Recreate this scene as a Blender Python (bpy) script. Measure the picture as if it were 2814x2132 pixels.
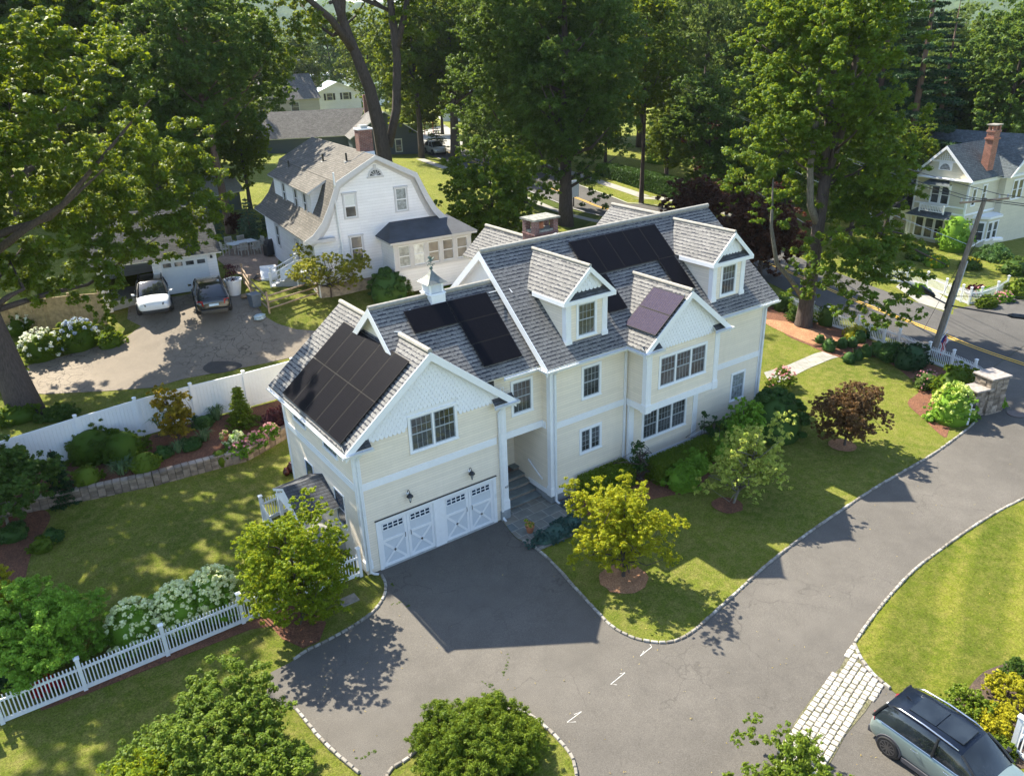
import bpy, bmesh, math, random
import numpy as np
from mathutils import Vector, Matrix, geometry
from math import sin, cos, pi, radians
for _o in list(bpy.data.objects): bpy.data.objects.remove(_o)
SC = bpy.context.scene; COL = SC.collection
# ------------------------------------------------------------------ camera
CAMP = Vector((-9.495, -22.827, 17.939)); FPX = 2171.6; PITCH, ROLL, YAW = .41711, -.03468, .60234
W0, H0 = 2814., 2132.; K = 2814/2212.
_f = Vector((sin(YAW), cos(YAW), 0)); _r = Vector((cos(YAW), -sin(YAW), 0)); _u = Vector((0, 0, 1))
_F = _f*cos(PITCH)-_u*sin(PITCH); _U = _u*cos(PITCH)+_f*sin(PITCH)
_R = _r*cos(ROLL)+_U*sin(ROLL); _U = -_r*sin(ROLL)+_U*cos(ROLL)
cd = bpy.data.cameras.new('camera'); cam = bpy.data.objects.new('camera', cd); COL.objects.link(cam); SC.camera = cam
cd.sensor_width = 36; cd.lens = FPX/2814*36; cd.clip_end = 6000; cd.clip_start = .3
cam.matrix_world = Matrix(((_R.x, _U.x, -_F.x, CAMP.x), (_R.y, _U.y, -_F.y, CAMP.y), (_R.z, _U.z, -_F.z, CAMP.z), (0, 0, 0, 1)))
# ------------------------------------------------------------------ sky, sun, exposure
SUN = Vector((-.148, .919, 1.0)).normalized()
el = math.asin(SUN.z); az = math.atan2(SUN.x, SUN.y)
w = bpy.data.worlds.new("World"); SC.world = w; w.use_nodes = True
nt = w.node_tree; bg = nt.nodes['Background']; sk = nt.nodes.new('ShaderNodeTexSky'); sk.sky_type = 'NISHITA'
sk.sun_disc = False; sk.sun_elevation = el; sk.sun_rotation = az; sk.air_density = 1.0; sk.dust_density = .6; sk.ozone_density = 1.
nt.links.new(sk.outputs[0], bg.inputs[0]); bg.inputs[1].default_value = .125
sl = bpy.data.lights.new('sun', 'SUN'); sun = bpy.data.objects.new('sun', sl); COL.objects.link(sun)
sl.energy = 4.9; sl.angle = radians(.53); sl.color = (1, .92, .76)
sun.rotation_euler = SUN.to_track_quat('Z', 'Y').to_euler()
SC.view_settings.view_transform = 'Standard'; SC.view_settings.look = 'None'; SC.view_settings.gamma = 1; SC.view_settings.exposure = 1.55
SC.render.engine = 'CYCLES'
try:
    SC.cycles.max_bounces = 6; SC.cycles.transparent_max_bounces = 6; SC.cycles.diffuse_bounces = 3; SC.cycles.volume_bounces = 0
except Exception: pass
# ------------------------------------------------------------------ pixel ray helpers (turn a survey point into a place on the ground)
def ray(u, v):
    return (_R*((u*K-W0/2)/FPX) - _U*((v*K-H0/2)/FPX) + _F).normalized()
def PZ(u, v, z):
    d = ray(u, v); t = (z-CAMP.z)/d.z; return CAMP+d*t
CTRL = [(1250,1500,0),(800,1640,0),(1850,1390,0),(2212,1080,0),(1430,1385,0),(650,1430,0),(365,1415,0),(60,1530,0),(0,1676,0),(2212,1600,0),
 (1500,1150,.1),(1120,1120,0),(820,1240,0),(1640,790,.25),(2010,715,0),(2212,790,0),(1740,705,.3),(2212,860,0),(2080,930,0),(1900,1000,0),
 (320,1200,.4),(560,1150,.35),(200,1290,.2),(100,1095,.85),(330,1040,.9),(622,925,1.0),
 (40,1020,1.5),(307,935,1.5),(427,903,1.5),(540,875,1.5),(100,870,1.9),(300,835,2.0),(420,800,2.15),(600,760,2.3),
 (300,740,2.9),(600,715,3.3),(340,690,3.7),(480,680,3.85),(480,625,4.0),(390,640,3.9),(540,545,4.5),(600,560,4.4),(775,612,4.2),(620,700,3.5),(750,650,3.9),(860,640,4.1),
 (500,505,4.6),(1080,450,3.6),(1222,485,2.4),(1128,435,3.),(1000,430,3.9),(1300,470,1.9),(1190,430,2.3),(1028,351,3.),(930,320,3.1),(700,200,2.5),(1450,370,2.2),(1500,430,1.7),(1640,600,.7),
 (2060,560,-.1),(2150,560,-.2),(2140,660,0),(2030,650,0),(1950,655,0),(0,780,2.6),(1280,1676,0),(2212,300,0)]
_cp = [(PZ(u, v, z+(0)).x, PZ(u, v, z).y, z) for u, v, z in CTRL]
_cp += [(-13,-10,0),(-9.8,10.3,.85),(0,-25,0),(20,-25,0),(45,-25,0),(10,5,.3),(18,6,.6),(10,12,1.5),(20,14,1.8),(30,12,1.0),(-30,13,1.6),(-30,0,.3),(-30,40,4.5),(-20,25,3.),(-70,60,4),(-70,-20,0),(60,-40,-.5),(120,0,-1),(120,60,0),(60,110,2.5),(0,130,4),(-60,120,4),(120,120,1),(75,20,-.5)]
_C = np.array(_cp); _n = len(_C)
def _phi(d2): return .5*d2*np.log(d2+1e-9)
def _fit():
    d2 = ((_C[:, None, :2]-_C[None, :, :2])**2).sum(-1); A = np.zeros((_n+3, _n+3)); A[:_n, :_n] = _phi(d2)+np.eye(_n)*12.
    A[:_n, _n] = 1; A[:_n, _n+1:] = _C[:, :2]; A[_n, :_n] = 1; A[_n+1:, :_n] = _C[:, :2].T
    return np.linalg.solve(A, np.append(_C[:, 2], [0, 0, 0]))
_wt = _fit()
WALLY = [(-40, 12.6), (-14, 11.9), (-9.5, 11.2), (-5.5, 10.45), (-1.6, 10.2), (1., 11.2), (6, 12.6), (60, 13)]
def wally(x): return float(np.interp(x, [p[0] for p in WALLY], [p[1] for p in WALLY]))
def T(x, y):
    x0, y0 = x, y; x = max(-110, min(150, x)); y = max(-60, min(170, y))
    d2 = (_C[:, 0]-x)**2+(_C[:, 1]-y)**2
    z = float(_wt[:_n]@_phi(d2)+_wt[_n]+_wt[_n+1]*x+_wt[_n+2]*y)
    far = max(0, min(1, (math.hypot(x0-10, y0-30)-90)/70)); z = z*(1-far)+1.0*far
    if x0 < 8:
        s = max(0, min(1, (y0-wally(x0))/.06)); z += .5*s*max(0, min(1, (8-x0)/4))*max(0, min(1, (x0+60)/20))
    return z
_pc = {}
def P(u, v, dz=0.):
    k = (u, v)
    if k not in _pc:
        d = ray(u, v); t = 8.; step = .7
        while t < 900:
            q = CAMP+d*t
            if q.z < T(q.x, q.y): break
            t += step*(1+t/150)
        a, b = t-step*(1+t/150), t
        for _ in range(18):
            m = (a+b)/2; q = CAMP+d*m
            if q.z < T(q.x, q.y): b = m
            else: a = m
        _pc[k] = CAMP+d*a
    q = _pc[k]; return Vector((q.x, q.y, T(q.x, q.y)+dz))
def onT(x, y, dz=0): return Vector((x, y, T(x, y)+dz))
# ------------------------------------------------------------------ tagging
def tag(o, label, cat, group=None, kind=None):
    if label: o['label'] = label
    if cat: o['category'] = cat
    if group: o['group'] = group
    if kind: o['kind'] = kind
    return o
def thing(name, label, cat, loc=(0, 0, 0), rz=0, group=None):
    o = bpy.data.objects.new(name, None); COL.objects.link(o); o.location = loc; o.rotation_euler = (0, 0, rz); o.empty_display_size = .2
    return tag(o, label, cat, group)
def copy_tree(o, parent=None):
    c = o.copy(); COL.objects.link(c); c.parent = parent
    for ch in list(KIDS.get(o.name, [])):
        copy_tree(ch, c)
    return c
KIDS = {}
def reg(o, parent):
    if parent: KIDS.setdefault(parent.name, []).append(o)
# ------------------------------------------------------------------ mesh builder
class MB:
    def __init__(s): s.v = []; s.f = []; s.m = []; s.uv = {}
    def face(s, pts, m=0, uv=None):
        i = len(s.v); s.v += [tuple(p) for p in pts]; s.f.append(tuple(range(i, i+len(pts)))); s.m.append(m)
        if uv: s.uv[len(s.f)-1] = uv
        return s
    def hull(s, pts, faces, m=0):
        i = len(s.v); s.v += [tuple(p) for p in pts]
        for f in faces: s.f.append(tuple(i+k for k in f)); s.m.append(m)
        return s
    def box(s, x0, x1, y0, y1, z0, z1, m=0, fr=None):
        p = [(x0,y0,z0),(x1,y0,z0),(x1,y1,z0),(x0,y1,z0),(x0,y0,z1),(x1,y0,z1),(x1,y1,z1),(x0,y1,z1)]
        if fr is not None: p = [fr@Vector(q) for q in p]
        return s.hull(p, [(0,3,2,1),(4,5,6,7),(0,1,5,4),(1,2,6,5),(2,3,7,6),(3,0,4,7)], m)
    def prism(s, poly, d, m=0, fr=None):
        "closed polygon (3D pts) extruded by vector d"
        a = [Vector(p) for p in poly]; b = [p+Vector(d) for p in a]
        if fr is not None: a = [fr@p for p in a]; b = [fr@p for p in b]
        n = len(a); return s.hull(a+b, [tuple(range(n-1, -1, -1)), tuple(range(n, 2*n))]+[(i, (i+1) % n, n+(i+1) % n, n+i) for i in range(n)], m)
    def tube(s, pts, r, n=8, m=0, cap=True):
        pts = [Vector(p) for p in pts]; rs = r if isinstance(r, (list, tuple)) else [r]*len(pts); i0 = len(s.v)
        for i, p in enumerate(pts):
            t = (pts[min(i+1, len(pts)-1)]-pts[max(i-1, 0)]).normalized()
            a = t.cross(Vector((0, 0, 1)) if abs(t.z) < .9 else Vector((1, 0, 0))).normalized(); b = t.cross(a)
            for k in range(n):
                q = p+(a*cos(2*pi*k/n)+b*sin(2*pi*k/n))*rs[i]; s.v.append(tuple(q))
        for i in range(len(pts)-1):
            for k in range(n):
                s.f.append((i0+i*n+k, i0+i*n+(k+1) % n, i0+(i+1)*n+(k+1) % n, i0+(i+1)*n+k)); s.m.append(m)
        if cap:
            s.f.append(tuple(i0+k for k in range(n-1, -1, -1))); s.m.append(m)
            s.f.append(tuple(i0+(len(pts)-1)*n+k for k in range(n))); s.m.append(m)
        return s
    def lathe(s, prof, c=(0, 0, 0), n=16, m=0, fr=None):
        "prof: (r,z) bottom to top"
        i0 = len(s.v)
        for r, z in prof:
            for k in range(n):
                q = Vector((c[0]+r*cos(2*pi*k/n), c[1]+r*sin(2*pi*k/n), c[2]+z)); s.v.append(tuple(fr@q if fr is not None else q))
        for i in range(len(prof)-1):
            for k in range(n): s.f.append((i0+i*n+k, i0+i*n+(k+1) % n, i0+(i+1)*n+(k+1) % n, i0+(i+1)*n+k)); s.m.append(m)
        s.f.append(tuple(i0+k for k in range(n-1, -1, -1))); s.m.append(m)
        s.f.append(tuple(i0+(len(prof)-1)*n+k for k in range(n))); s.m.append(m)
        return s
    def build(s, name, mats, parent=None, smooth=False, label=None, bevel=0):
        me = bpy.data.meshes.new(name); me.from_pydata(s.v, [], s.f)
        mats = mats if isinstance(mats, (list, tuple)) else [mats]
        for mt in mats: me.materials.append(mt)
        me.polygons.foreach_set('material_index', s.m)
        if smooth: me.polygons.foreach_set('use_smooth', [True]*len(s.f))
        if s.uv:
            l = me.uv_layers.new(name='UVMap')
            for fi, uv in s.uv.items():
                ls = me.polygons[fi].loop_start
                for k, c in enumerate(uv): l.data[ls+k].uv = c
        me.update()
        o = bpy.data.objects.new(name, me); COL.objects.link(o)
        if parent is not None: o.parent = parent; reg(o, parent)
        if label: o['label'] = label
        if bevel:
            b = o.modifiers.new('b', 'BEVEL'); b.width = bevel; b.segments = 2; b.limit_method = 'ANGLE'
        return o
def split_mb(mb, eps=.05):
    "separate a builder into clusters of touching pieces"
    par = list(range(len(mb.v)))
    def find(i):
        while par[i] != i: par[i] = par[par[i]]; i = par[i]
        return i
    for f in mb.f:
        for k in f[1:]: par[find(k)] = find(f[0])
    comp = {}
    for i in range(len(mb.v)): comp.setdefault(find(i), []).append(i)
    ks = list(comp); B = []
    for k in ks: a = np.array([mb.v[i] for i in comp[k]]); B.append((a.min(0)-eps/2, a.max(0)+eps/2))
    g = list(range(len(ks)))
    def fg(i):
        while g[i] != i: i = g[i]
        return i
    for i in range(len(ks)):
        for j in range(i):
            if (B[i][0] <= B[j][1]).all() and (B[j][0] <= B[i][1]).all(): g[fg(i)] = fg(j)
    idx = {k: fg(i) for i, k in enumerate(ks)}; out = {}
    for fi, f in enumerate(mb.f):
        c = idx[find(f[0])]; o = out.setdefault(c, (MB(), {})); m, mp = o
        for i in f:
            if i not in mp: mp[i] = len(m.v); m.v.append(mb.v[i])
        m.f.append(tuple(mp[i] for i in f)); m.m.append(mb.m[fi])
        if fi in mb.uv: m.uv[len(m.f)-1] = mb.uv[fi]
    return [o[0] for o in out.values()]
def frame(o, x, z=(0, 0, 1)):
    "local frame: X along x, Z up, Y = Z cross X (into the wall)"
    x = Vector(x).normalized(); z = Vector(z).normalized(); y = z.cross(x).normalized(); z = x.cross(y).normalized()
    return Matrix(((x.x, y.x, z.x, o[0]), (x.y, y.y, z.y, o[1]), (x.z, y.z, z.z, o[2]), (0, 0, 0, 1)))
# ------------------------------------------------------------------ materials
MT = {}
def newmat(name):
    m = bpy.data.materials.new(name); m.use_nodes = True; n = m.node_tree; p = n.nodes['Principled BSDF']; MT[name] = m; return m, n, p
def nd(n, t, **k):
    x = n.nodes.new(t)
    for a, b in k.items():
        if a.startswith('i_'):
            key = a[2:]; key = int(key) if key.isdigit() else key.replace('_', ' '); x.inputs[key].default_value = b
        else: setattr(x, a, b)
    return x
def ramp(n, fac, stops):
    r = n.nodes.new('ShaderNodeValToRGB'); e = r.color_ramp.elements
    while len(e) < len(stops): e.new(.5)
    for i, (p, c) in enumerate(stops): e[i].position = p; e[i].color = tuple(c)+(1,) if len(c) == 3 else c
    n.links.new(fac, r.inputs[0]); return r.outputs[0]
def mix(n, f, a, b, bt='MIX'):
    x = n.nodes.new('ShaderNodeMix'); x.data_type = 'RGBA'; x.blend_type = bt
    for s, v in ((x.inputs[0], f), (x.inputs[6], a), (x.inputs[7], b)):
        if hasattr(v, 'node'): n.links.new(v, s)
        elif isinstance(v, (int, float)): s.default_value = v
        else: s.default_value = tuple(v)+(1,)
    return x.outputs[2]
def math_(n, op, a, b=None, c=None):
    x = n.nodes.new('ShaderNodeMath'); x.operation = op
    for i, v in enumerate((a, b, c)):
        if v is None: continue
        if hasattr(v, 'node'): n.links.new(v, x.inputs[i])
        else: x.inputs[i].default_value = v
    return x.outputs[0]
def noise(n, vec, scale, detail=3, rough=.6, out=0):
    x = nd(n, 'ShaderNodeTexNoise'); x.inputs['Scale'].default_value = scale; x.inputs['Detail'].default_value = detail; x.inputs['Roughness'].default_value = rough
    if vec is not None: n.links.new(vec, x.inputs['Vector'])
    return x.outputs[out]
def geo(n): return n.nodes.new('ShaderNodeNewGeometry').outputs['Position']
def objc(n): return n.nodes.new('ShaderNodeTexCoord').outputs['Object']
def bump(n, p, h, s=.3, d=.02):
    b = nd(n, 'ShaderNodeBump'); b.inputs['Strength'].default_value = s; b.inputs['Distance'].default_value = d; n.links.new(h, b.inputs['Height']); n.links.new(b.outputs[0], p.inputs['Normal'])
def plain(name, c, rough=.6, metal=0, var=.12, sc=6., bmp=0, coat=0, spec=None, isl=0):
    m, n, p = newmat(name); g = geo(n); f = noise(n, g, sc, 4)
    a = tuple(max(0, k*(1-var)) for k in c); b = tuple(min(1, k*(1+var)) for k in c)
    n.links.new(ramp(n, f, [(.3, a), (.7, b)]), p.inputs['Base Color']); p.inputs['Roughness'].default_value = rough; p.inputs['Metallic'].default_value = metal
    if isl: n.links.new(mix(n, 1., ramp(n, f, [(.3, a), (.7, b)]), ramp(n, n.nodes.new('ShaderNodeNewGeometry').outputs['Random Per Island'], [(0, (1-isl, 1-isl*1.1, 1-isl*1.2)), (1, (1+isl,)*3)]), 'MULTIPLY'), p.inputs['Base Color'])
    if coat: p.inputs['Coat Weight'].default_value = coat; p.inputs['Coat Roughness'].default_value = .04
    if spec is not None: p.inputs['Specular IOR Level'].default_value = spec
    if bmp: bump(n, p, f, bmp)
    return m
def siding(name, c, pitch=.11, rough=.55, dark=.62):
    m, n, p = newmat(name); g = geo(n); s = nd(n, 'ShaderNodeSeparateXYZ'); n.links.new(g, s.inputs[0])
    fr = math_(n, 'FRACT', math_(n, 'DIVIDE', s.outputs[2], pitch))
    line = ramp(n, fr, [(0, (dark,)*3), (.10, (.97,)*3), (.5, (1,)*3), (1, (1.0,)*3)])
    f = noise(n, g, 1.3, 5); f2 = noise(n, g, 14., 3)
    # per-board tint
    fl = math_(n, 'FLOOR', math_(n, 'DIVIDE', s.outputs[2], pitch)); cb = nd(n, 'ShaderNodeCombineXYZ'); n.links.new(fl, cb.inputs[2])
    q = math_(n, 'FLOOR', math_(n, 'MULTIPLY', math_(n, 'ADD', math_(n, 'ADD', s.outputs[0], s.outputs[1]), math_(n, 'MULTIPLY', fl, 1.37)), .31)); n.links.new(q, cb.inputs[0])
    wn = nd(n, 'ShaderNodeTexWhiteNoise'); wn.noise_dimensions = '3D'; n.links.new(cb.outputs[0], wn.inputs['Vector'])
    base = ramp(n, f, [(.3, tuple(k*.93 for k in c)), (.7, c)])
    base = mix(n, 1., base, ramp(n, wn.outputs[0], [(0, (.95,)*3), (1, (1.03,)*3)]), 'MULTIPLY')
    mpd = nd(n, 'ShaderNodeMapping'); mpd.inputs['Scale'].default_value = (4, 4, .5); n.links.new(g, mpd.inputs[0]); fd = noise(n, mpd.outputs[0], 1.4, 5, .7)
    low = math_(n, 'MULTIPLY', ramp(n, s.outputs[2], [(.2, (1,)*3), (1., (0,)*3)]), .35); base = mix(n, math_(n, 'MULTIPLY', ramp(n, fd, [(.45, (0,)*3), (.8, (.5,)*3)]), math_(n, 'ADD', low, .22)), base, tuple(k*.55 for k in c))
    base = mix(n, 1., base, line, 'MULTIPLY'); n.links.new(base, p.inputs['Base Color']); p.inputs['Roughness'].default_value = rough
    bump(n, p, math_(n, 'ADD', math_(n, 'MULTIPLY', fr, -1.), math_(n, 'MULTIPLY', f2, .05)), .6, .015); return m
def shingle(name, c1, c2, mortar, row=.145, wid=.28, rough=.9, shadow=.35, vary=.25, stag=.35, offs=.5):
    m, n, p = newmat(name); uv = nd(n, 'ShaderNodeUVMap').outputs[0]
    # wobble the lower edges: dimensional shingles step up and down tab by tab
    s = nd(n, 'ShaderNodeSeparateXYZ'); n.links.new(uv, s.inputs[0])
    b = nd(n, 'ShaderNodeTexBrick'); b.offset = offs; b.squash = 1; b.inputs['Scale'].default_value = 1; b.inputs['Mortar Size'].default_value = .006; b.inputs['Mortar Smooth'].default_value = .3
    b.inputs['Brick Width'].default_value = wid; b.inputs['Row Height'].default_value = row; b.inputs['Bias'].default_value = 0
    b.inputs['Color1'].default_value = c1+(1,); b.inputs['Color2'].default_value = c2+(1,); b.inputs['Mortar'].default_value = mortar+(1,)
    n.links.new(uv, b.inputs['Vector'])
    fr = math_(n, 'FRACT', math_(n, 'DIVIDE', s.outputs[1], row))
    # tab-wise random length of the shadow band painted along the lower edge
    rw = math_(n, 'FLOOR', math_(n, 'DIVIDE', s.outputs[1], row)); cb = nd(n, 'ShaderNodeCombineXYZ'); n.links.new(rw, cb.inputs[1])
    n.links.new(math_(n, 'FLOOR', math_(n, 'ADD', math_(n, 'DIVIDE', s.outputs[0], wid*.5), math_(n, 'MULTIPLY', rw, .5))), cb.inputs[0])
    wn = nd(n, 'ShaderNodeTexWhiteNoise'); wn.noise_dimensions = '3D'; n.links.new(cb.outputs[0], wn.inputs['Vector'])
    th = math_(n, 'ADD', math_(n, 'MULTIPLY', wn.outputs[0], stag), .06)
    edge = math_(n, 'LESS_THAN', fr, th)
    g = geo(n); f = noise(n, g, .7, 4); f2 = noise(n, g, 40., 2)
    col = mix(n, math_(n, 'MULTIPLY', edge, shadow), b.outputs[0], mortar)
    col = mix(n, 1., col, ramp(n, wn.outputs[0], [(0, (1-vary,)*3), (1, (1+vary*.6,)*3)]), 'MULTIPLY')
    col = mix(n, 1., col, ramp(n, f, [(.3, (.86,)*3), (.7, (1.06,)*3)]), 'MULTIPLY')
    col = mix(n, 1., col, ramp(n, f2, [(.3, (.85,)*3), (.7, (1.1,)*3)]), 'MULTIPLY')
    n.links.new(col, p.inputs['Base Color']); p.inputs['Roughness'].default_value = rough; p.inputs['Specular IOR Level'].default_value = .3
    bump(n, p, math_(n, 'ADD', math_(n, 'MULTIPLY', edge, -1.), math_(n, 'MULTIPLY', b.outputs['Fac'], -.5)), .7, .02); return m
def brick(name, c1, c2, mo, sc=1., w=.21, h=.07, ms=.008):
    m, n, p = newmat(name); g = geo(n); s = nd(n, 'ShaderNodeSeparateXYZ'); n.links.new(g, s.inputs[0]); cb = nd(n, 'ShaderNodeCombineXYZ')
    n.links.new(math_(n, 'ADD', s.outputs[0], s.outputs[1]), cb.inputs[0]); n.links.new(s.outputs[2], cb.inputs[1])
    b = nd(n, 'ShaderNodeTexBrick'); b.inputs['Scale'].default_value = sc; b.inputs['Brick Width'].default_value = w; b.inputs['Row Height'].default_value = h; b.inputs['Mortar Size'].default_value = ms
    b.inputs['Color1'].default_value = c1+(1,); b.inputs['Color2'].default_value = c2+(1,); b.inputs['Mortar'].default_value = mo+(1,); n.links.new(cb.outputs[0], b.inputs['Vector'])
    f = noise(n, g, 3., 5); n.links.new(mix(n, 1., b.outputs[0], ramp(n, f, [(.25, (.6,)*3), (.7, (1.1,)*3)]), 'MULTIPLY'), p.inputs['Base Color']); p.inputs['Roughness'].default_value = .9
    bump(n, p, b.outputs['Fac'], -.5, .02); return m
def leafmat(name, c1, c2, tr=None, rough=.5, trans=.35, spec=.12):
    m, n, p = newmat(name); g = n.nodes.new('ShaderNodeNewGeometry'); ri = g.outputs['Random Per Island']; oi = nd(n, 'ShaderNodeObjectInfo')
    f = noise(n, g.outputs['Position'], .35, 3)
    base = mix(n, ri, c1, c2); base = mix(n, 1., base, ramp(n, f, [(.3, (.85, .92, .85)), (.7, (1.35, 1.28, 1.))]), 'MULTIPLY')
    n.links.new(base, p.inputs['Base Color']); p.inputs['Roughness'].default_value = rough; p.inputs['Specular IOR Level'].default_value = spec
    tl = nd(n, 'ShaderNodeBsdfTranslucent'); t = tr or tuple(min(1, k*s) for k, s in zip(c2, (2.6, 2.2, .7)))
    n.links.new(mix(n, ri, tuple(k*.8 for k in t), t), tl.inputs[0]); ms = nd(n, 'ShaderNodeMixShader'); ms.inputs[0].default_value = trans
    out = n.nodes['Material Output']; n.links.new(p.outputs[0], ms.inputs[1]); n.links.new(tl.outputs[0], ms.inputs[2]); n.links.new(ms.outputs[0], out.inputs[0]); return m
white = plain('white_trim', (.84, .85, .86), .45, var=.03)
offwhite = plain('gutter_white', (.74, .76, .77), .4, var=.05)
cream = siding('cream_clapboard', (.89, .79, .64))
scalm = plain('scallop_white', (.82, .83, .85), .5, var=.04, sc=9)
wsh = siding('white_shingle_wall', (.80, .80, .81), .17, dark=.72)
gsh = siding('dark_green_clapboard', (.075, .095, .10), .13)
beige = siding('beige_clapboard', (.55, .49, .36), .12)
vcream = siding('pale_cream_clapboard', (.66, .62, .48), .14)
gard = plain('garage_door_paint', (.62, .66, .70), .5, var=.03)
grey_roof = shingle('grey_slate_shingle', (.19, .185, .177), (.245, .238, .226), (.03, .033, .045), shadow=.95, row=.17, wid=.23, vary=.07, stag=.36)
ridge_m = plain('ridge_cap', (.33, .31, .27), .9, var=.2, sc=8)
tan_roof = shingle('brown_grey_shingle', (.125, .115, .10), (.17, .155, .135), (.06, .055, .05), row=.15, wid=.3, shadow=.4, vary=.18)
darkroof = shingle('charcoal_shingle', (.07, .075, .085), (.12, .125, .135), (.03, .03, .035), row=.15, wid=.3, shadow=.5)
slate = shingle('blue_grey_shingle', (.075, .095, .105), (.12, .14, .15), (.03, .035, .04), row=.17, wid=.28, shadow=.5)
midroof = shingle('weathered_grey_shingle', (.15, .14, .13), (.21, .20, .185), (.06, .055, .05), row=.16, wid=.3, shadow=.45)
rolled = plain('rolled_roofing', (.05, .055, .065), .85, var=.25, sc=1.5)
redbrick = brick('red_brick', (.17, .055, .035), (.26, .09, .06), (.30, .27, .24))
dkbrick = brick('worn_brick', (.13, .055, .05), (.22, .10, .085), (.24, .22, .20))
conc = plain('concrete', (.38, .38, .36), .85, var=.15)
found = plain('foundation_grey', (.28, .30, .31), .9, var=.15)
wood = plain('weathered_wood', (.30, .22, .15), .85, var=.3, sc=5)
woodf = plain('stockade_wood', (.36, .26, .14), .85, var=.3, sc=5)
black = plain('black_metal', (.015, .016, .018), .35, var=.2)
dkpl = plain('dark_plastic', (.02, .02, .023), .5, var=.2)
vinyl = plain('white_vinyl', (.80, .81, .82), .35, var=.02)
patina = plain('copper_patina', (.11, .16, .145), .6, .3, var=.3)
leadroof = plain('aged_copper_sheet', (.20, .21, .19), .55, .4, var=.25)
rubber = plain('tyre_rubber', (.012, .012, .013), .8)
chrome = plain('brushed_metal', (.6, .6, .62), .25, 1., var=.05)
terra = plain('terracotta', (.42, .16, .08), .8)
def glassmat(name, c=(.035, .045, .055), rough=.05):
    m, n, p = newmat(name); g = geo(n); f = noise(n, g, 1.1, 3)
    n.links.new(ramp(n, f, [(.35, tuple(k*.5 for k in c)), (.65, tuple(k*1.7 for k in c))]), p.inputs['Base Color']); p.inputs['Roughness'].default_value = rough; p.inputs['Specular IOR Level'].default_value = .8
    f2 = noise(n, g, 2.2, 2); bump(n, p, f2, .08, .02); return m
glass = glassmat('window_glass', (.06, .066, .072)); blueglass = glassmat('blue_screened_glass', (.012, .035, .065)); paleglass = glassmat('pale_shade_glass', (.42, .46, .47)); carglass = glassmat('car_glass', (.012, .016, .02), .02)
curtain = plain('curtain_glass', (.25, .28, .28), .15, var=.5, sc=5)
def solarmat(name, c, line, rough=.18, cell=.16):
    m, n, p = newmat(name); uv = nd(n, 'ShaderNodeUVMap').outputs[0]
    b = nd(n, 'ShaderNodeTexBrick'); b.offset = 0; b.inputs['Scale'].default_value = 1; b.inputs['Brick Width'].default_value = cell; b.inputs['Row Height'].default_value = cell*.5; b.inputs['Mortar Size'].default_value = .0028
    b.inputs['Color1'].default_value = c+(1,); b.inputs['Color2'].default_value = tuple(k*1.25 for k in c)+(1,); b.inputs['Mortar'].default_value = line+(1,); n.links.new(uv, b.inputs['Vector'])
    n.links.new(b.outputs[0], p.inputs['Base Color']); p.inputs['Roughness'].default_value = rough; p.inputs['Specular IOR Level'].default_value = .05; return m
solar = solarmat('black_solar_cells', (.006, .006, .009), (.02, .018, .016), .35); solar2 = solarmat('bronze_solar_cells', (.035, .032, .060), (.16, .11, .09), .75, .11)
# ground materials
def grassmat(name, a, b, c, stripe=None, dry=.35):
    m, n, p = newmat(name); g = geo(n)
    f1 = noise(n, g, .22, 4, .6); f2 = noise(n, g, 2.3, 5, .75); f3 = noise(n, g, 17., 4, .8); f4 = noise(n, g, 55., 2, .8)
    col = mix(n, ramp(n, f1, [(.35, (0,)*3), (.65, (1,)*3)]), a, b)
    col = mix(n, math_(n, 'MULTIPLY', ramp(n, f2, [(.42, (0,)*3), (.68, (1,)*3)]), dry), col, c)
    if stripe:
        s = nd(n, 'ShaderNodeSeparateXYZ'); n.links.new(g, s.inputs[0])
        t = math_(n, 'ADD', math_(n, 'MULTIPLY', s.outputs[0], stripe[0]), math_(n, 'MULTIPLY', s.outputs[1], stripe[1]))
        t = math_(n, 'ADD', t, math_(n, 'MULTIPLY', f1, 2.5)); t = math_(n, 'SINE', t)
        col = mix(n, 1., col, ramp(n, t, [(.0, (.78, .82, .75)), (1, (1.15, 1.12, 1.05))]), 'MULTIPLY')
    col = mix(n, 1., col, ramp(n, f3, [(.3, (.45,)*3), (.7, (1.45,)*3)]), 'MULTIPLY'); col = mix(n, 1., col, ramp(n, f4, [(.25, (.5,)*3), (.75, (1.4,)*3)]), 'MULTIPLY')
    n.links.new(col, p.inputs['Base Color']); p.inputs['Roughness'].default_value = .95; p.inputs['Specular IOR Level'].default_value = .1
    bump(n, p, math_(n, 'ADD', f3, f4), .9, .06); return m
lawn_m = grassmat('lawn_grass', (.125, .165, .020), (.19, .22, .03), (.32, .28, .09), dry=.7)
lawn2_m = grassmat('striped_lawn_grass', (.125, .165, .016), (.19, .215, .025), (.32, .275, .08), stripe=(1.2, -2.9), dry=.6)
rough_m = grassmat('rough_grass', (.07, .11, .02), (.11, .14, .03), (.17, .15, .06))
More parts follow.
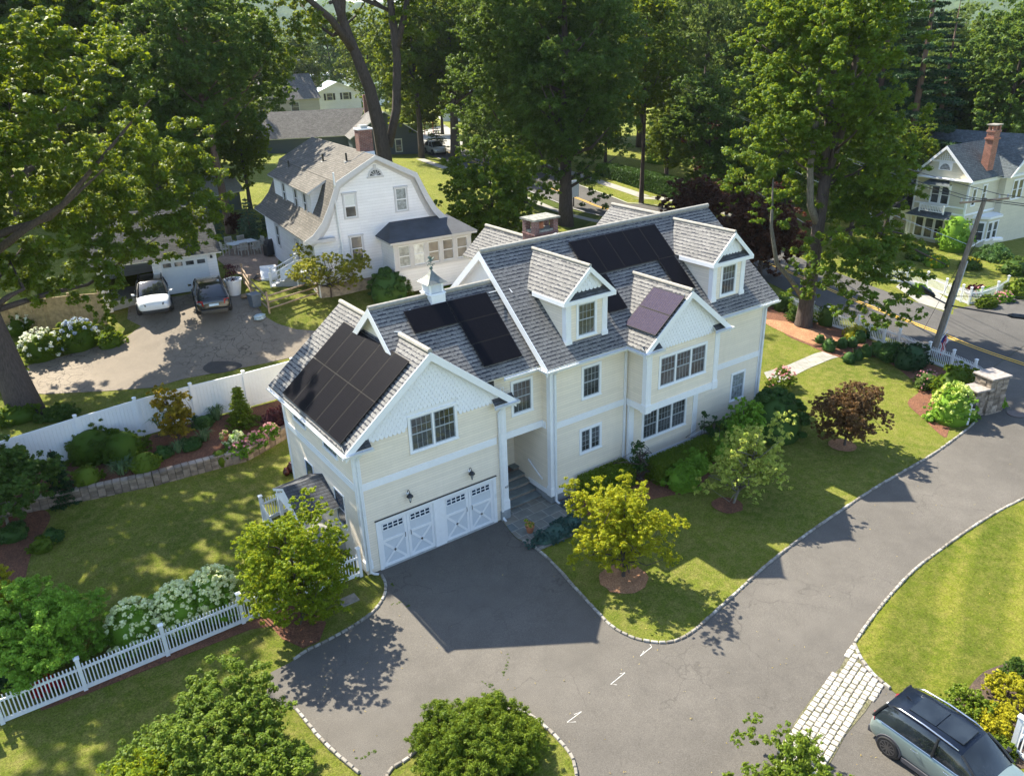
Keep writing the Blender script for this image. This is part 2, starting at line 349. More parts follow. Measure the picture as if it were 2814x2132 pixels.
def asphalt(name, c, crack=.6, spk=.35, cs=.35):
    m, n, p = newmat(name); g = geo(n); f1 = noise(n, g, .12, 5, .55); f2 = noise(n, g, 1.2, 5, .65); f3 = noise(n, g, 45., 2, .9); f5 = noise(n, g, 14., 2, .8)
    col = mix(n, 1., ramp(n, f1, [(.3, tuple(k*.76 for k in c)), (.7, tuple(k*1.16 for k in c))]), ramp(n, f2, [(.3, (.88,)*3), (.7, (1.08,)*3)]), 'MULTIPLY')
    col = mix(n, 1., col, ramp(n, f3, [(.3, (1-spk,)*3), (.5, (1,)*3), (.72, (1+spk*1.3,)*3)]), 'MULTIPLY')
    col = mix(n, ramp(n, f5, [(.70, (0,)*3), (.76, (.5,)*3)]), col, (.26, .25, .23))
    v = nd(n, 'ShaderNodeTexVoronoi', feature='DISTANCE_TO_EDGE'); v.inputs['Scale'].default_value = cs; wv = nd(n, 'ShaderNodeVectorMath', operation='ADD'); n.links.new(g, wv.inputs[0])
    ns = nd(n, 'ShaderNodeTexNoise'); ns.inputs['Scale'].default_value = 1.1; ns.inputs['Detail'].default_value = 5; n.links.new(g, ns.inputs['Vector']); sc = nd(n, 'ShaderNodeVectorMath', operation='SCALE'); sc.inputs['Scale'].default_value = 1.4; n.links.new(ns.outputs['Color'], sc.inputs[0]); n.links.new(sc.outputs[0], wv.inputs[1]); n.links.new(wv.outputs[0], v.inputs['Vector'])
    ck = ramp(n, v.outputs['Distance'], [(0, (1,)*3), (.0045*(cs/.35), (1,)*3), (.008*(cs/.35), (0,)*3)]); f4 = noise(n, g, .25, 2); ck = math_(n, 'MULTIPLY', ck, ramp(n, f4, [(.42, (0,)*3), (.60, (crack,)*3)]))
    col = mix(n, ck, col, tuple(k*.35 for k in c)); n.links.new(col, p.inputs['Base Color']); p.inputs['Roughness'].default_value = .88; p.inputs['Specular IOR Level'].default_value = .3
    bump(n, p, f3, .35, .01); return m
asph = asphalt('driveway_asphalt', (.112, .102, .089), crack=.35); road_m = asphalt('street_asphalt', (.085, .081, .076), .4); ndrive_m = asphalt('old_asphalt', (.22, .185, .145), .8, cs=1.6)
patch_m = asphalt('patch_asphalt', (.07, .065, .06), .1)
def mulch(name, a, b):
    m, n, p = newmat(name); g = geo(n); f = noise(n, g, 26., 3, .8); f2 = noise(n, g, 2., 3)
    v = nd(n, 'ShaderNodeTexVoronoi'); v.inputs['Scale'].default_value = 22; n.links.new(g, v.inputs['Vector'])
    col = mix(n, 1., mix(n, v.outputs['Color'], a, b), ramp(n, f2, [(.3, (.8,)*3), (.7, (1.2,)*3)]), 'MULTIPLY'); col = mix(n, 1., col, ramp(n, f, [(.3, (.5,)*3), (.7, (1.4,)*3)]), 'MULTIPLY')
    n.links.new(col, p.inputs['Base Color']); p.inputs['Roughness'].default_value = .95; bump(n, p, f, .8, .05); return m
mulch_m = mulch('red_brown_mulch', (.10, .04, .022), (.24, .10, .05)); mulch_l = mulch('orange_mulch', (.28, .13, .06), (.48, .25, .13)); mulch_d = mulch('dark_soil_mulch', (.05, .035, .025), (.12, .08, .055))
def flag(name, cs, mo, w=.75, h=.5, ms=.018, rot=0.):
    m, n, p = newmat(name); g = geo(n); mp = nd(n, 'ShaderNodeMapping'); mp.inputs['Rotation'].default_value = (0, 0, rot); n.links.new(g, mp.inputs[0])
    b = nd(n, 'ShaderNodeTexBrick'); b.inputs['Scale'].default_value = 1; b.inputs['Brick Width'].default_value = w; b.inputs['Row Height'].default_value = h; b.inputs['Mortar Size'].default_value = ms; b.offset_frequency = 2; b.squash = .6; b.squash_frequency = 3
    b.inputs['Color1'].default_value = cs[0]+(1,); b.inputs['Color2'].default_value = cs[1]+(1,); b.inputs['Mortar'].default_value = mo+(1,); n.links.new(mp.outputs[0], b.inputs['Vector'])
    f = noise(n, g, 3., 5); n.links.new(mix(n, 1., b.outputs[0], ramp(n, f, [(.3, (.8,)*3), (.7, (1.15,)*3)]), 'MULTIPLY'), p.inputs['Base Color']); p.inputs['Roughness'].default_value = .8; bump(n, p, b.outputs['Fac'], -.3, .01); return m
blue_m = flag('bluestone', ((.13, .155, .155), (.22, .20, .16)), (.30, .29, .26)); walk_m = flag('pale_flagstone', ((.26, .255, .23), (.34, .33, .29)), (.2, .19, .16), .9, .6, rot=.4)
brickpat_m = flag('brick_patio', ((.26, .17, .12), (.36, .25, .18)), (.22, .18, .14), .2, .1, .006); conc_walk = plain('sidewalk_concrete', (.28, .27, .24), .9, var=.12, sc=1.5)
stone_m = plain('granite_block', (.27, .255, .225), .85, var=.3, sc=5, bmp=.4, isl=.35); pink_m = plain('apron_granite', (.42, .395, .345), .85, var=.2, sc=4, bmp=.3, isl=.22)
stoneb = plain('fieldstone', (.24, .20, .16), .9, var=.5, sc=4, bmp=.8, isl=.35); wallblk = plain('retaining_block', (.26, .20, .155), .9, var=.3, sc=5, bmp=.5, isl=.35)
yellow_p = plain('yellow_road_paint', (.70, .42, .05), .7, var=.12); white_p = plain('white_chalk_paint', (.80, .79, .75), .8, var=.1)
# ------------------------------------------------------------------ ground, roads, beds: one shared triangulation
def cat_rom(pts, n=5, closed=False):
    out = []; N = len(pts)
    for i in range(N if closed else N-1):
        p = [Vector(pts[(i+k) % N]) if closed else Vector(pts[max(0, min(N-1, i+k))]) for k in (-1, 0, 1, 2)]
        for j in range(n):
            t = j/n; out.append(.5*((2*p[1])+(p[2]-p[0])*t+(2*p[0]-5*p[1]+4*p[2]-p[3])*t*t+(-p[0]+3*p[1]-3*p[2]+p[3])*t**3))
    if not closed: out.append(Vector(pts[-1]))
    return out
def dens(pts, L=1.2):
    out = []; N = len(pts)
    for i in range(N):
        a, b = pts[i], pts[(i+1) % N]; d = math.hypot(b[0]-a[0], b[1]-a[1]); k = max(1, int(d/L))
        for j in range(k): out.append((a[0]+(b[0]-a[0])*j/k, a[1]+(b[1]-a[1])*j/k))
    return out
def px(l): return [(P(u, v).x, P(u, v).y) for u, v in l]
def ring(c, r, n=20, j=.06, seed=0):
    rr = random.Random(seed); return [(c[0]+r*(1+rr.uniform(-j, j))*cos(2*pi*k/n), c[1]+r*(1+rr.uniform(-j, j))*sin(2*pi*k/n)) for k in range(n)]
def c2(l, n=4): return [(q.x, q.y) for q in cat_rom([Vector((a, b, 0)) for a, b in l], n)]
CURB_L = px([(824,1242),(833,1262),(829,1290),(806,1322),(765,1352),(715,1380),(660,1408),(628,1430)])
CURB_BL = px([(640,1532),(672,1572),(692,1596),(718,1622),(745,1645),(785,1678)])
CURB_MAIN = px([(1090,1132),(1115,1162),(1145,1176),(1190,1213),(1240,1268),(1290,1322),(1325,1356),(1370,1379),(1420,1388),(1460,1384),(1500,1362),(1545,1322),(1600,1272),(1660,1218),(1735,1160),(1810,1108),(1885,1058),(1950,1020),(2010,985),(2060,950),(2100,918),(2108,905)])
ISL = px([(1091,1535),(1111,1535),(1138,1543),(1161,1558),(1185,1578),(1208,1601),(1228,1625),(1240,1650),(1238,1700),(1150,1780),(960,1760),(850,1700),(842,1668),(878,1642),(920,1608),(980,1570),(1040,1545)])
CURB_R = px([(2330,1020),(2212,1077),(2160,1103),(2100,1140),(2040,1182),(1975,1232),(1920,1290),(1880,1340),(1845,1390)])
CURB_R2 = px([(1845,1390),(1857,1418),(1872,1440),(1890,1460),(1912,1480),(1932,1496)])
BL_GRASS = c2(CURB_BL)+px([(700,1900),(-300,1900)])
SMOOTH_MAIN = c2(CURB_MAIN)
DRIVE = c2(CURB_L)+px([(585,1452),(575,1500),(610,1530)])+c2(CURB_BL)+px([(820,1720),(900,1900),(1800,2050),(2500,1900),(2600,1750),(2330,1760),(2175,1680),(2060,1590),(1985,1525)])+c2(CURB_R2)[::-1]+c2(CURB_R)[::-1]+[(33, -12.5), (37, -14), (40, -16), (44, -14), (43, -8), (41,-4), (36.2, -4.5)]+px([(2140,868)])+SMOOTH_MAIN[::-1]+[(5.6, -.03), (-.3, -.03)]
# street centre line (north to the town, south past the junction)
RCL = [(34.5, -40), (36.2, -22), (37.9, -5.3), (39.55, 1.5), (41.7, 11.2), (43.9, 21), (46.5, 32)]+px([(1310,452),(1244,428),(1112,378),(1028,351),(935,320)])
_q = RCL[-1]; RCL += [(_q[0]+2, _q[1]+16), (_q[0]-4, _q[1]+45), (_q[0]-10, _q[1]+90)]
RC = [(q.x, q.y) for q in cat_rom([Vector((a, b, 0)) for a, b in RCL], 6)]
def offs(line, d):
    out = []
    for i, p in enumerate(line):
        a = Vector(line[max(0, i-1)]); b = Vector(line[min(len(line)-1, i+1)]); t = (b-a).normalized(); out.append((p[0]-t.y*d, p[1]+t.x*d))
    return out
def band(line, a, b): return offs(line, a)+offs(line, b)[::-1]
def near_line(line, y0, y1): return [p for p in line if y0 <= p[1] <= y1]
STREET = band(RC, 3.4, -3.7)
SIDE = px([(2060,668),(2105,660),(2150,645),(2300,628),(2700,600),(2700,900),(2212,900),(2050,760)])
FENCE = [(-12.6, 12.45, ), (-10.1, 12.9), (-7.55, 13.25), (-5.1, 13.45), (-2.65, 13.5), (-.2, 13.42), (2.2, 13.3), (4.6, 13.15)]
joint_m = grassmat('mossy_joint', (.16, .17, .06), (.24, .22, .14), (.30, .27, .20), dry=.9)
REG = [
 ('rough_ground', px([(1040,362),(1180,415),(1300,465),(1240,500),(1020,395),(1000,365)]), rough_m, .004),
 ('street', STREET, road_m, .03), ('side_street', SIDE, road_m, .034),
 ('far_sidewalk', band(near_line(RC, 24, 75), -6.3, -7.7), conc_walk, .02), ('near_sidewalk', band(near_line(RC, 22, 75), 5.3, 6.5), conc_walk, .02),
 ('corner_sidewalk', px([(1960,600),(1995,612),(2060,655),(2042,672),(1985,655),(1935,620)]), conc_walk, .02),
 ('town_pavement', px([(905,285),(960,270),(1010,300),(985,330),(915,305)]), conc_walk, .04),
 ('neighbour_driveway', px([(-200,820),(100,852),(230,845),(330,838),(400,818),(640,770),(720,742),(695,716),(640,712),(600,700),(572,684),(552,655),(520,636),(480,618),(390,640),(280,650),(275,690),(305,705),(262,737),(200,752),(130,772),(60,790),(-200,790)]), ndrive_m, .02),
 ('driveway_patch', c2(px([(440,792),(455,783),(485,781),(515,784),(523,792),(500,802),(460,808),(440,800),(440,792)])), patch_m, .026),
 ('neighbour_terrace', px([(468,560),(515,528),(590,528),(602,560),(598,590),(560,608),(505,590)]), brickpat_m, .02),
 ('main_driveway', DRIVE, asph, .01),
 ('mini_driveway', px([(1945,1503),(1990,1530),(2060,1590),(2130,1650),(2212,1700),(2300,1900),(1780,1900),(1700,1800),(1690,1640)]), asph, .012),
 ('island_lawn', c2(ISL+[ISL[0]]), lawn_m, .03),
 ('striped_lawn', c2(CURB_R)+c2(CURB_R2)+px([(1985,1525),(2060,1590),(2175,1680),(2500,1700),(2800,1300),(2600,1000)]), lawn2_m, .02),
 ('cobble_apron', px([(1842,1393),(1814,1443),(1767,1490),(1724,1549),(1689,1607),(1682,1640),(1660,1690),(1775,1690),(1790,1654),(1826,1588),(1869,1537),(1904,1482),(1880,1462),(1858,1428)]), joint_m, .022),
 ('garden_path', px([(1650,805),(1700,790),(1760,764),(1800,754),(1838,750),(1900,738),(1905,748),(1845,763),(1795,776),(1745,797),(1700,820),(1665,832)]), walk_m, .02),
 ('bed_by_fence', [(x, wally(x)+.07) for x in np.arange(-14, 1.1, .5)]+[(p[0], p[1]-.1) for p in FENCE[::-1]][1:]+[(-14, 12.3)], mulch_m, .01),
 ('lower_bed', c2(px([(470,985),(500,962),(560,950),(612,930),(618,935),(585,958),(545,975),(500,990),(470,985)])), mulch_m, .012),
 ('left_bed', c2(px([(-60,1120),(40,1105),(85,1100),(107,1110),(105,1130),(80,1170),(62,1215),(30,1330),(-80,1360),(-60,1120)])), mulch_m, .01),
 ('picket_bed', px([(80,1522),(185,1480),(360,1412),(530,1345),(600,1320),(640,1300),(690,1325),(705,1345),(690,1385),(655,1400),(610,1380),(585,1352),(540,1360),(360,1430),(185,1500),(90,1535)]), mulch_m, .012),
 ('house_bed', c2(px([(1200,1075),(1260,1045),(1340,1010),(1420,960),(1500,925),(1600,880),(1640,880),(1660,910),(1600,950),(1560,970),(1545,1010),(1500,1060),(1450,1070),(1380,1085),(1290,1110),(1215,1110),(1200,1075)])), mulch_m, .01),
 ('mulch_ring', ring(P(1347,1250), 0.88, seed=1), mulch_l, .03), ('mulch_ring', ring(P(1571,1092), .62, seed=2), mulch_m, .03), ('mulch_ring', ring(P(1819,962), .62, seed=3), mulch_l, .03),
 ('street_bed', c2(px([(1610,640),(1660,650),(1700,668),(1745,695),(1800,700),(1880,735),(1960,765),(2020,790),(2070,810),(2110,850),(2100,880),(2085,895),(2052,925),(2040,945),(1995,905),(1960,870),(1985,840),(1930,790),(1880,770),(1830,775),(1790,765),(1745,745),(1700,725),(1660,690),(1600,660),(1610,640)])), mulch_m, .011),
 ('tree_mulch', c2(px([(1650,690),(1700,695),(1760,712),(1810,735),(1820,752),(1760,745),(1700,722),(1655,700),(1650,690)])), mulch_l, .016),
 ('right_bed', c2(px([(2090,1490),(2110,1465),(2140,1445),(2212,1430),(2300,1480),(2300,1600),(2212,1660),(2150,1640),(2080,1590),(2030,1545),(2060,1510),(2090,1490)])), mulch_d, .03),
 ('entry_patio', [(5.85, .3), (7.75, .3), (7.75, -.45)]+px([(1205,1078),(1262,1118)])+[(P(1235,1160).x, P(1235,1160).y), (P(1165,1190).x, P(1165,1190).y)]+SMOOTH_MAIN[6:1:-1]+[(5.45, -.02), (5.85, -.02)], blue_m, .035),
]
def build_ground():
    rng = random.Random(5); pts = []; edges = []
    for name, poly, m, dz in REG:
        d = dens(poly); i0 = len(pts); pts += [Vector((a, b)) for a, b in d]; edges += [(i0+k, i0+(k+1) % len(d)) for k in range(len(d))]
    for off in (-.0, .065):
        i0 = len(pts); l = [(x, wally(x)+off) for x in np.arange(-40, 8.1, .6)]; pts += [Vector(q) for q in l]; edges += [(i0+k, i0+k+1) for k in range(len(l)-1)]
    for x in np.arange(-32, 62, 1.3):
        for y in np.arange(-32, 62, 1.3): pts.append(Vector((x+rng.uniform(-.2, .2), y+rng.uniform(-.2, .2))))
    for x in np.arange(-120, 180, 6.):
        for y in np.arange(-60, 200, 6.):
            if not (-33 < x < 63 and -33 < y < 63): pts.append(Vector((x+rng.uniform(-.5, .5), y+rng.uniform(-.5, .5))))
    for r in (260, 400, 700, 1300, 2600, 4500):
        for k in range(28): pts.append(Vector((r*cos(k*2*pi/28), r*sin(k*2*pi/28)+20)))
    vs, es, fs, *_ = geometry.delaunay_2d_cdt(pts, edges, [], 0, 1e-4)
    A = np.array([(v.x, v.y) for v in vs]); Z = np.array([T(a, b) for a, b in A])
    F = [tuple(f) for f in fs]; C = np.array([A[list(f)].mean(0) for f in F]); own = -np.ones(len(F), int)
    for i, (name, poly, m, dz) in enumerate(REG):
        q = np.array(poly); ins = np.zeros(len(C), bool); j = len(q)-1
        for k in range(len(q)):
            xi, yi = q[k]; xj, yj = q[j]
            with np.errstate(divide='ignore', invalid='ignore'):
                c = ((yi > C[:, 1]) != (yj > C[:, 1])) & (C[:, 0] < (xj-xi)*(C[:, 1]-yi)/(yj-yi)+xi)
            ins ^= c; j = k
        own[ins] = i
    def emit(name, sel, m, dz):
        ids = sorted({i for k in sel for i in F[k]}); mp = {i: k for k, i in enumerate(ids)}
        mb = MB(); mb.v = [(A[i][0], A[i][1], Z[i]+dz) for i in ids]; mb.f = [tuple(mp[i] for i in F[k]) for k in sel]; mb.m = [0]*len(sel)
        o = mb.build(name, m, smooth=True); o['kind'] = 'structure'; return o
    emit('ground', range(len(F)), lawn_m, 0)
    for i, (name, poly, m, dz) in enumerate(REG):
        sel = [k for k in range(len(F)) if own[k] == i]
        if sel: emit(name, sel, m, dz)
build_ground()
def blocks(path, name, L=.25, wd=.095, h=.12, mat=stone_m, side=0., z0=-.06, seed=1, jit=.03):
    "a row of granite kerb stones along a polyline"
    rr = random.Random(seed); mb = MB(); line = [Vector((a, b, 0)) for a, b in path]; cum = [0]
    for a, b in zip(line, line[1:]): cum.append(cum[-1]+(b-a).length)
    n_ = int(cum[-1]/L); X_ = [p.x for p in line]; Y_ = [p.y for p in line]
    for k_ in range(n_):
        if True:
            if True:
                s0 = k_*L+L/2; c = Vector((float(np.interp(s0, cum, X_)), float(np.interp(s0, cum, Y_)), 0)); q_ = Vector((float(np.interp(s0+L*.4, cum, X_)), float(np.interp(s0+L*.4, cum, Y_)), 0)); q0_ = Vector((float(np.interp(s0-L*.4, cum, X_)), float(np.interp(s0-L*.4, cum, Y_)), 0)); t = (q_-q0_).normalized(); nrm = Vector((-t.y, t.x, 0)); c = c+nrm*side
                fr = frame((c.x, c.y, T(c.x, c.y)+z0), t+nrm*rr.uniform(-.05, .05)); l = L*rr.uniform(.40, .48); w_ = wd*rr.uniform(.44, .54); hh = h*rr.uniform(.88, 1.1)
                e = .018
                mb.hull([fr@Vector(q) for q in ((-l,-w_,0),(l,-w_,0),(l,w_,0),(-l,w_,0),(-l,-w_,hh-e),(l,-w_,hh-e),(l,w_,hh-e),(-l,w_,hh-e),(-l+e,-w_+e,hh),(l-e,-w_+e,hh),(l-e,w_-e,hh+rr.uniform(-.01,.01)),(-l+e,w_-e,hh))],
                    [(0,1,5,4),(1,2,6,5),(2,3,7,6),(3,0,4,7),(4,5,9,8),(5,6,10,9),(6,7,11,10),(7,4,8,11),(8,9,10,11)])
    o = mb.build(name, mat); o['kind'] = 'structure'; return o
blocks(c2(CURB_L), 'kerb', side=0, h=.14, seed=1); blocks(c2(CURB_BL), 'kerb', seed=2, h=.15); blocks(SMOOTH_MAIN[6:], 'kerb', h=.14, seed=3)
blocks(c2(ISL+[ISL[0]]), 'kerb', h=.15, seed=4); blocks(c2(CURB_R), 'kerb', h=.14, seed=5); blocks(c2(CURB_R2), 'kerb', h=.14, seed=6)
def strip(path, name, w_, dz, mat):
    a = offs(path, w_/2); b = offs(path, -w_/2); mb = MB()
    for i in range(len(path)-1): mb.face([onT(*b[i], dz), onT(*b[i+1], dz), onT(*a[i+1], dz), onT(*a[i], dz)])
    o = mb.build(name, mat); o['kind'] = 'structure'; return o
_l = [(q.x, q.y) for q in cat_rom([Vector((a, b, 0)) for a, b in RC], 4)]
strip(offs(_l, .14), 'yellow_line', .11, .05, yellow_p); strip(offs(_l, -.14), 'yellow_line', .11, .05, yellow_p)
_ke = near_line(RC, 24, 75); strip(offs(_ke, -3.75), 'street_kerb', .16, .09, conc); strip(offs(_ke, 3.45), 'street_kerb', .16, .09, conc)
# white arrows sprayed on the asphalt
for k, l in enumerate([[(1391,1406),(1383,1417),(1408,1397),(1404,1392)],[(1332,1479),(1319,1478),(1350,1453),(1339,1455)],[(1244,1559),(1225,1560),(1256,1537),(1240,1543)]]):
    q = px([(l[0]), l[1], l[2], l[3]]) if 0 else px(l); o = strip(q, 'sprayed_arrow', .013, .016, white_p)
# granite sett apron: every sett modelled
def apron():
    rr = random.Random(9); ax = [P(*q) for q in ((1842,1400),(1690,1620))]; bx = [P(*q) for q in ((1890,1470),(1790,1660))]
    poly = REG[[r[0] for r in REG].index('cobble_apron')][1]
    def ins(x, y):
        c = False; j = len(poly)-1
        for i in range(len(poly)):
            if (poly[i][1] > y) != (poly[j][1] > y) and x < (poly[j][0]-poly[i][0])*(y-poly[i][1])/(poly[j][1]-poly[i][1])+poly[i][0]: c = not c
            j = i
        return c
    t = (ax[1]-ax[0]); t.z = 0; t.normalize(); n = Vector((-t.y, t.x, 0)); mb = MB(); o0 = ax[0]
    L, Wd = .215, .20
    for j in range(-22, 22):
        for i in range(-8, 80):
            c = o0+t*(i*L+(j % 2)*L*.5)+n*(j*Wd)
            if ins(c.x, c.y) and ins(c.x+n.x*.02, c.y+n.y*.02) and ins(c.x-n.x*.02, c.y-n.y*.02):
                fr = frame((c.x, c.y, T(c.x, c.y)+.0), t+n*rr.uniform(-.09, .09)); a = L*rr.uniform(.38, .455); b = Wd*rr.uniform(.39, .455); h = .05+rr.uniform(0, .012); e = .02
                mb.hull([fr@Vector(q) for q in ((-a,-b,0),(a,-b,0),(a,b,0),(-a,b,0),(-a,-b,h-.015),(a,-b,h-.015),(a,b,h-.015),(-a,b,h-.015),(-a+e,-b+e,h),(a-e,-b+e,h),(a-e,b-e,h),(-a+e,b-e,h))],
                    [(0,1,5,4),(1,2,6,5),(2,3,7,6),(3,0,4,7),(4,5,9,8),(5,6,10,9),(6,7,11,10),(7,4,8,11),(8,9,10,11)])
    o = mb.build('apron_setts', pink_m); o['kind'] = 'structure'
apron()
# manhole covers
for u, v, r in ((2195,895,.36),(1965,795,.0)):
    if r: mb = MB(); q = P(u, v); mb.lathe([(r+.05, .02), (r+.05, .045), (r, .045), (r, .04)], (q.x, q.y, q.z), 24); tag(mb.build('manhole_cover', [plain('cast_iron', (.12, .09, .08), .7)]), 'round rusty manhole cover in the asphalt beside the stone pillar', 'manhole cover')
# distant wooded hills
def hills():
    m, n, p = newmat('hill_forest'); g = geo(n); f = noise(n, g, .02, 6, .7); f2 = noise(n, g, .12, 4, .8)
    n.links.new(mix(n, 1., ramp(n, f, [(.35, (.035, .065, .03)), (.65, (.075, .11, .045))]), ramp(n, f2, [(.3, (.6,)*3), (.7, (1.3,)*3)]), 'MULTIPLY'), p.inputs['Base Color']); p.inputs['Roughness'].default_value = 1; p.inputs['Specular IOR Level'].default_value = 0
    for d, hb, sd in ((1300, 125, 1), (2300, 225, 7)):
        mb = MB(); rr = random.Random(sd); ph = [rr.uniform(0, 6) for _ in range(5)]; N = 150
        for k in range(N+1):
            a = radians(-25+k*110/N)
            for j, (fr, hf) in enumerate(((0, -.02), (.12, .55), (.22, .92), (.3, 1.), (.5, .8), (.7, .0))):
                r = d*(1+fr); h = hb*hf*(.75+.25*sin(a*5+ph[0])+.12*sin(a*13+ph[1])+.04*sin(a*37+ph[2]))+(rr.uniform(-1, 1)*5 if 0 < j < 5 else -4)
                mb.v.append((r*sin(a), r*cos(a), h))
        for k in range(N):
            for j in range(5): i = k*6+j; mb.f.append((i, i+6, i+7, i+1)); mb.m.append(0)
        o = mb.build('hills', m, smooth=True); o['kind'] = 'structure'
hills()
# ================================================================== the cream house
O_E, PM = .379, .841
GX0, GX1, GYB, GP, PG = -.518, 5.807, 6.95, 8.12, .794
MX0, MX1, MY, LY, BY, BX0, BX1 = 7.75, 20.66, -.381, .184, -1.547, 11.842, 16.096
ZE, ZB0, ZB1 = 6.339, 3.477, 3.746
HOUSE = thing('cream_house', 'large cream clapboard house with grey shingle roofs, white trim and solar panels', 'house', (MX0, 3, 0))
HL = Vector((MX0, 3, 0))
SPLIT = {'corner_board','barge_board','gutter','downspout','eave_return_roof','trim_band','ridge_cap','garage_door_surround','wall_fixture','conduit','foundation'}
def hb(mb, name, mats, parent=None, **k):
    "build in world coordinates, parented to the house empty"
    if parent is None and name in SPLIT and not k.get('_nosplit'):
        SP = split_mb(mb)
        if len(SP) > 1:
            for q in SP: o = hb(q, name+'', mats, None, _nosplit=True, **k)
            return o
    k.pop('_nosplit', None)
    off = HL if parent is None else Vector((0, 0, 0))
    o = mb.build(name, mats, parent or HOUSE, **k)
    if parent is None: o.matrix_parent_inverse = Matrix.Translation(-HL)
    else: o.matrix_parent_inverse = Matrix.Identity(4)
    return o
def slope(mb, a, b, c, d, th=.09, m=0, m2=1, uoff=0.):
    "roof slab: a,b eave (left,right seen from outside), c,d ridge (right,left); uv in metres"
    a, b, c, d = map(Vector, (a, b, c, d)); e = (b-a).normalized(); n = (b-a).cross(d-a).normalized(); up = n.cross(e)
    if n.z < 0: n = -n; up = -up
    uv = [((p-a).dot(e)+uoff+.37, (p-a).dot(up)+.02) for p in (a, b, c, d)]
    mb.face([a, b, c, d], m, uv); dn = -n*th
    mb.face([d+dn, c+dn, b+dn, a+dn], m2); P4 = [a, b, c, d]
    for i in range(4): p, q = P4[i], P4[(i+1) % 4]; mb.face([p, p+dn, q+dn, q], m2)
def poly_slope(mb, pts, e, th=.09, m=0, m2=1, o=None):
    pts = [Vector(p) for p in pts]; n = Vector((0, 0, 0))
    for i in range(len(pts)): n += pts[i].cross(pts[(i+1) % len(pts)])
    n.normalize()
    if n.z < 0: pts = pts[::-1]; n = -n
    e = Vector(e).normalized(); up = n.cross(e); up = -up if up.z < 0 else up; o = Vector(o) if o is not None else pts[0]
    mb.face(pts, m, [((p-o).dot(e), (p-o).dot(up)) for p in pts]); dn = -n*th; mb.face([p+dn for p in pts[::-1]], m2)
    for i in range(len(pts)): p, q = pts[i], pts[(i+1) % len(pts)]; mb.face([p, p+dn, q+dn, q], m2)
# ---- walls
GM = (GX0+GX1)/2; GE = GP-PG*((GX1-GX0)/2+.379)          # eave height of garage wing
wz = lambda z: z-.12
mb = MB()   # garage wing: pentagon prism, with garage openings cut as recesses
def gw(x): return wz(GP-PG*abs(x-GM))
D1 = (.14, 2.40); D2 = (2.86, 5.12); DZ = 2.02
def gable_front(mb, y):
    # front wall pieces around the two door openings
    mb.box(GX0, D1[0], y, y+.2, -.8, DZ); mb.box(D1[1], D2[0], y, y+.2, -.8, DZ); mb.box(D2[1], GX1, y, y+.2, -.8, DZ)
    mb.prism([(GX0, y, DZ), (GX1, y, DZ), (GX1, y, gw(GX1)), (GM, y, gw(GM)), (GX0, y, gw(GX0))], (0, .2, 0))
gable_front(mb, 0)
mb.box(GX0, GX0+.2, .2, GYB-.2, -.8, gw(GX0)); mb.box(GX1-.2, GX1, .2, GYB-.2, -.8, gw(GX1))
mb.prism([(GX0, GYB-.2, -.8), (GX1, GYB-.2, -.8), (GX1, GYB-.2, gw(GX1)), (GM, GYB-.2, gw(GM)), (GX0, GYB-.2, gw(GX0))], (0, .2, 0))
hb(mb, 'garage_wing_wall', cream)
# main block
MRY = 3.687; MPK = ZE+PM*(MRY-MY+O_E); MYB = 2*MRY-MY
def mz(y): return wz(MPK-PM*abs(y-MRY))
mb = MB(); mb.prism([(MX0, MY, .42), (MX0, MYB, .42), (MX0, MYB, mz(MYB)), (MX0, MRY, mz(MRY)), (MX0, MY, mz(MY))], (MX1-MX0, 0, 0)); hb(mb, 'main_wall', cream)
mb = MB(); mb.box(MX0+.03, MX1-.03, MY+.03, MYB-.03, -1, .42); mb.box(GX1-.02, MX0, 2.2, 6, -1, .83); mb.box(5.42, 5.83, -.13, .6, -.6, .42); hb(mb, 'foundation', found)
# link block over the porch
LRY = 2.974; LPK = ZE+PM*(LRY-LY+O_E); LYB = 2*LRY-LY; LX0 = 2.25
def lz(y): return wz(LPK-PM*abs(y-LRY))
mb = MB(); mb.prism([(GX1-.3, LY, ZB0), (GX1-.3, LYB, ZB0), (GX1-.3, LYB, lz(LYB)), (GX1-.3, LRY, lz(LRY)), (GX1-.3, LY, lz(LY))], (MX0-GX1+.4, 0, 0))
mb.prism([(LX0, LY+.4, lz(LY+.4)), (LX0, LYB-.4, lz(LYB-.4)), (LX0, LRY, lz(LRY))], (3.4, 0, 0)); hb(mb, 'link_wall', cream)
mb = MB(); mb.box(GX1, MX0, 2.25, 2.45, .8, ZB0); hb(mb, 'porch_back_wall', cream)
mb = MB(); mb.box(GX1, MX0, LY+.1, 2.25, ZB0-.06, ZB0-.003); hb(mb, 'porch_ceiling', white)
# bay
BM = (BX0+BX1)/2; BP = 8.376; PB = .813
def bz(x): return wz(BP-PB*abs(x-BM))
mb = MB(); mb.prism([(BX0, BY, ZB0), (BX1, BY, ZB0), (BX1, BY, bz(BX1)), (BM, BY, bz(BM)), (BX0, BY, bz(BX0))], (0, 2.6, 0)); mb.box(BX0+.0, BX1-.0, MY-.18, MY, .42, ZB0); hb(mb, 'bay_wall', cream)
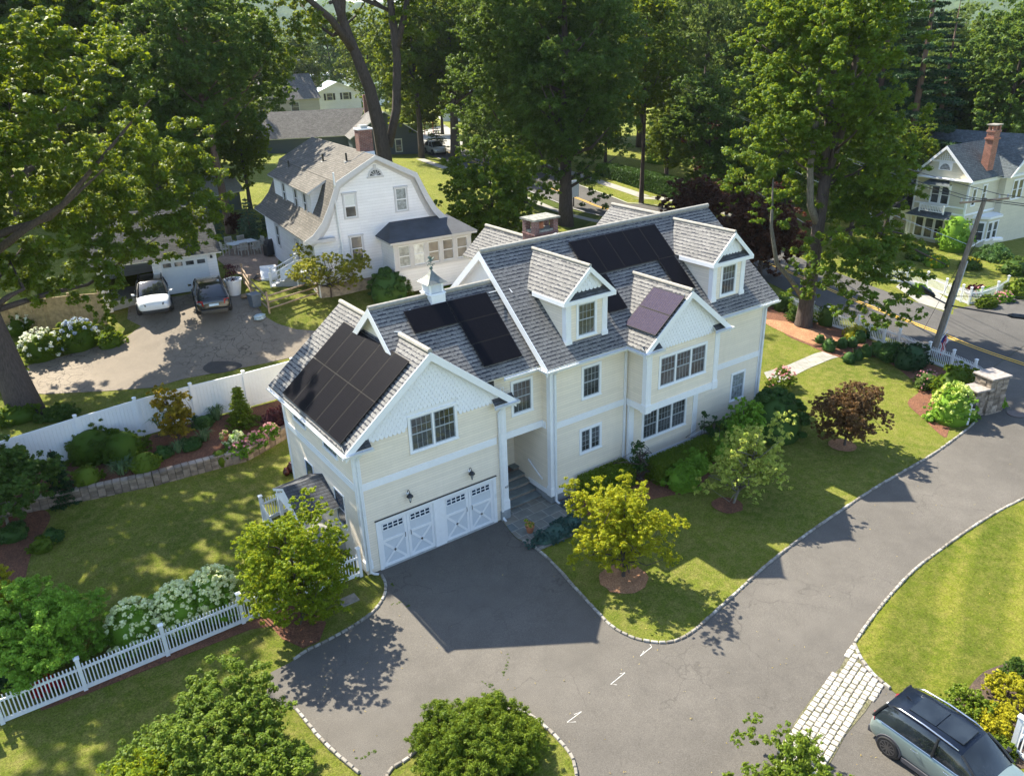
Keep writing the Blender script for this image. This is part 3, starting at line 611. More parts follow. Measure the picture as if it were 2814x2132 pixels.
# rear wings
def rearwing(x0, x1, yb, zp, nm, hip=False):
    xm = (x0+x1)/2; e = zp-PM*(x1-x0)/2; mb = MB(); mb.prism([(x0, 4.5, 0), (x1, 4.5, 0), (x1, 4.5, e-.12), (xm, 4.5, zp-.12), (x0, 4.5, e-.12)], (0, yb-4.5, 0)); hb(mb, nm, cream)
    mb = MB(); yj = MRY+(MPK-zp)/PM; o = .35; ze = e-PM*o
    yv = MRY+(MPK-ze)/PM
    poly_slope(mb, [(x0-o, yb+.3, ze), (x0-o, min(yv, yb), ze), (xm, yj, zp), (xm, yb+.3, zp)], (0, -1, 0)); poly_slope(mb, [(x1+o, yb+.3, ze), (x1+o, min(yv, yb), ze), (xm, yj, zp), (xm, yb+.3, zp)], (0, 1, 0))
    hb(mb, 'rear_wing_roof', [grey_roof, white]); mb = MB(); mb.tube([(xm, yj-.2, zp+.03), (xm, yb+.3, zp+.03)], .09, 8); hb(mb, 'ridge_cap', ridge_m)
rearwing(11.75, 14.15, 11.4, 9.0, 'rear_wing_wall'); rearwing(17.4, 21.9, 9.1, 9.5, 'rear_wing_wall')
# ---- roofs
mb = MB(); yf = -.255; yb = GYB+.25; xe0 = GX0-O_E; xe1 = GX1+O_E
yLv = lambda z: (z-ZE)/PM+LY-O_E       # where the link's front slope reaches height z
poly_slope(mb, [(xe0, yb, GE), (xe0, yf, GE), (GM, yf, GP), (GM, yb, GP)], (0, -1, 0), o=(xe0, yf, GE))
poly_slope(mb, [(xe1, yf, GE), (xe1, yb, GE), (GM, yb, GP), (GM, yf, GP)], (0, 1, 0), o=(xe1, yf, GE)); hb(mb, 'garage_wing_roof', [grey_roof, white])
mb = MB(); mb.tube([(GM, yf, GP+.02), (GM, 2.0, GP+.02)], .10, 8); mb.tube([(GM, LYB-1.9, GP+.02), (GM, yb, GP+.02)], .1, 8); mb.tube([(LX0-.3, LRY, LPK+.02), (MX0-.42, LRY, LPK+.02)], .10, 8)
mb.tube([(MX0-.4, MRY, MPK+.02), (MX1+.1, MRY, MPK+.02)], .11, 8); hb(mb, 'ridge_cap', ridge_m)
mb = MB(); ly0 = LY-O_E; yr_ = (GP-ZE)/PM+ly0; zl_ = GP-PG*(GM-LX0+.3)-.03; poly_slope(mb, [(GM+(GP-ZE)/PG-.1, ly0, ZE), (MX0-.35, ly0, ZE), (MX0-.35, LRY, LPK), (LX0-.3, LRY, LPK), (LX0-.3, (zl_-ZE)/PM+ly0, zl_), (GM, yr_-.05, GP-.04)], (1, 0, 0), o=(0, ly0, ZE)); slope(mb, (MX0-.35, 2*LRY-ly0, ZE), (LX0-.3, 2*LRY-ly0, ZE), (LX0-.3, LRY, LPK), (MX0-.35, LRY, LPK)); hb(mb, 'link_roof', [grey_roof, white])
mb = MB(); my0 = MY-O_E; xr = MX1+.34; xt = MX1+.05
# slight bell-cast lip at the eave, roof end leans in towards the ridge
slope(mb, (MX0-.4, my0, ZE), (xr+.1, my0, ZE), (xt, MRY, MPK), (MX0-.4, MRY, MPK)); slope(mb, (xr+.1, 2*MRY-my0, ZE), (MX0-.4, 2*MRY-my0, ZE), (MX0-.4, MRY, MPK), (xt, MRY, MPK)); hb(mb, 'main_roof', [grey_roof, white])
mb = MB(); yv = (BP-ZE)/PM+my0; by0 = BY-.255; bx0 = BX0-O_E; bx1 = BX1+O_E; ZBE = BP-PB*(BX1-BM+O_E)
yve = (ZBE-ZE)/PM+my0
poly_slope(mb, [(bx0, by0, ZBE), (bx0, yve, ZBE), (BM, yv, BP), (BM, by0, BP)], (0, -1, 0), o=(bx0, by0, ZBE)); poly_slope(mb, [(bx1, by0, ZBE), (bx1, yve, ZBE), (BM, yv, BP), (BM, by0, BP)], (0, 1, 0), o=(bx1, by0, ZBE)); hb(mb, 'bay_roof', [grey_roof, white])
mb = MB(); mb.tube([(BM, by0, BP+.02), (BM, yv, BP+.02)], .09, 8); hb(mb, 'ridge_cap', ridge_m)
# ---- rakes (white barge boards) and gable ornament
def rake(mb, a, b, w_=.24, th=.09, drop=.0):
    "board under a sloping roof edge from a (eave) to b (peak), facing -y"
    a, b = Vector(a), Vector(b); d = (b-a).normalized(); dn = Vector((0, 0, -1)); mb.prism([a+Vector((0, 0, -drop)), b+Vector((0, 0, -drop)), b+dn*w_/max(.3, abs(d.x)+abs(d.y)), a+dn*w_*1.], (0, th, 0))
mb = MB()
def rakeboard(mb, x0, z0, x1, z1, y, w_, th):
    c = math.hypot(x1-x0, z1-z0); s = w_*c/abs(x1-x0); mb.prism([(x0, y, z0), (x1, y, z1), (x1, y, z1-s), (x0, y, z0-s)], (0, th, 0))
rakeboard(mb, xe0, GE-.01, GM, GP-.01, yf-.035, .25, .03); rakeboard(mb, xe1, GE-.01, GM, GP-.01, yf-.035, .25, .03)
rakeboard(mb, bx0, ZBE-.01, BM, BP-.01, by0-.035, .22, .03); rakeboard(mb, bx1, ZBE-.01, BM, BP-.01, by0-.035, .22, .03)
for x, (ya, yb_, za, zb_) in ((MX0-.435, (my0, MRY, ZE, MPK)), (MX0-.435, (2*MRY-my0, MRY, ZE, MPK)), (LX0-.335, (ly0+.9, LRY, ZE+.9*PM, LPK)), (LX0-.335, (2*LRY-ly0-1, LRY, ZE+PM, LPK))):
    c = math.hypot(yb_-ya, zb_-za); s = .24*c/abs(yb_-ya); mb.prism([(x, ya, za+.02), (x, yb_, zb_+.02), (x, yb_, zb_-s), (x, ya, za-s)], (.034, 0, 0))
mb.prism([(MX0+.0-.02, LRY-1.0, LPK-.3), (MX0-.02, MYB, mz(MYB)-.3), (MX0-.02, MYB, mz(MYB)), (MX0-.02, MRY, mz(MRY)), (MX0-.02, MRY-1.2, mz(MRY-1.2)), (MX0-.02, MRY-1.2, mz(MRY-1.2)-.35), (MX0-.02, MRY, mz(MRY)-.38)], (.018, 0, 0))
# soffits
mb.prism([(xe0+.02, yf, GE-.09), (xe0+.02, yf+.25, GE-.09), (xe0+.02, yf+.25, GE-.12), (xe0+.02, yf, GE-.12)], (O_E-.02, 0, 0))
hb(mb, 'barge_board', white)
# ---- scalloped shingle panels
def scallops(mb, xm, zpk, slope_, zlow, y, r=.085, row=.135, x0=None, x1=None, excl=None):
    z = zlow; k = 0
    while z < zpk-.2:
        half = (zpk-.16-z)/slope_; n = int(half/r)+1
        for i in range(-n, n+1):
            x = xm+i*2*r+(k % 2)*r
            if abs(x-xm) > (zpk-.2-z)/slope_: continue
            if x0 is not None and (x-r < x0 or x+r > x1): continue
            if excl and excl[0]-.05 < x < excl[1]+.05 and excl[2]-.1 < z < excl[3]+.05: continue
            top = z+row*1.6; pts = [(x-r*.97, y-.012+.0, top), (x-r*.97, y-.034, z+r)]+[(x-r*.97*cos(a), y-.044, z+r-r*sin(a)) for a in (pi/5, 2*pi/5, pi/2, 3*pi/5, 4*pi/5)]+[(x+r*.97, y-.034, z+r), (x+r*.97, y-.012, top)]
            mb.face(pts, 0); mb.face([pts[1], (pts[1][0], y, pts[1][2])]+[(p[0], y, p[2]) for p in pts[2:7]]+[(pts[7][0], y, pts[7][2]), pts[7]]+pts[6:1:-1], 0) if 0 else None
            for a_, b_ in zip(pts[1:7], pts[2:8]): mb.face([a_, (a_[0], y, a_[2]), (b_[0], y, b_[2]), b_], 0)
        z += row; k += 1
mb = MB()
def tri_back(mb, xm, zpk, s, zlow, y):
    h = (zpk-.12-zlow-.1)/s; mb.prism([(xm-h, y, zlow+.1), (xm+h, y, zlow+.1), (xm, y, zpk-.12)], (0, .012, 0))
tri_back(mb, GM, GP, PG, 5.42, -.014); scallops(mb, GM, GP, PG, 5.30, -.014, excl=(1.64, 3.69, 4.3, 5.84)); hb(mb, 'scalloped_gable', scalm)
mb = MB(); tri_back(mb, BM, BP, PB, 6.22, BY-.014); scallops(mb, BM, BP, PB, 6.12, BY-.014, excl=None); hb(mb, 'scalloped_gable', scalm)
# ---- bands, corner boards, plinths
mb = MB()
mb.box(GX0+.2, GX1-.44, -.03, 0, 3.528, 3.797); mb.box(GX0-.03, GX0, .2, GYB-.15, 3.5, 3.77)
mb.box(GX1, MX0-.0, LY-.035, LY-.003, ZB0-.02, ZB1); mb.box(MX0-.035, MX0-.002, LY-.03, MY+.3, ZB0-.02, ZB1)
mb.box(MX0+.26, BX0, MY-.03, MY-.002, ZB0, ZB1); mb.box(BX1, MX1-.2, MY-.03, MY-.002, ZB0, ZB1)
mb.box(BX0+.2, BX1-.2, BY-.035, BY-.002, ZB0-.02, ZB1); mb.box(BX0-.035, BX0-.002, BY+.2, MY, ZB0-.02, ZB1); mb.box(BX1+.002, BX1+.035, BY+.2, MY, ZB0-.02, ZB1)
mb.box(BX0, BX1, BY, MY-.19, ZB0-.04, ZB0-.003)
hb(mb, 'trim_band', white)
def cboard(mb, x0, x1, y0, y1, z0, z1, pl=.35):
    mb.box(x0, x1, y0, y1, z0, z1)
    if pl: mb.box(x0-.03, x1+.03, y0-.03, y1+.03, z0, z0+pl); mb.box(x0-.015, x1+.015, y0-.015, y1+.015, z0+pl, z0+pl+.04)
mb = MB(); zs = GE-.16
cboard(mb, GX0-.035, GX0+.2, -.035, .16, .25, zs); cboard(mb, GX1-.22, GX1+.035, -.035, .18, .42, zs, .4); cboard(mb, GX0-.03, GX0+.1, GYB-.14, GYB+.03, .2, zs, 0)
cboard(mb, MX0-.035, MX0+.24, MY-.035, MY+.2, .42, ZE-.16, .38); cboard(mb, MX1-.2, MX1+.035, MY-.035, MY+.2, .42, ZE-.16, .38)
cboard(mb, BX0-.035, BX0+.24, BY-.035, BY+.22, ZB0-.06, ZE-.12, .36); cboard(mb, BX1-.24, BX1+.035, BY-.035, BY+.22, ZB0-.06, ZE-.12, .36)
cboard(mb, BX0-.02, BX0+.27, MY-.215, MY-.1, .42, ZB0-.05, .3); cboard(mb, BX1-.27, BX1+.02, MY-.215, MY-.1, .42, ZB0-.05, .3)
for x0, x1, y in ((GX1-.18, GX1-.02, -.045), (MX0+.03, MX0+.19, MY-.045), (BX0+.03, BX0+.19, BY-.045), (BX1-.19, BX1-.03, BY-.045), (MX1-.16, MX1-.02, MY-.045)):   # raised panel mouldings
    z0_ = 1.0 if y > -1 else 4.0
    for a, b in ((z0_, 3.4), (3.85, ZE-.5)) if y > -1 else ((4.0, 6.0),):
        for q in ((x0, x0+.02, a, b), (x1-.02, x1, a, b), (x0+.02, x1-.02, a, a+.02), (x0+.02, x1-.02, b-.02, b)): mb.box(q[0], q[1], y, y+.009, q[2], q[3])
# water table
mb.box(GX0-.02, .01, -.028, -.002, .0, .22) if 0 else None
mb.box(MX0+.3, BX0, MY-.03, MY-.002, .42, .62); mb.box(BX1, MX1-.25, MY-.03, MY-.002, .42, .62); mb.box(BX0+.28, BX1-.28, MY-.21, MY-.183, .42, .62)
mb.box(MX0-.03, MX0-.002, MY+.25, 1.2, .42, .64)
hb(mb, 'corner_board', white)
# ---- gutters and downspouts
gut = MB()
def gutter(mb, a, b, out, w_=.13, h=.12):
    a, b, out = Vector(a), Vector(b), Vector(out); t = (b-a).normalized(); up = Vector((0, 0, 1))
    prof = [(0, 0), (0, -h), (w_*.7, -h), (w_, -.01), (w_-.012, -.01), (w_*.66, -h+.014), (.012, -h+.014), (.012, 0)]
    A = [a+out*p+up*q for p, q in prof]; mb.prism(A, b-a)
    n = int((b-a).length/.55)
    for k in range(1, n+1):
        c = a+(b-a)*(k/(n+1)); mb.prism([c+up*-.012, c+out*w_+up*-.012, c+out*w_+up*-.03, c+up*-.03], t*.02)
gz = -.05
gutter(gut, (xe0, yb, GE+gz), (xe0, yf-.1, GE+gz), (-1, 0, 0)); gutter(gut, (xe0-.13, yf-.02, GE+gz), (GX0+.66, yf-.02, GE+gz), (0, -1, 0))
gutter(gut, (GX1-.62, yf-.02, GE+gz), (xe1+.12, yf-.02, GE+gz), (0, -1, 0)); gutter(gut, (xe1, yf-.1, GE+gz), (xe1, .5, GE+gz), (1, 0, 0))
gutter(gut, (GX1-.1, ly0, ZE+gz), (MX0-.4, ly0, ZE+gz), (0, -1, 0)); gutter(gut, (MX0-.4, ly0, ZE+gz), (MX0-.4, my0-.1, ZE+gz), (-1, 0, 0))
gutter(gut, (MX0-.5, my0, ZE+gz), (bx0, my0, ZE+gz), (0, -1, 0)); gutter(gut, (bx0, my0, ZBE+gz), (bx0, by0-.1, ZBE+gz), (-1, 0, 0)); gutter(gut, (bx0-.13, by0-.02, ZBE+gz), (bx0+1.0, by0-.02, ZBE+gz), (0, -1, 0))
gutter(gut, (bx1-.95, by0-.02, ZBE+gz), (bx1+.13, by0-.02, ZBE+gz), (0, -1, 0)); gutter(gut, (bx1, by0-.1, ZBE+gz), (bx1, my0, ZBE+gz), (1, 0, 0)); gutter(gut, (bx1, my0, ZE+gz), (xr+.1, my0, ZE+gz), (0, -1, 0))
hb(gut, 'gutter', offwhite)
mb = MB()
for x0, x1, y in ((xe0+.02, GX0+.62, yf), (GX1-.6, xe1-.02, yf)):          # little returns with their own shingles
    poly_slope(mb, [(x0, y, GE-.04), (x1, y, GE-.04), (x1, -.02, GE+.2), (x0, -.02, GE+.2)], (1, 0, 0), .03)
for x0, x1 in ((bx0+.02, bx0+.95), (bx1-.9, bx1-.02)): poly_slope(mb, [(x0, by0, ZBE-.04), (x1, by0, ZBE-.04), (x1, BY-.02, ZBE+.16), (x0, BY-.02, ZBE+.16)], (1, 0, 0), .03)
poly_slope(mb, [(MX1+.05, 1.0, 3.0), (MX1+1.3, 1.0, 2.92), (MX1+1.3, 3.4, 2.92), (MX1+.05, 3.4, 3.3)], (0, 1, 0), .08)
hb(mb, 'eave_return_roof', [darkroof, white])
mb = MB()
def spout(mb, top, x, y, zb, kick=(0, -.25), off=(0, 0)):
    r = .042; mb.box(x-r, x+r, y-r, y+r, zb+.12, top-.35)
    mb.tube([(x+off[0], y+off[1], top), (x+off[0], y+off[1], top-.1), (x, y, top-.32), (x, y, top-.4)], .045, 8); mb.tube([(x, y, zb+.16), (x+kick[0]*.4, y+kick[1]*.4, zb+.07), (x+kick[0], y+kick[1], zb+.03)], .045, 8)
    for z in (top-.9, (top+zb)/2, zb+.7): mb.box(x-.055, x+.055, y-.048, y+.03, z, z+.03)
spout(mb, GE-.15, GX0+.09, -.09, .0, (.25, -.12), (.12, -.12)); spout(mb, GE-.15, GX1-.32, -.08, .02, (.02, -.2), (.15, -.1)); spout(mb, ZE-.12, MX0+.17, MY-.09, .05, (.1, -.2), (.05, -.15))
spout(mb, ZE-.1, BX0-.14, MY-.05, .1, (-.05, -.2), (0, -.1)); spout(mb, ZE-.12, MX1-.08, MY-.09, .1, (.1, -.2), (.15, -.15))
hb(mb, 'downspout', offwhite)
# ---- windows
def window(parent, fr, w_, h, nx=4, ny=4, style='dh', units=1, tm=.10, gm=None, name='window', trimm=None, inv=None, sash=.045, mun=.013, double=True):
    "trimmed double-hung window (outer size incl. trim); fr: origin at lower-left of the trim, X right, Z up, Y into the wall"
    m = MB(); g = MB(); m.box(0, w_, -.035, 0, 0, tm, 0, fr); m.box(0, w_, -.035, 0, h-tm, h, 0, fr); m.box(0, tm, -.035, 0, tm, h-tm, 0, fr); m.box(w_-tm, w_, -.035, 0, tm, h-tm, 0, fr); m.box(-.02, w_+.02, -.06, -.036, 0, .045, 0, fr)
    mu = .07; uw = (w_-2*tm-mu*(units-1))/units
    for k in range(units):
        x0 = tm+k*(uw+mu); x1 = x0+uw; z0, z1 = tm, h-tm
        if k < units-1: m.box(x1, x1+mu, -.03, 0, z0, z1, 0, fr)
        zm = (z0+z1)/2; halves = ((z0, zm+.02, -.010), (zm-.02, z1, -.022)) if style == 'dh' else ((z0, z1, -.015),)
        for a, b, y in halves:
            m.box(x0, x1, y, y+.011, a, a+sash, 1, fr); m.box(x0, x1, y, y+.011, b-sash, b, 1, fr); m.box(x0, x0+sash, y, y+.011, a+sash, b-sash, 1, fr); m.box(x1-sash, x1, y, y+.011, a+sash, b-sash, 1, fr)
            ww = x1-x0-2*sash; hh = b-a-2*sash; ny_ = ny//2 if style == 'dh' else ny
            for i in range(1, nx): xx = x0+sash+ww*i/nx; m.box(xx-mun/2, xx+mun/2, y+.001, y+.010, a+sash, b-sash, 1, fr)
            for j in range(1, ny_): zz = a+sash+hh*j/ny_; m.box(x0+sash, x1-sash, y+.002, y+.009, zz-mun/2, zz+mun/2, 1, fr)
        g.box(x0+.005, x1-.005, -.008, -.004, z0, z1, 0, fr)
    o = m.build(name, [trimm or white, sash_m], parent); gl = g.build('pane', gm or glass, o)
    if inv is not None: o.matrix_parent_inverse = inv
    return o
sash_m = plain('grey_sash', (.36, .40, .44), .45, var=.05); sash_w = plain('white_sash', (.72, .74, .76), .45, var=.05)
IH = Matrix.Translation(-HL)
def HW(x, y, z, w_, h, **k): return window(HOUSE, frame((x, y, z), (1, 0, 0)), w_, h, inv=IH, **k)
HW(1.645, -.012, 4.34, 2.035, 1.48, units=2); HW(6.25, LY, 4.34, 1.06, 1.50); HW(9.33, MY, 4.35, 1.05, 1.48)
HW(9.23, MY, 1.86, 1.22, 1.19, units=2, style='cs', nx=2, ny=4, tm=.11); HW(18.58, MY, 1.53, 1.02, 1.50, gm=curtain); HW(12.5, BY, 4.35, 2.86, 1.46, units=3); HW(12.62, MY-.18, 1.44, 2.78, 1.46, units=3)
# left flank: two small awning windows under the eave, two tall screened windows
FL = lambda y, z: frame((GX0, y, z), (0, -1, 0))
for y, z, w_, h, gmat, ny in ((5.75, 4.25, 1.35, .45, glass, 2), (2.75, 4.22, 1.35, .45, glass, 2)): window(HOUSE, FL(y, z), w_, h, nx=6, ny=ny, style='cs', tm=.06, inv=IH, gm=gmat)
for y, z, w_, h in ((5.15, 1.2, .86, 1.52), (2.28, 1.25, .92, 1.5)): window(HOUSE, FL(y, z), w_, h, nx=1, ny=2, tm=.045, inv=IH, gm=blueglass, sash=.02)
# ---- dormers
def dormer(xm, zs):
    y0 = -.12; hw = 1.055; yf_ = -.33; zp = 9.854; zb = 6.72; zt = 8.58; s = (zp-8.696)/1.305
    g = MB(); yb_ = lambda z: (z-ZE)/PM+my0
    # cheeks + front
    g.prism([(xm-hw, y0, zb-.1), (xm+hw, y0, zb-.1), (xm+hw, y0, zt), (xm+hw-.05, y0, zt+.1), (xm, y0, zp-.14), (xm-hw+.05, y0, zt+.1), (xm-hw, y0, zt)], (0, 3.4, 0))
    d = g.build('dormer', cream, HOUSE); d.matrix_parent_inverse = IH
    r = MB(); ze = 8.696-.02; xo = 1.305
    for sg in (-1, 1):
        poly_slope(r, [(xm+sg*xo, yf_, ze), (xm+sg*xo, yb_(ze), ze), (xm, yb_(zp), zp), (xm, yf_, zp)], (0, sg, 0), .07, o=(xm, yf_, zp))
    r.tube([(xm, yf_, zp+.02), (xm, yb_(zp), zp+.02)], .075, 8, 2); r.build('dormer_roof', [grey_roof, white, ridge_m], d)
    t = MB(); rakeboard(t, xm-xo, ze, xm, zp, yf_-.03, .17, .028); rakeboard(t, xm+xo, ze, xm, zp, yf_-.03, .17, .028)
    t.box(xm-xo-.02, xm+xo+.02, yf_-.05, yf_-.0, ze-.20, ze-.03); t.box(xm-xo-.02, xm-xo+.04, yf_, yb_(ze-.2)-.1, ze-.20, ze-.02); t.box(xm+xo-.04, xm+xo+.02, yf_, yb_(ze-.2)-.1, ze-.20, ze-.02)
    t.box(xm-xo+.04, xm+xo-.04, yf_, y0, ze-.19, ze-.16)
    for sg in (-1, 1):
        xa = xm+sg*(hw-.12); cboard(t, xa-.13, xa+.13, y0-.04, y0+.2, zb-.06, ze-.17, .32)
        for z0_, z1_ in ((7.15, 7.8), (7.85, 8.42)):
            for q in ((xa-.08, xa-.065, z0_, z1_), (xa+.065, xa+.08, z0_, z1_), (xa-.065, xa+.065, z0_, z0_+.015), (xa-.065, xa+.065, z1_-.015, z1_)): t.box(q[0], q[1], y0-.049, y0-.04, q[2], q[3])
    t.box(xm-.9, xm+.9, y0-.03, y0, zb+.02, zb+.12)
    t.build('dormer_trim', white, d)
    e = MB(); poly_slope(e, [(xm-xo+.1, yf_+.01, ze-.02), (xm+xo-.1, yf_+.01, ze-.02), (xm+xo-.3, y0-.005, ze+.2), (xm-xo+.3, y0-.005, ze+.2)], (1, 0, 0), .03); e.build('pent_roof', [darkroof, white], d)
    sc = MB(); tri_back(sc, xm, zp-.05, s, ze+.18, y0-.014); scallops(sc, xm, zp-.12, s, ze+.18, y0-.014, r=.1, row=.15); sc.build('scallops', scalm, d)
    window(d, frame((xm-.53, y0-.002, 6.95), (1, 0, 0)), 1.05, 1.49, inv=None)
dormer(9.804, 0); dormer(18.12, 0)
# ---- chimney, cupola, weathervane
mb = MB(); cx0, cx1, cy0, cy1 = 10.95, 12.25, 4.75, 5.65; mb.box(cx0, cx1, cy0, cy1, 8.6, 10.05); mb.box(cx0-.03, cx1+.03, cy0-.03, cy1+.03, 9.95, 10.0)
for x, y in ((cx0, cy0), (cx1-.26, cy0), (cx0, cy1-.26), (cx1-.26, cy1-.26)): mb.box(x, x+.26, y, y+.26, 10.05, 10.58)
mb.box(cx0+.02, cx1-.02, cy0+.02, cy1-.02, 9.99, 10.15, 1); mb.lathe([(.16, 0), (.13, .25)], (11.6, 5.2, 10.15), 10, 2)
mb.box(cx0-.08, cx1+.08, cy0-.08, cy1+.08, 10.58, 10.66, 1); hb(mb, 'chimney', [dkbrick, plain('lichened_slab', (.22, .22, .19), .95, var=.5, sc=6), terra])
cu = MB(); cx, cy = 4.71, LRY; s_ = .36
cu.box(cx-s_, cx+s_, cy-.5, cy+.5, 8.55, 9.14); cu.box(cx-.44, cx+.44, cy-.46, cy+.46, 9.14, 9.20)
for sx in (-1, 1):
    for sy in (-1, 1): cu.box(cx+sx*.31-.05, cx+sx*.31+.05, cy+sy*.31-.05, cy+sy*.31+.05, 9.2, 9.62)
cu.box(cx-.27, cx+.27, cy-.27, cy+.27, 9.2, 9.6)
for k in range(7):
    z = 9.22+k*.055; cu.prism([(cx-.27, cy-.335, z), (cx-.27, cy-.27, z+.05), (cx-.27, cy-.27, z+.04), (cx-.27, cy-.335, z-.01)], (.54, 0, 0)); cu.prism([(cx-.335, cy-.27, z), (cx-.27, cy-.27, z+.05), (cx-.27, cy-.27, z+.04), (cx-.335, cy-.27, z-.01)], (0, .54, 0))
cu.box(cx-.40, cx+.40, cy-.40, cy+.40, 9.6, 9.66)
CS = lambda L_: [(cx+(x-cx)*.84, cy+(y-cy)*.84, 8.75+(z-8.75)*.84) for x, y, z in L_]
cu.v = CS(cu.v); cup = hb(cu, 'cupola', white); cr = MB(); lay = [(.52, 9.66), (.34, 9.80), (.18, 9.97), (.07, 10.12), (.03, 10.2)]
for i, (r, z) in enumerate(lay):
    cr.v += [(cx-r, cy-r, z), (cx+r, cy-r, z), (cx+r, cy+r, z), (cx-r, cy+r, z)]
for i in range(4):
    for k in range(4): a = i*4; cr.f.append((a+k, a+(k+1) % 4, a+4+(k+1) % 4, a+4+k)); cr.m.append(0)
cr.face([(cx-.52, cy-.52, 9.661), (cx-.52, cy+.52, 9.661), (cx+.52, cy+.52, 9.661), (cx+.52, cy-.52, 9.661)])
cr.v = CS(cr.v); cr.build('cupola_roof', leadroof, cup)
wv = MB(); wv.lathe([(.02, 0), (.07, .05), (.08, .1), (.05, .16), (.015, .18)], (cx, cy, 10.2), 10); wv.tube([(cx, cy, 10.3), (cx, cy, 10.6)], .014, 6)
for dx, dy in ((.17, 0), (-.17, 0), (0, .17), (0, -.17)): wv.tube([(cx, cy, 10.45), (cx+dx, cy+dy, 10.45)], .01, 5); wv.lathe([(.028, -.028), (.028, .028)], (cx+dx, cy+dy, 10.45), 6)
WV0 = len(wv.v)
# flying winged figure: body, head, wings, stick
wv.tube([(cx-.33, cy, 10.70), (cx-.2, cy, 10.76), (cx, cy, 10.76), (cx+.14, cy, 10.84), (cx+.26, cy, 10.93), (cx+.31, cy, 10.9)], [.012, .03, .075, .05, .03, .012], 7)
wv.prism([(cx-.05, cy-.01, 10.8), (cx+.1, cy-.01, 10.84), (cx+.03, cy-.09, 11.08), (cx-.12, cy-.1, 11.02)], (0, .012, 0)); wv.prism([(cx-.05, cy+.02, 10.8), (cx+.1, cy+.02, 10.84), (cx+.0, cy+.1, 11.06), (cx-.15, cy+.1, 10.98)], (0, .012, 0))
wv.tube([(cx-.08, cy, 10.72), (cx-.13, cy, 10.62), (cx-.06, cy, 10.56)], .02, 5); wv.tube([(cx+.05, cy, 10.72), (cx+.02, cy, 10.62)], .02, 5)
_i = WV0
wv.v = wv.v[:_i]+[(cx+(x-cx)*.72, cy+(y-cy)*.72, 10.58+(z-10.7)*.72) for x, y, z in wv.v[_i:]]
wv.v = CS(wv.v); wv.build('weathervane', patina, cup)
# ---- solar panels (each module its own part)
def panel(corner, e, up, w_, h, mat, lift=.11):
    c, e, up = Vector(corner), Vector(e).normalized(), Vector(up).normalized(); n = e.cross(up).normalized(); n = -n if n.z < 0 else n
    o = c+n*lift; g = .008; A = [o+e*g+up*g, o+e*(w_-g)+up*g, o+e*(w_-g)+up*(h-g), o+e*g+up*(h-g)]; mb = MB(); b = .018
    I = [o+e*(g+b)+up*(g+b), o+e*(w_-g-b)+up*(g+b), o+e*(w_-g-b)+up*(h-g-b), o+e*(g+b)+up*(h-g-b)]
    for k in range(4): mb.face([A[k], A[(k+1) % 4], I[(k+1) % 4], I[k]], 1)
    mb.face(I, 0, [(0, 0), (w_, 0), (w_, h), (0, h)])
    for k in range(4): mb.face([A[k]-n*.035, A[(k+1) % 4]-n*.035, A[(k+1) % 4], A[k]], 1)
    mb.face([q-n*.035 for q in A[::-1]], 1)
    if abs(e.y) < .5 and abs(up.y) > .1 or True: mb.box(0, 0, 0, 0, 0, 0) if 0 else None
    hb(mb, 'solar_panel', [mat, frame_m])
frame_m = plain('black_anodised_frame', (.022, .020, .019), .6, spec=.1, var=.1); bfr = plain('bronze_frame', (.14, .12, .11), .4, var=.1)
gup = Vector((1, 0, PG)).normalized(); px0 = Vector((-.78, .2, GE+(-.78-xe0)*PG)); hl = 1.855
for i in range(5 and 5):
    for j in range(2): pass
pw = (5.66-.2)/5.0
for i in range(5):
    for j in range(2): panel(px0+Vector((0, i*pw, 0))+gup*(j*hl), (0, 1, 0), gup, pw, hl, solar)
mup = Vector((0, 1, PM)).normalized()
def onL(x, y): return Vector((x, y, ZE+PM*(y-ly0)))
def onM(x, y): return Vector((x, y, ZE+PM*(y-my0)))
for c, w_, h in ((onL(3.16, 1.81), 1.86, 1.03), (onL(5.04, 1.81), 1.83, 1.03), (onL(5.07, 1.02), 1.80, 1.03), (onL(5.10, .23), 1.76, 1.03)): panel(c, (1, 0, 0), mup, w_, h, solar)
for k in range(5): panel(onM(11.62+k*1.025, 1.9), (1, 0, 0), mup, 1.025, 1.86, solar)
panel(onM(15.62, .5), (1, 0, 0), mup, 1.03, 1.84, solar); panel(onM(11.45, .45), (1, 0, 0), mup, 1.05, 1.84, solar)
bup = Vector((1, 0, PB)).normalized(); q0 = Vector((12.06, -1.76, ZBE+(12.06-bx0)*PB))
for j in range(2): panel(q0+bup*(j*1.035), (0, 1, 0), bup, 1.79, 1.03, solar2)
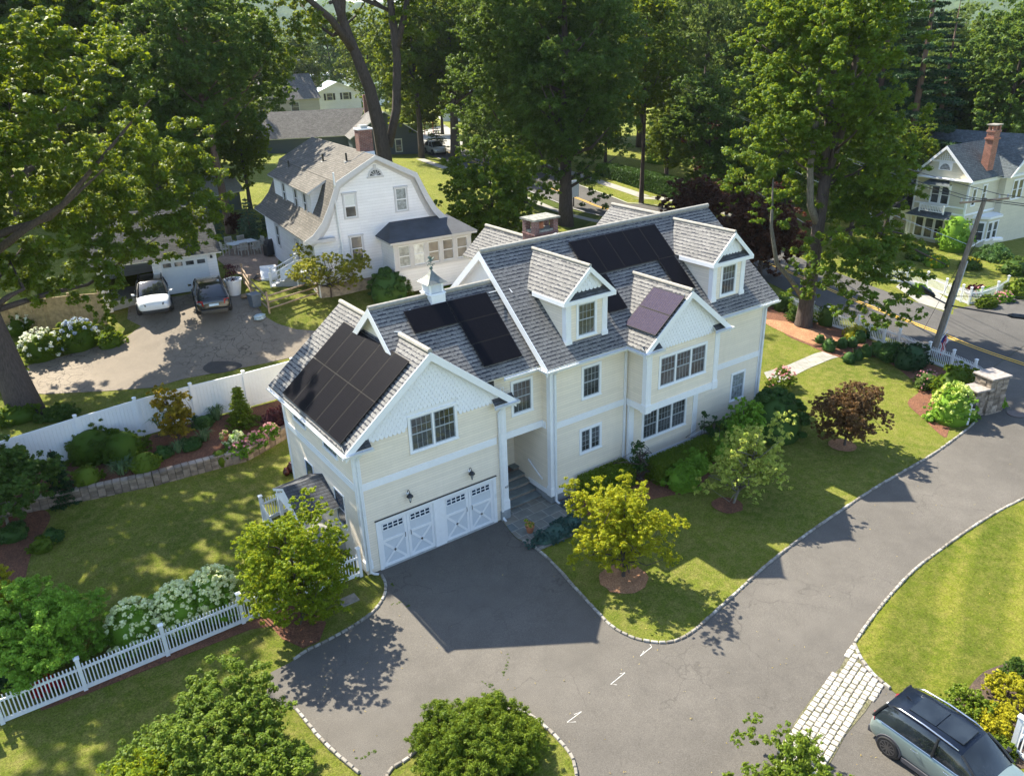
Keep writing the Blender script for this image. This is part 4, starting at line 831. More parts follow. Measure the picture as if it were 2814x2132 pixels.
# ---- garage doors
def garage_door(x0, x1):
    mb = MB(); z0, z1 = .03, DZ-.02; y = .06; mb.box(x0, x1, y, y+.04, z0, z1)
    xm = (x0+x1)/2
    for a, b in ((x0, xm-.01), (xm+.01, x1)):
        t = .11; yy = y-.018
        for q in ((a, a+t, z0, z1), (b-t, b, z0, z1), (a+t, b-t, z1-t, z1), (a+t, b-t, z0, z0+t), (a+t, b-t, 1.10, 1.20)): mb.box(q[0], q[1], yy, y-.002, q[2], q[3], 1)
        xa, xb, za, zb = a+t, b-t, z0+t, 1.10
        for p, q in (((xa, za), (xb, zb)), ((xa, zb), (xb, za))):
            d = Vector((q[0]-p[0], 0, q[1]-p[1])).normalized(); n = Vector((-d.z, 0, d.x))*.045; P0, P1 = Vector((p[0], yy+.004, p[1])), Vector((q[0], yy+.004, q[1])); mb.prism([P0+n, P1+n, P1-n, P0-n], (0, .010 if p[1] < q[1] else .0095, 0), 1)
    o = hb(mb, 'garage_door', [gard, white]); w_ = MB(); gl = MB()
    for a, b in ((x0, xm-.01), (xm+.01, x1)):
        xa, xb, za, zb = a+.14, b-.14, 1.60, 1.86
        w_.box(xa-.02, xb+.02, y-.022, y-.018, za-.02, zb+.02) if 0 else None
        for i in range(5):
            X = xa+(xb-xa)*i/4; w_.box(X-.018, X+.018, y-.030, y-.004, za, zb)
        for Z in (za, (za+zb)/2, zb): w_.box(xa-.018, xb+.018, y-.029, y-.004, Z-.014, Z+.014)
        gl.box(xa, xb, y-.012, y-.003, za, zb)
    k = w_.build('window_grille', white, o); gl.build('pane', blueglass, o); h = MB()
    for X in (xm-.12, xm+.12): h.tube([(X, y-.05, 1.02), (X, y-.07, 1.12), (X, y-.05, 1.22)], .012, 5)
    h.build('handle', black, o)
garage_door(*D1); garage_door(*D2)
mb = MB(); tz = 2.13
for a, b in ((.0, .14), (2.40, 2.86), (5.12, 5.25)): mb.box(a, b, -.04, 0, .0, DZ)
mb.box(.0, 5.25, -.04, 0, DZ, tz); mb.box(-.03, 5.28, -.06, 0, tz, tz+.03, 1)
for a, b in ((D1[0], D1[0]+.02), (D1[1]-.02, D1[1]), (D2[0], D2[0]+.02), (D2[1]-.02, D2[1])): mb.box(a, b, 0, .055, 0, DZ)
mb.box(D1[0]-.1, D2[1]+.1, -.06, .25, -.3, .028, 2)
hb(mb, 'garage_door_surround', [white, black, conc])
# ---- wall lanterns
def lantern(x, y, z):
    mb = MB(); mb.lathe([(.045, -.09), (.05, -.07), (.05, .07), (.045, .09)], (0, 0, 0), 10, 1, Matrix.Translation((x, y, z+.05))@Matrix.Rotation(radians(90), 4, 'X')@Matrix.Scale(1, 4))
    mb.tube([(x, y-.02, z+.05), (x, y-.05, z+.20), (x, y-.13, z+.25), (x, y-.19, z+.18), (x, y-.19, z+.12)], .014, 6)
    mb.lathe([(.13, 0), (.12, .03), (.06, .10), (.02, .13)], (x, y-.19, z), 14); mb.lathe([(.02, -.25), (.03, -.22), (.02, -.2)], (x, y-.19, z), 8)
    for k in range(4): a = k*pi/2+.4; mb.tube([(x+.08*cos(a), y-.19+.08*sin(a), z), (x+.03*cos(a), y-.19+.03*sin(a), z-.2)], .008, 4)
    o = hb(mb, 'wall_lantern', [black, white]); g = MB(); g.lathe([(.035, -.18), (.06, -.09), (.075, -.002)], (x, y-.19, z), 10); g.build('glass_shade', paleglass, o)
lantern(4.06, -.01, 2.74); lantern(1.38, -.01, 2.76)
# ---- entry: steps, door, rail, mat
mb = MB(); st = MB()
for k in range(5):
    z1 = .17*(k+1); y0 = .34+.40*k; y1 = y0+.42 if k < 4 else 2.25
    xr_ = MX0+.0; mb.box(GX1-.02, xr_, y0, 2.25, z1-.17 if k else -.1, z1-.05); st.box(GX1-.02, xr_, y0-.035, y1, z1-.05+.001, z1)
hb(st, 'bluestone_tread', plain('bluestone_slab', (.17, .20, .20), .75, var=.2, sc=3)); hb(mb, 'stone_riser', stoneb)
mb = MB(); y = 2.25; mb.box(6.25, 6.33, y-.03, y, .86, 3.0); mb.box(6.95+.28, 7.31, y-.03, y, .86, 3.0); mb.box(6.25, 7.31, y-.03, y, 2.96, 3.08); mb.box(6.33, 6.42, y-.02, y, .86, 2.96); mb.box(7.14, 7.23, y-.02, y, .86, 2.96); mb.box(6.42, 7.14, y-.02, y, .86, 1.1); mb.box(6.42, 7.14, y-.02, y, 2.85, 2.96); mb.box(6.0, 6.25, y-.015, y, .86, 3.05)
dr = hb(mb, 'entry_door', white); g = MB(); g.box(6.42, 7.14, y-.01, y-.004, 1.1, 2.85); g.build('pane', glass, dr)
mb = MB(); mb.prism([(MX0-.09, 1.12, 1.58), (MX0-.09, .15, 1.05), (MX0-.09, .15, .99), (MX0-.09, 1.12, 1.52)], (.05, 0, 0))
for t in (.1, .9): mb.box(MX0-.08, MX0, 1.12-t*.97-.02, 1.12-t*.97+.02, 1.55-t*.53-.05, 1.55-t*.53)
hb(mb, 'handrail', white)
mb = MB(); r = .035
for p in ((5.5, -.041), ): pass
# house number 43 on the post
for fi, (ch, dx) in enumerate((('4', 0), ('3', .085))):
    cu_ = bpy.data.curves.new('number', 'FONT'); cu_.body = ch; cu_.size = .15; cu_.extrude = .004; cu_.shear = .25
    to = bpy.data.objects.new('house_number', cu_); COL.objects.link(to); dg = bpy.context.evaluated_depsgraph_get(); me = bpy.data.meshes.new_from_object(to.evaluated_get(dg)); bpy.data.objects.remove(to)
    me.materials.append(black); no = bpy.data.objects.new('house_number', me); COL.objects.link(no); no.parent = HOUSE; no.matrix_parent_inverse = IH; no.location = (GX1-.16+dx, -.05, 1.42); no.rotation_euler = (pi/2, 0, 0)
# side lean-to canopy on the left flank
mb = MB(); zt, zb_ = 2.8, 2.05; xa = GX0; xo = -2.15
poly_slope(mb, [(xo, 1.75, zb_+.0), (xa, 1.9, zb_), (xa, 3.35, zt), (xo, 3.2, zt)], (1, 0, 0), .1); poly_slope(mb, [(xo, 4.6, zb_+.1), (xa, 4.8, zb_+.1), (xa, 3.35, zt), (xo, 3.2, zt)], (-1, 0, 0), .1)
hb(mb, 'side_porch_roof', [darkroof, white]); mb = MB()
for y in (1.95, 4.5): mb.box(xo+.1, xo+.22, y-.06, y+.06, -.2, zb_+.02)
mb.prism([(xo+.02, 1.85, zb_-.1), (xo+.02, 4.5, zb_-.1), (xo+.02, 3.2, zt-.14)], (.05, 0, 0)); mb.box(xo+.1, xa, 1.9, 4.5, -.3, .42, 1)
hb(mb, 'side_porch', [white, conc])
# attic vents, meters, small fixtures
mb = MB()
for x, z in ((9.55, 6.02), (9.78, 6.02)): mb.lathe([(.05, 0), (.035, .07)], (x, MY-.08, z), 8)
mb.box(17.07, 17.13, -.0, .25, 8.0, 8.25) ; mb.box(5.0+.16, 5.05+.19, -.05, -.042, 1.15, 1.35)
hb(mb, 'wall_fixture', offwhite)
# conduit on roof
mb = MB(); mb.tube([(GM+.05, 1.9, GP+.12), (GM-.4, 2.3, GP+.12), (GM-.2, 2.6, 8.45), (3.5, 2.6, 8.75)], .018, 6); mb.tube([(11.5, 3.9, 10.16), (11.0, 4.3, 9.9), (10.8, 4.6, 9.7)], .02, 6); mb.tube([(6.9, 2.4, 8.75), (7.35, 2.5, 8.72)], .018, 6); hb(mb, 'conduit', offwhite)
# ================================================================== foliage
L_maple = leafmat('maple_leaf', (.032, .075, .010), (.080, .135, .014), (.42, .50, .02), trans=.30)
L_dark = leafmat('dark_maple_leaf', (.034, .078, .018), (.070, .122, .028), (.28, .40, .05), trans=.34)
L_lime = leafmat('lime_maple_leaf', (.055, .115, .010), (.20, .26, .016), (.60, .64, .03), trans=.36); L_lime2 = leafmat('yellow_lime_leaf', (.12, .17, .012), (.33, .34, .02), (.75, .70, .04), trans=.36)
L_bright = leafmat('bright_leaf', (.035, .085, .012), (.09, .15, .018), (.38, .48, .03), trans=.32)
L_willow = leafmat('willow_leaf', (.055, .10, .03), (.10, .15, .04), (.32, .42, .08), trans=.35)
L_pine = leafmat('pine_needle', (.018, .050, .022), (.035, .075, .030), (.08, .16, .04), trans=.15)
L_red = leafmat('dark_red_leaf', (.035, .018, .018), (.075, .035, .022), (.25, .07, .03), trans=.22); L_bronze = leafmat('bronze_maple_leaf', (.075, .04, .025), (.16, .10, .045), (.4, .2, .06), trans=.22)
L_plum = leafmat('plum_leaf', (.03, .012, .018), (.06, .02, .03), (.2, .04, .05), trans=.2)
L_box = leafmat('boxwood_leaf', (.030, .075, .02), (.058, .115, .03), (.14, .26, .03), trans=.15)
L_hedge = leafmat('hedge_leaf', (.065, .12, .014), (.15, .20, .022), (.28, .36, .03), trans=.25)
L_blue = leafmat('blue_juniper_needle', (.03, .075, .075), (.07, .13, .13), (.10, .2, .16), trans=.1)
L_yellow = leafmat('golden_leaf', (.19, .21, .015), (.38, .35, .025), (.7, .6, .04), trans=.25)
L_green = leafmat('shrub_leaf', (.12, .25, .025), (.20, .35, .045), (.3, .45, .05), trans=.3)
L_mag = leafmat('magnolia_leaf', (.18, .28, .04), (.48, .50, .13), (.6, .62, .14), trans=.3)
L_iris = leafmat('iris_blade', (.07, .13, .06), (.16, .22, .12), (.3, .4, .15), trans=.2)
L_white = leafmat('white_floret', (.62, .66, .42), (.78, .80, .68), (.8, .85, .5), trans=.2)
L_wht = leafmat('pure_white_floret', (.75, .76, .78), (.85, .85, .86), trans=.2); L_bluefl = leafmat('blue_floret', (.20, .28, .62), (.45, .52, .80), trans=.2); L_pink = leafmat('pink_floret', (.55, .16, .32), (.72, .38, .50), trans=.2)
L_orange = leafmat('salmon_floret', (.65, .22, .12), (.75, .40, .28), trans=.2); L_redfl = leafmat('red_floret', (.5, .01, .02), (.65, .03, .04), trans=.2); L_yelfl = leafmat('yellow_floret', (.75, .50, .02), (.85, .65, .05), trans=.2)
def barkmat(name, c, s=2.):
    m, n, p = newmat(name); g = geo(n); mp = nd(n, 'ShaderNodeMapping'); mp.inputs['Scale'].default_value = (9, 9, 1.2); n.links.new(g, mp.inputs[0]); f = noise(n, mp.outputs[0], s, 5, .7)
    n.links.new(ramp(n, f, [(.3, tuple(k*.45 for k in c)), (.5, c), (.75, tuple(k*1.5 for k in c))]), p.inputs['Base Color']); p.inputs['Roughness'].default_value = .95; bump(n, p, f, .9, .08); return m
bark = barkmat('maple_bark', (.085, .065, .055)); bark2 = barkmat('pale_bark', (.19, .17, .14)); bark3 = barkmat('red_bark', (.16, .10, .07))
CARD = None
def leaf_arrays(cl, n, size, rng, up=.45, aspect=.62, out=.9, shell=.55, twig=0):
    cl = np.asarray(cl, float)
    if twig:   # every clump is a spray of twig tips, leaves gather round the tips
        T_ = []
        for c in cl:
            d = rng.normal(size=(twig, 3)); d[:, 2] = d[:, 2]*.7+.15; d /= np.linalg.norm(d, axis=1)[:, None]+1e-9; q = c[3]*(.35+.95*rng.random(twig)**.8)
            T_.append(np.concatenate([c[:3]+d*q[:, None]*np.array([1, 1, .75]), (c[3]*(.16+.20*rng.random(twig)))[:, None]], 1))
        cl = np.concatenate(T_); shell = .1; up = up+.15
    w_ = cl[:, 3]**2; idx = rng.choice(len(cl), n, p=w_/w_.sum()); c = cl[idx]
    d = rng.normal(size=(n, 3)); d[:, 2] = d[:, 2]*.85+.18; d /= np.linalg.norm(d, axis=1)[:, None]+1e-9
    rr = c[:, 3]*(shell+(1.02-shell)*rng.random(n)**.7); sq = cl.shape[1] > 4
    pos = c[:, :3]+d*rr[:, None]*(np.array([1, 1, .72]) if not sq else np.stack([np.ones(n), np.ones(n), c[:, 4]], 1))
    nr = d*out+rng.normal(size=(n, 3))*.48; nr[:, 2] += up; nr /= np.linalg.norm(nr, axis=1)[:, None]
    a = np.cross(nr, rng.normal(size=(n, 3))); a /= np.linalg.norm(a, axis=1)[:, None]+1e-9; b = np.cross(nr, a)
    s = size*(.6+.8*rng.random(n))[:, None]; a = a*s; b = b*s*aspect; bend = nr*s*.22
    v = np.stack([pos-a-bend, pos-a*.1-b, pos+a-bend, pos-a*.1+b], 1).reshape(-1, 3); return v
def quads(v, name, mats, parent, extra=None, mi=0):
    "v: 4 verts per leaf; extra: MB merged before"
    n = len(v)//4; ev = np.array(extra.v, float) if extra and extra.v else np.zeros((0, 3)); me = bpy.data.meshes.new(name); ne = len(ev)
    V = np.vstack([ev, v]) if ne else v; ef = extra.f if ne else []
    me.vertices.add(len(V)); me.vertices.foreach_set('co', V.astype(np.float32).ravel()); li = [i for f in ef for i in f]; st = []; t = 0
    for f in ef: st.append(t); t += len(f)
    li = np.concatenate([np.array(li, np.int32), np.arange(ne, ne+4*n, dtype=np.int32)]); st = np.concatenate([np.array(st, np.int32), t+4*np.arange(n, dtype=np.int32)])
    me.loops.add(len(li)); me.loops.foreach_set('vertex_index', li); me.polygons.add(len(st)); me.polygons.foreach_set('loop_start', st)
    for m in (mats if isinstance(mats, (list, tuple)) else [mats]): me.materials.append(m)
    if isinstance(mi, np.ndarray): me.polygons.foreach_set('material_index', np.concatenate([np.zeros(len(ef), np.int32), mi.astype(np.int32)]))
    me.update(calc_edges=True); me.validate(); o = bpy.data.objects.new(name, me); COL.objects.link(o)
    if parent is not None: o.parent = parent; reg(o, parent)
    return o
def clumps_in(rng, n, R, cz, rz, cr, inner=.35, bottom=-1., lump=.28, prof=None):
    out = []; ph = rng.random(6)*6.28
    while len(out) < n:
        d = rng.normal(size=3); d /= np.linalg.norm(d)
        if d[2] < bottom: continue
        a = math.atan2(d[1], d[0]); k = 1+lump*(.5*sin(2*a+ph[0]+2*d[2])+.5*sin(3*a+ph[1]-3*d[2])+.35*sin(5*a+ph[2]+5*d[2]))
        r = (inner+(1-inner)*rng.random()**.6)*k; s = prof(d[2]) if prof else 1
        out.append((d[0]*R*r*s, d[1]*R*r*s, cz+d[2]*rz*r, cr*(.65+.7*rng.random())))
    return out
def limbs(mb, rng, base_h, top, r0, cl, n, sway=.6, lean=(0, 0), fork=None):
    "tapered trunk with limbs reaching for the clumps"
    tp = []; N = 9
    for i in range(N+1):
        t = i/N; tp.append(Vector((lean[0]*t+sway*.35*sin(t*5+rng.random())*t, lean[1]*t+sway*.3*cos(t*4)*t, -.6+(top+.6)*t)))
    rs = [max(.02, r0*(1.28 if i == 0 else 1.0 if i == 1 else (1-.88*(i/N)**1.1))) for i in range(N+1)]; mb.tube(tp, rs, 10)
    cl = sorted(cl, key=lambda c: rng.random())[:n]
    for c in cl:
        cz = max(base_h, c[2]-(.35+.5*rng.random())*math.hypot(c[0], c[1])-.5); t = min(.93, max(.15, (cz+.6)/(top+.6))); i = int(t*N); a = tp[i].lerp(tp[min(N, i+1)], t*N-i)
        b = Vector(c[:3]); m = a.lerp(b, .5)+Vector((rng.normal()*.4, rng.normal()*.4, -.08*(b-a).length)); r = max(.03, r0*(1-.85*t)*(.5 if c[2] > 8 else .3))
        mb.tube([a, a.lerp(m, .6)+Vector((0, 0, .1)), m, b], [r, r*.75, r*.55, r*.12], 6)
def tree(name, label, base, H, R, r0, leaf, nleaf, size, seed, z0=.35, cr=1.1, ncl=150, bk=None, lean=(0, 0), group=None, cat='tree', inner=.35, extra=(), lump=.28, prof=None, nl=22, rzs=1., cut=None, up=.45, aspect=.62, top=None, twig=14):
    rng = np.random.default_rng(seed); t = thing(name, label, cat, base, 0, group)
    rz = H*(1-z0)/2*rzs; cz = H-rz; cl = clumps_in(rng, ncl, R, cz, rz, cr, inner, lump=lump, prof=prof)
    cl = [(c[0]+lean[0]*(c[2]/H), c[1]+lean[1]*(c[2]/H), c[2], c[3]) for c in cl]
    if cut: cl = [c for c in cl if not cut(*c)]
    cl += [tuple(e) for e in extra]
    mb = MB(); limbs(mb, rng, H*z0*.8, top or H*.9, r0, cl, nl, lean=lean); mb.build('trunk', bk or bark, t, smooth=True)
    quads(leaf_arrays(cl, nleaf, size, rng, up, aspect, twig=twig), 'crown', leaf, t); return t
def conifer(name, label, base, H, R, r0, leaf, n, size, seed, group=None, z0=.08, bk=None, droop=.25, tiers=22, cat='conifer', gaps=.0):
    rng = np.random.default_rng(seed); t = thing(name, label, cat, base, 0, group); mb = MB(); mb.tube([(0, 0, -.4), (0, 0, H*.5), (0, 0, H*.98)], [r0, r0*.6, .02], 8); cl = []
    for i in range(tiers):
        f = z0+(1-z0)*(i/tiers)**.95; z = H*f; rr = R*(1-f)**.8*(.75+.4*rng.random()); k = max(4, int(9*(1-f))+3)
        for j in range(k):
            a = 2*pi*(j+rng.random()*.8)/k
            if rng.random() < gaps: continue
            for q in (.35, .65, .95):
                cl.append((rr*q*cos(a), rr*q*sin(a), z-droop*rr*q, max(.12, rr*.24*(1.1-q*.4)), .35))
            if i % 2 == 0: mb.tube([(0, 0, z), (rr*.9*cos(a), rr*.9*sin(a), z-droop*rr*.9)], [r0*.18, .01], 4)
    mb.build('trunk', bk or bark3, t, smooth=True); quads(leaf_arrays(cl, n, size, rng, .3, .3, shell=.2), 'crown', leaf, t); return t
def bush(name, label, base, rx, ry, h, leaf, n, size, seed, cat='bush', group=None, lump=.12, ncl=40, cr=.32, core=True, flowers=None, up=.3, aspect=.62, shape='dome', rz=0., stem=True, two=None):
    "dome of leaf clumps over a leafy core; flowers: (mat, count, clump radius)"
    rng = np.random.default_rng(seed); t = thing(name, label, cat, base, rz, group); cl = []; R = min(rx, ry)
    for k in range(ncl):
        if shape == 'box':
            p = [rng.uniform(-1, 1) for _ in range(3)]; ax = rng.integers(0, 3); p[ax] = 1. if ax == 2 else math.copysign(1, p[ax]); x, y, z = p[0]*rx*.92, p[1]*ry*.85, (p[2]*.5+.5)*h*.93; cl.append((x, y, z, cr*R)); continue
        d = rng.normal(size=3); d[2] = abs(d[2]) if shape == 'dome' else d[2]; d /= np.linalg.norm(d); a = math.atan2(d[1], d[0]); q = (1-cr*.7)*(1+lump*sin(3*a+seed)+lump*sin(5*a+seed*2+3*d[2]))
        if shape == 'dome': cl.append((d[0]*rx*q, d[1]*ry*q, h*.12+d[2]*h*.86*q, cr*R*(.7+.6*rng.random())))
        else: cl.append((d[0]*rx*q, d[1]*ry*q, h*.5+d[2]*h*.5*q, cr*R*(.7+.6*rng.random())))
    ex = MB()
    if core:
        if shape == 'box': ex.box(-rx*.9, rx*.9, -ry*.85, ry*.85, -.1, h*.9)
        elif shape == 'dome': ex.lathe([(.75, -.1), (.8, h*.25), (.72, h*.5), (.5, h*.72), (.2, h*.84)], (0, 0, 0), 12); ex.v = [(x*rx, y*ry, z) for x, y, z in ex.v]
        else: ex.lathe([(.3, h*.1), (.62, h*.2), (.8, h*.42), (.78, h*.6), (.55, h*.8), (.2, h*.9)], (0, 0, 0), 12); ex.v = [(x*rx, y*ry, z) for x, y, z in ex.v]
    v = leaf_arrays(cl, n, size, rng, up, aspect, shell=.5, twig=0 if (shape == 'box' or leaf is L_box) else 9)
    if shape == 'box':   # clipped faces get a skin of leaves
        m = n; u = rng.uniform(-1, 1, (m, 3)); ax = rng.choice(5, m, p=np.array([ry*h, ry*h, rx*h, rx*h, rx*ry*1.3])/(2*ry*h+2*rx*h+rx*ry*1.3)); P_ = np.stack([u[:, 0]*rx, u[:, 1]*ry, (u[:, 2]*.5+.5)*h], 1)
        P_[ax == 0, 0] = rx; P_[ax == 1, 0] = -rx; P_[ax == 2, 1] = ry; P_[ax == 3, 1] = -ry; P_[ax == 4, 2] = h; c = np.concatenate([P_+rng.normal(size=(m, 3))*.02, np.full((m, 1), size*.5)], 1); v = np.vstack([v, leaf_arrays(c, m*1, size, rng, up, aspect)])
    mi = np.zeros(len(v)//4, int); mats = [leaf]
    if flowers:
        fm, fn, fr = flowers; fc = []
        for k in range(fn):
            c = cl[rng.integers(0, len(cl))]; d = np.array([c[0]/rx, c[1]/ry, (c[2]-h*.2)/h+.35]); d = d/(np.linalg.norm(d)+1e-6)+rng.normal(size=3)*.28; d[2] = abs(d[2]); d /= np.linalg.norm(d); fc.append((d[0]*rx*1.0, d[1]*ry*1.0, h*.12+d[2]*h*.93, fr, 1.))
        fv = leaf_arrays(fc, fn*16, fr*.5, rng, .5, .9, shell=.6); mi = np.concatenate([mi, np.ones(len(fv)//4, int)]); v = np.vstack([v, fv]); mats.append(fm)
    quads(v, 'foliage', mats, t, ex if core else None, mi=mi)
    if stem: s = MB(); s.tube([(0, 0, -.1), (0, 0, h*.4)], [.05*R+.01, .02], 5); s.build('stem', bark, t)
    return t
def place(src, label, loc, s=1., rz=0., group=None, sz=None, leaf=None):
    c = copy_tree(src); c.location = loc; c.rotation_euler = (0, 0, rz); c.scale = (s, s, sz or s); c['label'] = label
    if group: c['group'] = group
    return c
# ------------------------------------------------------------------ big trees
GT = 'tall trees behind the houses'
_sk = random.Random(4)
def shade_keep(b):
    "thin out clumps whose shadow would fall on the sunlit driveway or cover the lawn completely"
    def f(x, y, z, r):
        X, Y, Z = b.x+x, b.y+y, b.z+z; sx, sy = X+.148*(Z-3), Y-.919*(Z-3)
        if -6 < sx < 8 and 14.2 < sy < 21.5: return True
        sx, sy = X+.148*Z, Y-.919*Z
        if -10 < sx < 0 and 1 < sy < 10.5: return _sk.random() < .38
        return False
    return f
# left foreground maple
b = P(62, 893)
def CL(b, u, v, dist, r):
    q = CAMP+ray(u, v)*dist-b; return (q.x, q.y, q.z, r)
_keep = shade_keep(b)
tree('maple_tree', 'huge maple with a thick leaning trunk at the left edge beside the old driveway', b, 20.5, 8.6, .70, L_maple, 300000, .088, 11, z0=.30, cr=.92, ncl=430, lean=(-1.6, 2.5), nl=34, extra=[CL(b, u, v, d_+2.0, r_*(1.1 if v < 570 else .8)) for u, v, d_, r_ in ((250, 500, 47, 1.5), (300, 480, 48, 1.6), (345, 510, 48, 1.3), (390, 480, 49, 1.4), (430, 470, 49, 1.2), (410, 425, 49, 1.5), (350, 440, 48, 1.6), (290, 420, 48, 1.6), (240, 440, 47, 1.6), (200, 500, 46, 1.6), (150, 480, 45, 1.6), (395, 530, 48, 1.0), (440, 505, 48.5, .9), (350, 545, 46, .7), (255, 560, 45, 1.3), (245, 610, 44, 1.1), (250, 655, 43, .8), (235, 700, 42, .6), (215, 690, 43, .7), (190, 590, 44, 1.3), (130, 620, 43, 1.3), (60, 600, 43, 1.4), (180, 650, 43, .9), (450, 420, 49, 1.3), (330, 380, 49, 1.6), (420, 370, 50, 1.4), (100, 540, 44, 1.5), (210, 430, 46, 1.6), (160, 420, 45, 1.6), (110, 450, 45, 1.6), (60, 520, 44, 1.5), (20, 560, 43, 1.4), (270, 360, 47, 1.6), (220, 370, 46, 1.6), (300, 545, 46.5, .9), (210, 545, 45, 1.2), (420, 330, 50, 1.3), (380, 300, 50, 1.6), (300, 300, 49, 1.8))]+[(1.8, 4, 5.2, 1.5), (-4, 2.5, 6.0, 1.6), (-6, 3, 5.5, 1.6)], cut=lambda x, y, z, r: (z < 7.5 and y < -1.) or (y < -3.5 and x > 1.5 and z < 12) or (x > 3 and z < 7) or _keep(x, y, z, r))
b = P(500, 505)
tree('shade_tree', 'dark shade tree with one straight trunk rising beside the patio table', b, 19, 5.6, .34, L_dark, 90000, .11, 12, z0=.36, cr=.85, ncl=260, bk=bark3, lean=(-.6, .5))
# twin-trunk tree behind the white gambrel house
b = onT(22.5, 42.0)
t = thing('twin_trunk_tree', 'giant tree with two dark forked trunks right behind the brick chimney of the gambrel house', 'tree', b); rng = np.random.default_rng(13)
cl = clumps_in(rng, 380, 10.5, 22, 7.5, .95, .35)+[(-8.5, -2.5, 13.2, 1.2), (-9.3, -2.2, 11.4, .9), (-9.2, -2.4, 12.3, .8), (-7.5, -1.5, 14.5, 1.4), (-6.5, -2., 15.2, 1.3), (-10.5, -1.5, 14.8, 1.5), (2.5, -1, 15.5, 1.1), (4.5, 0, 14, 1.3)]
cl = [c for c in cl if not (c[1] < -5.5 and c[2] < 24) and not (abs(c[0]) < 4.5 and c[1] < -1 and c[2] < 22)]
mb = MB()
mb.tube([(0, 0, -1), (0, 0, 3), (-.3, 0, 6.5), (-.9, 0, 10), (-2.3, 0, 14), (-3.6, .3, 19), (-4.6, .5, 25)], [.8, .66, .6, .5, .38, .28, .07], 12); mb.tube([(.5, .2, 5.0), (1.5, .1, 8), (2.0, .1, 12), (1.8, .1, 17), (2.1, .2, 27)], [.34, .38, .34, .28, .08], 12)
mb.tube([(-2.0, 0, 13), (-3.9, -.6, 15.2), (-6.8, -1.5, 17.3), (-9.8, -2, 18.2)], [.4, .28, .18, .05], 7); mb.tube([(-2.8, 0, 15), (-2.2, .2, 18), (-1.0, .2, 22), (-.6, .2, 27)], [.36, .32, .25, .08], 8); mb.tube([(2.0, 0, 13), (3.3, .2, 16), (4.3, .3, 20)], [.3, .24, .08], 7); mb.tube([(1.9, 0, 17), (.7, -.2, 19.5), (-.2, 0, 23)], [.26, .2, .06], 7)
for c in cl[::16]: a = Vector((rng.choice([-3.5, 2.1]), .3, max(14, c[2]-4))); q = Vector(c[:3]); mb.tube([a, a.lerp(q, .5)+Vector((0, 0, -.4)), q], [.14, .09, .02], 5)
mb.build('trunk', bark, t, smooth=True); quads(leaf_arrays(cl, 150000, .11, rng, twig=14), 'crown', L_maple, t)
# centre maples by the street
b = P(1222, 487); tree('maple_tree', 'tall dense maple with a thick trunk just behind the chimney of the cream house', b, 24.5, 6.6, .62, L_dark, 220000, .10, 14, z0=.16, cr=.95, ncl=520, nl=24, lump=.22, group=GT)
b = P(1128, 436); tree('maple_tree', 'dark maple with a flared mossy trunk on the back lawn, left of the tallest one', b, 22.5, 6.2, .50, L_dark, 150000, .11, 15, z0=.20, cr=.95, ncl=400, group=GT)
b = P(985, 340); tree('maple_tree', 'maple with several dark stems beside the silver car on the street', b, 21., 5.2, .7, L_maple, 90000, .12, 16, z0=.34, cr=.85, ncl=260, group=GT, cut=lambda x, y, z, r: z < 9 and y < 0)
b = P(1385, 440); tree('roadside_tree', 'slender tree on the grass verge between sidewalk and hedge', b, 21.5, 4.3, .24, L_maple, 70000, .11, 17, z0=.33, cr=.8, ncl=220, group=GT)
# big right-hand maple with pale limbs
b = P(1735, 703); rng = np.random.default_rng(21); t = thing('maple_tree', 'tall sunlit maple with a pale forked trunk in the orange mulch by the garden path', 'tree', b)
cl = clumps_in(rng, 330, 5.2, 15.8, 8.6, .82, .3)+[c for c in clumps_in(rng, 50, 2.6, 7.6, 3.0, .8, .3)]
cl = [(c[0]+(2.2 if i >= 330 else .3), c[1]-(2.2 if i >= 330 else -.4), c[2], c[3]) for i, c in enumerate(cl)]
cl += [*[CL(b, u, v, d_, r_) for u, v, d_, r_ in ((1760, 540, 51, 1.1), (1800, 560, 50, 1.2), (1850, 590, 50, 1.2), (1900, 600, 50, 1.1), (1800, 620, 50, .9), (1850, 640, 49, .8), (1900, 650, 49, 1.0), (1950, 640, 49, .8), (1930, 690, 48, .7), (1970, 680, 48, .6), (1900, 700, 48, .5), (1830, 530, 50, 1.1), (1880, 540, 50, 1.1), (1730, 580, 51, .7), (1620, 400, 55, 1.3), (1650, 440, 55, 1.3), (1610, 470, 55, 1.0), (1690, 480, 55, 1.1), (1640, 520, 55, 1.0), (1680, 560, 54, .9), (1600, 340, 56, 1.3), (1650, 350, 56, 1.3), (1820, 440, 55, 1.6), (1880, 420, 55, 1.6), (1800, 350, 56, 1.6), (1940, 470, 54, 1.2), (1730, 500, 54, 1.1), (1760, 620, 51, .8), (1720, 640, 52, .7), (1780, 590, 50, 1.1), (1820, 670, 49, .7), (1870, 560, 50, 1.3), (1930, 570, 50, 1.1), (1970, 600, 49, .8), (1880, 690, 48, .7), (1850, 500, 52, 1.4), (1790, 490, 52, 1.3), (1640, 560, 55, .9), (1610, 430, 55, 1.2), (1660, 590, 54, .6), (1600, 500, 55, .9), (1930, 520, 51, 1.1), (1580, 390, 56, 1.0))], (-2.2, 1.6, 8.5, 1.2), (-2.8, 1.2, 10, 1.3), (-2.6, 1.6, 7.0, 1.0), (-3.2, 1.8, 11.5, 1.3)]
cl = [c for c in cl if (c[0]*cos(YAW)-c[1]*sin(YAW)) < 4.4 or c[2] < 6.5]
cl = [c for c in cl if c[3] < -1 or not (c[2] < 8 and c[0] < 1.3 and c[1] > -1.6 and c[0] > -1.6) ]
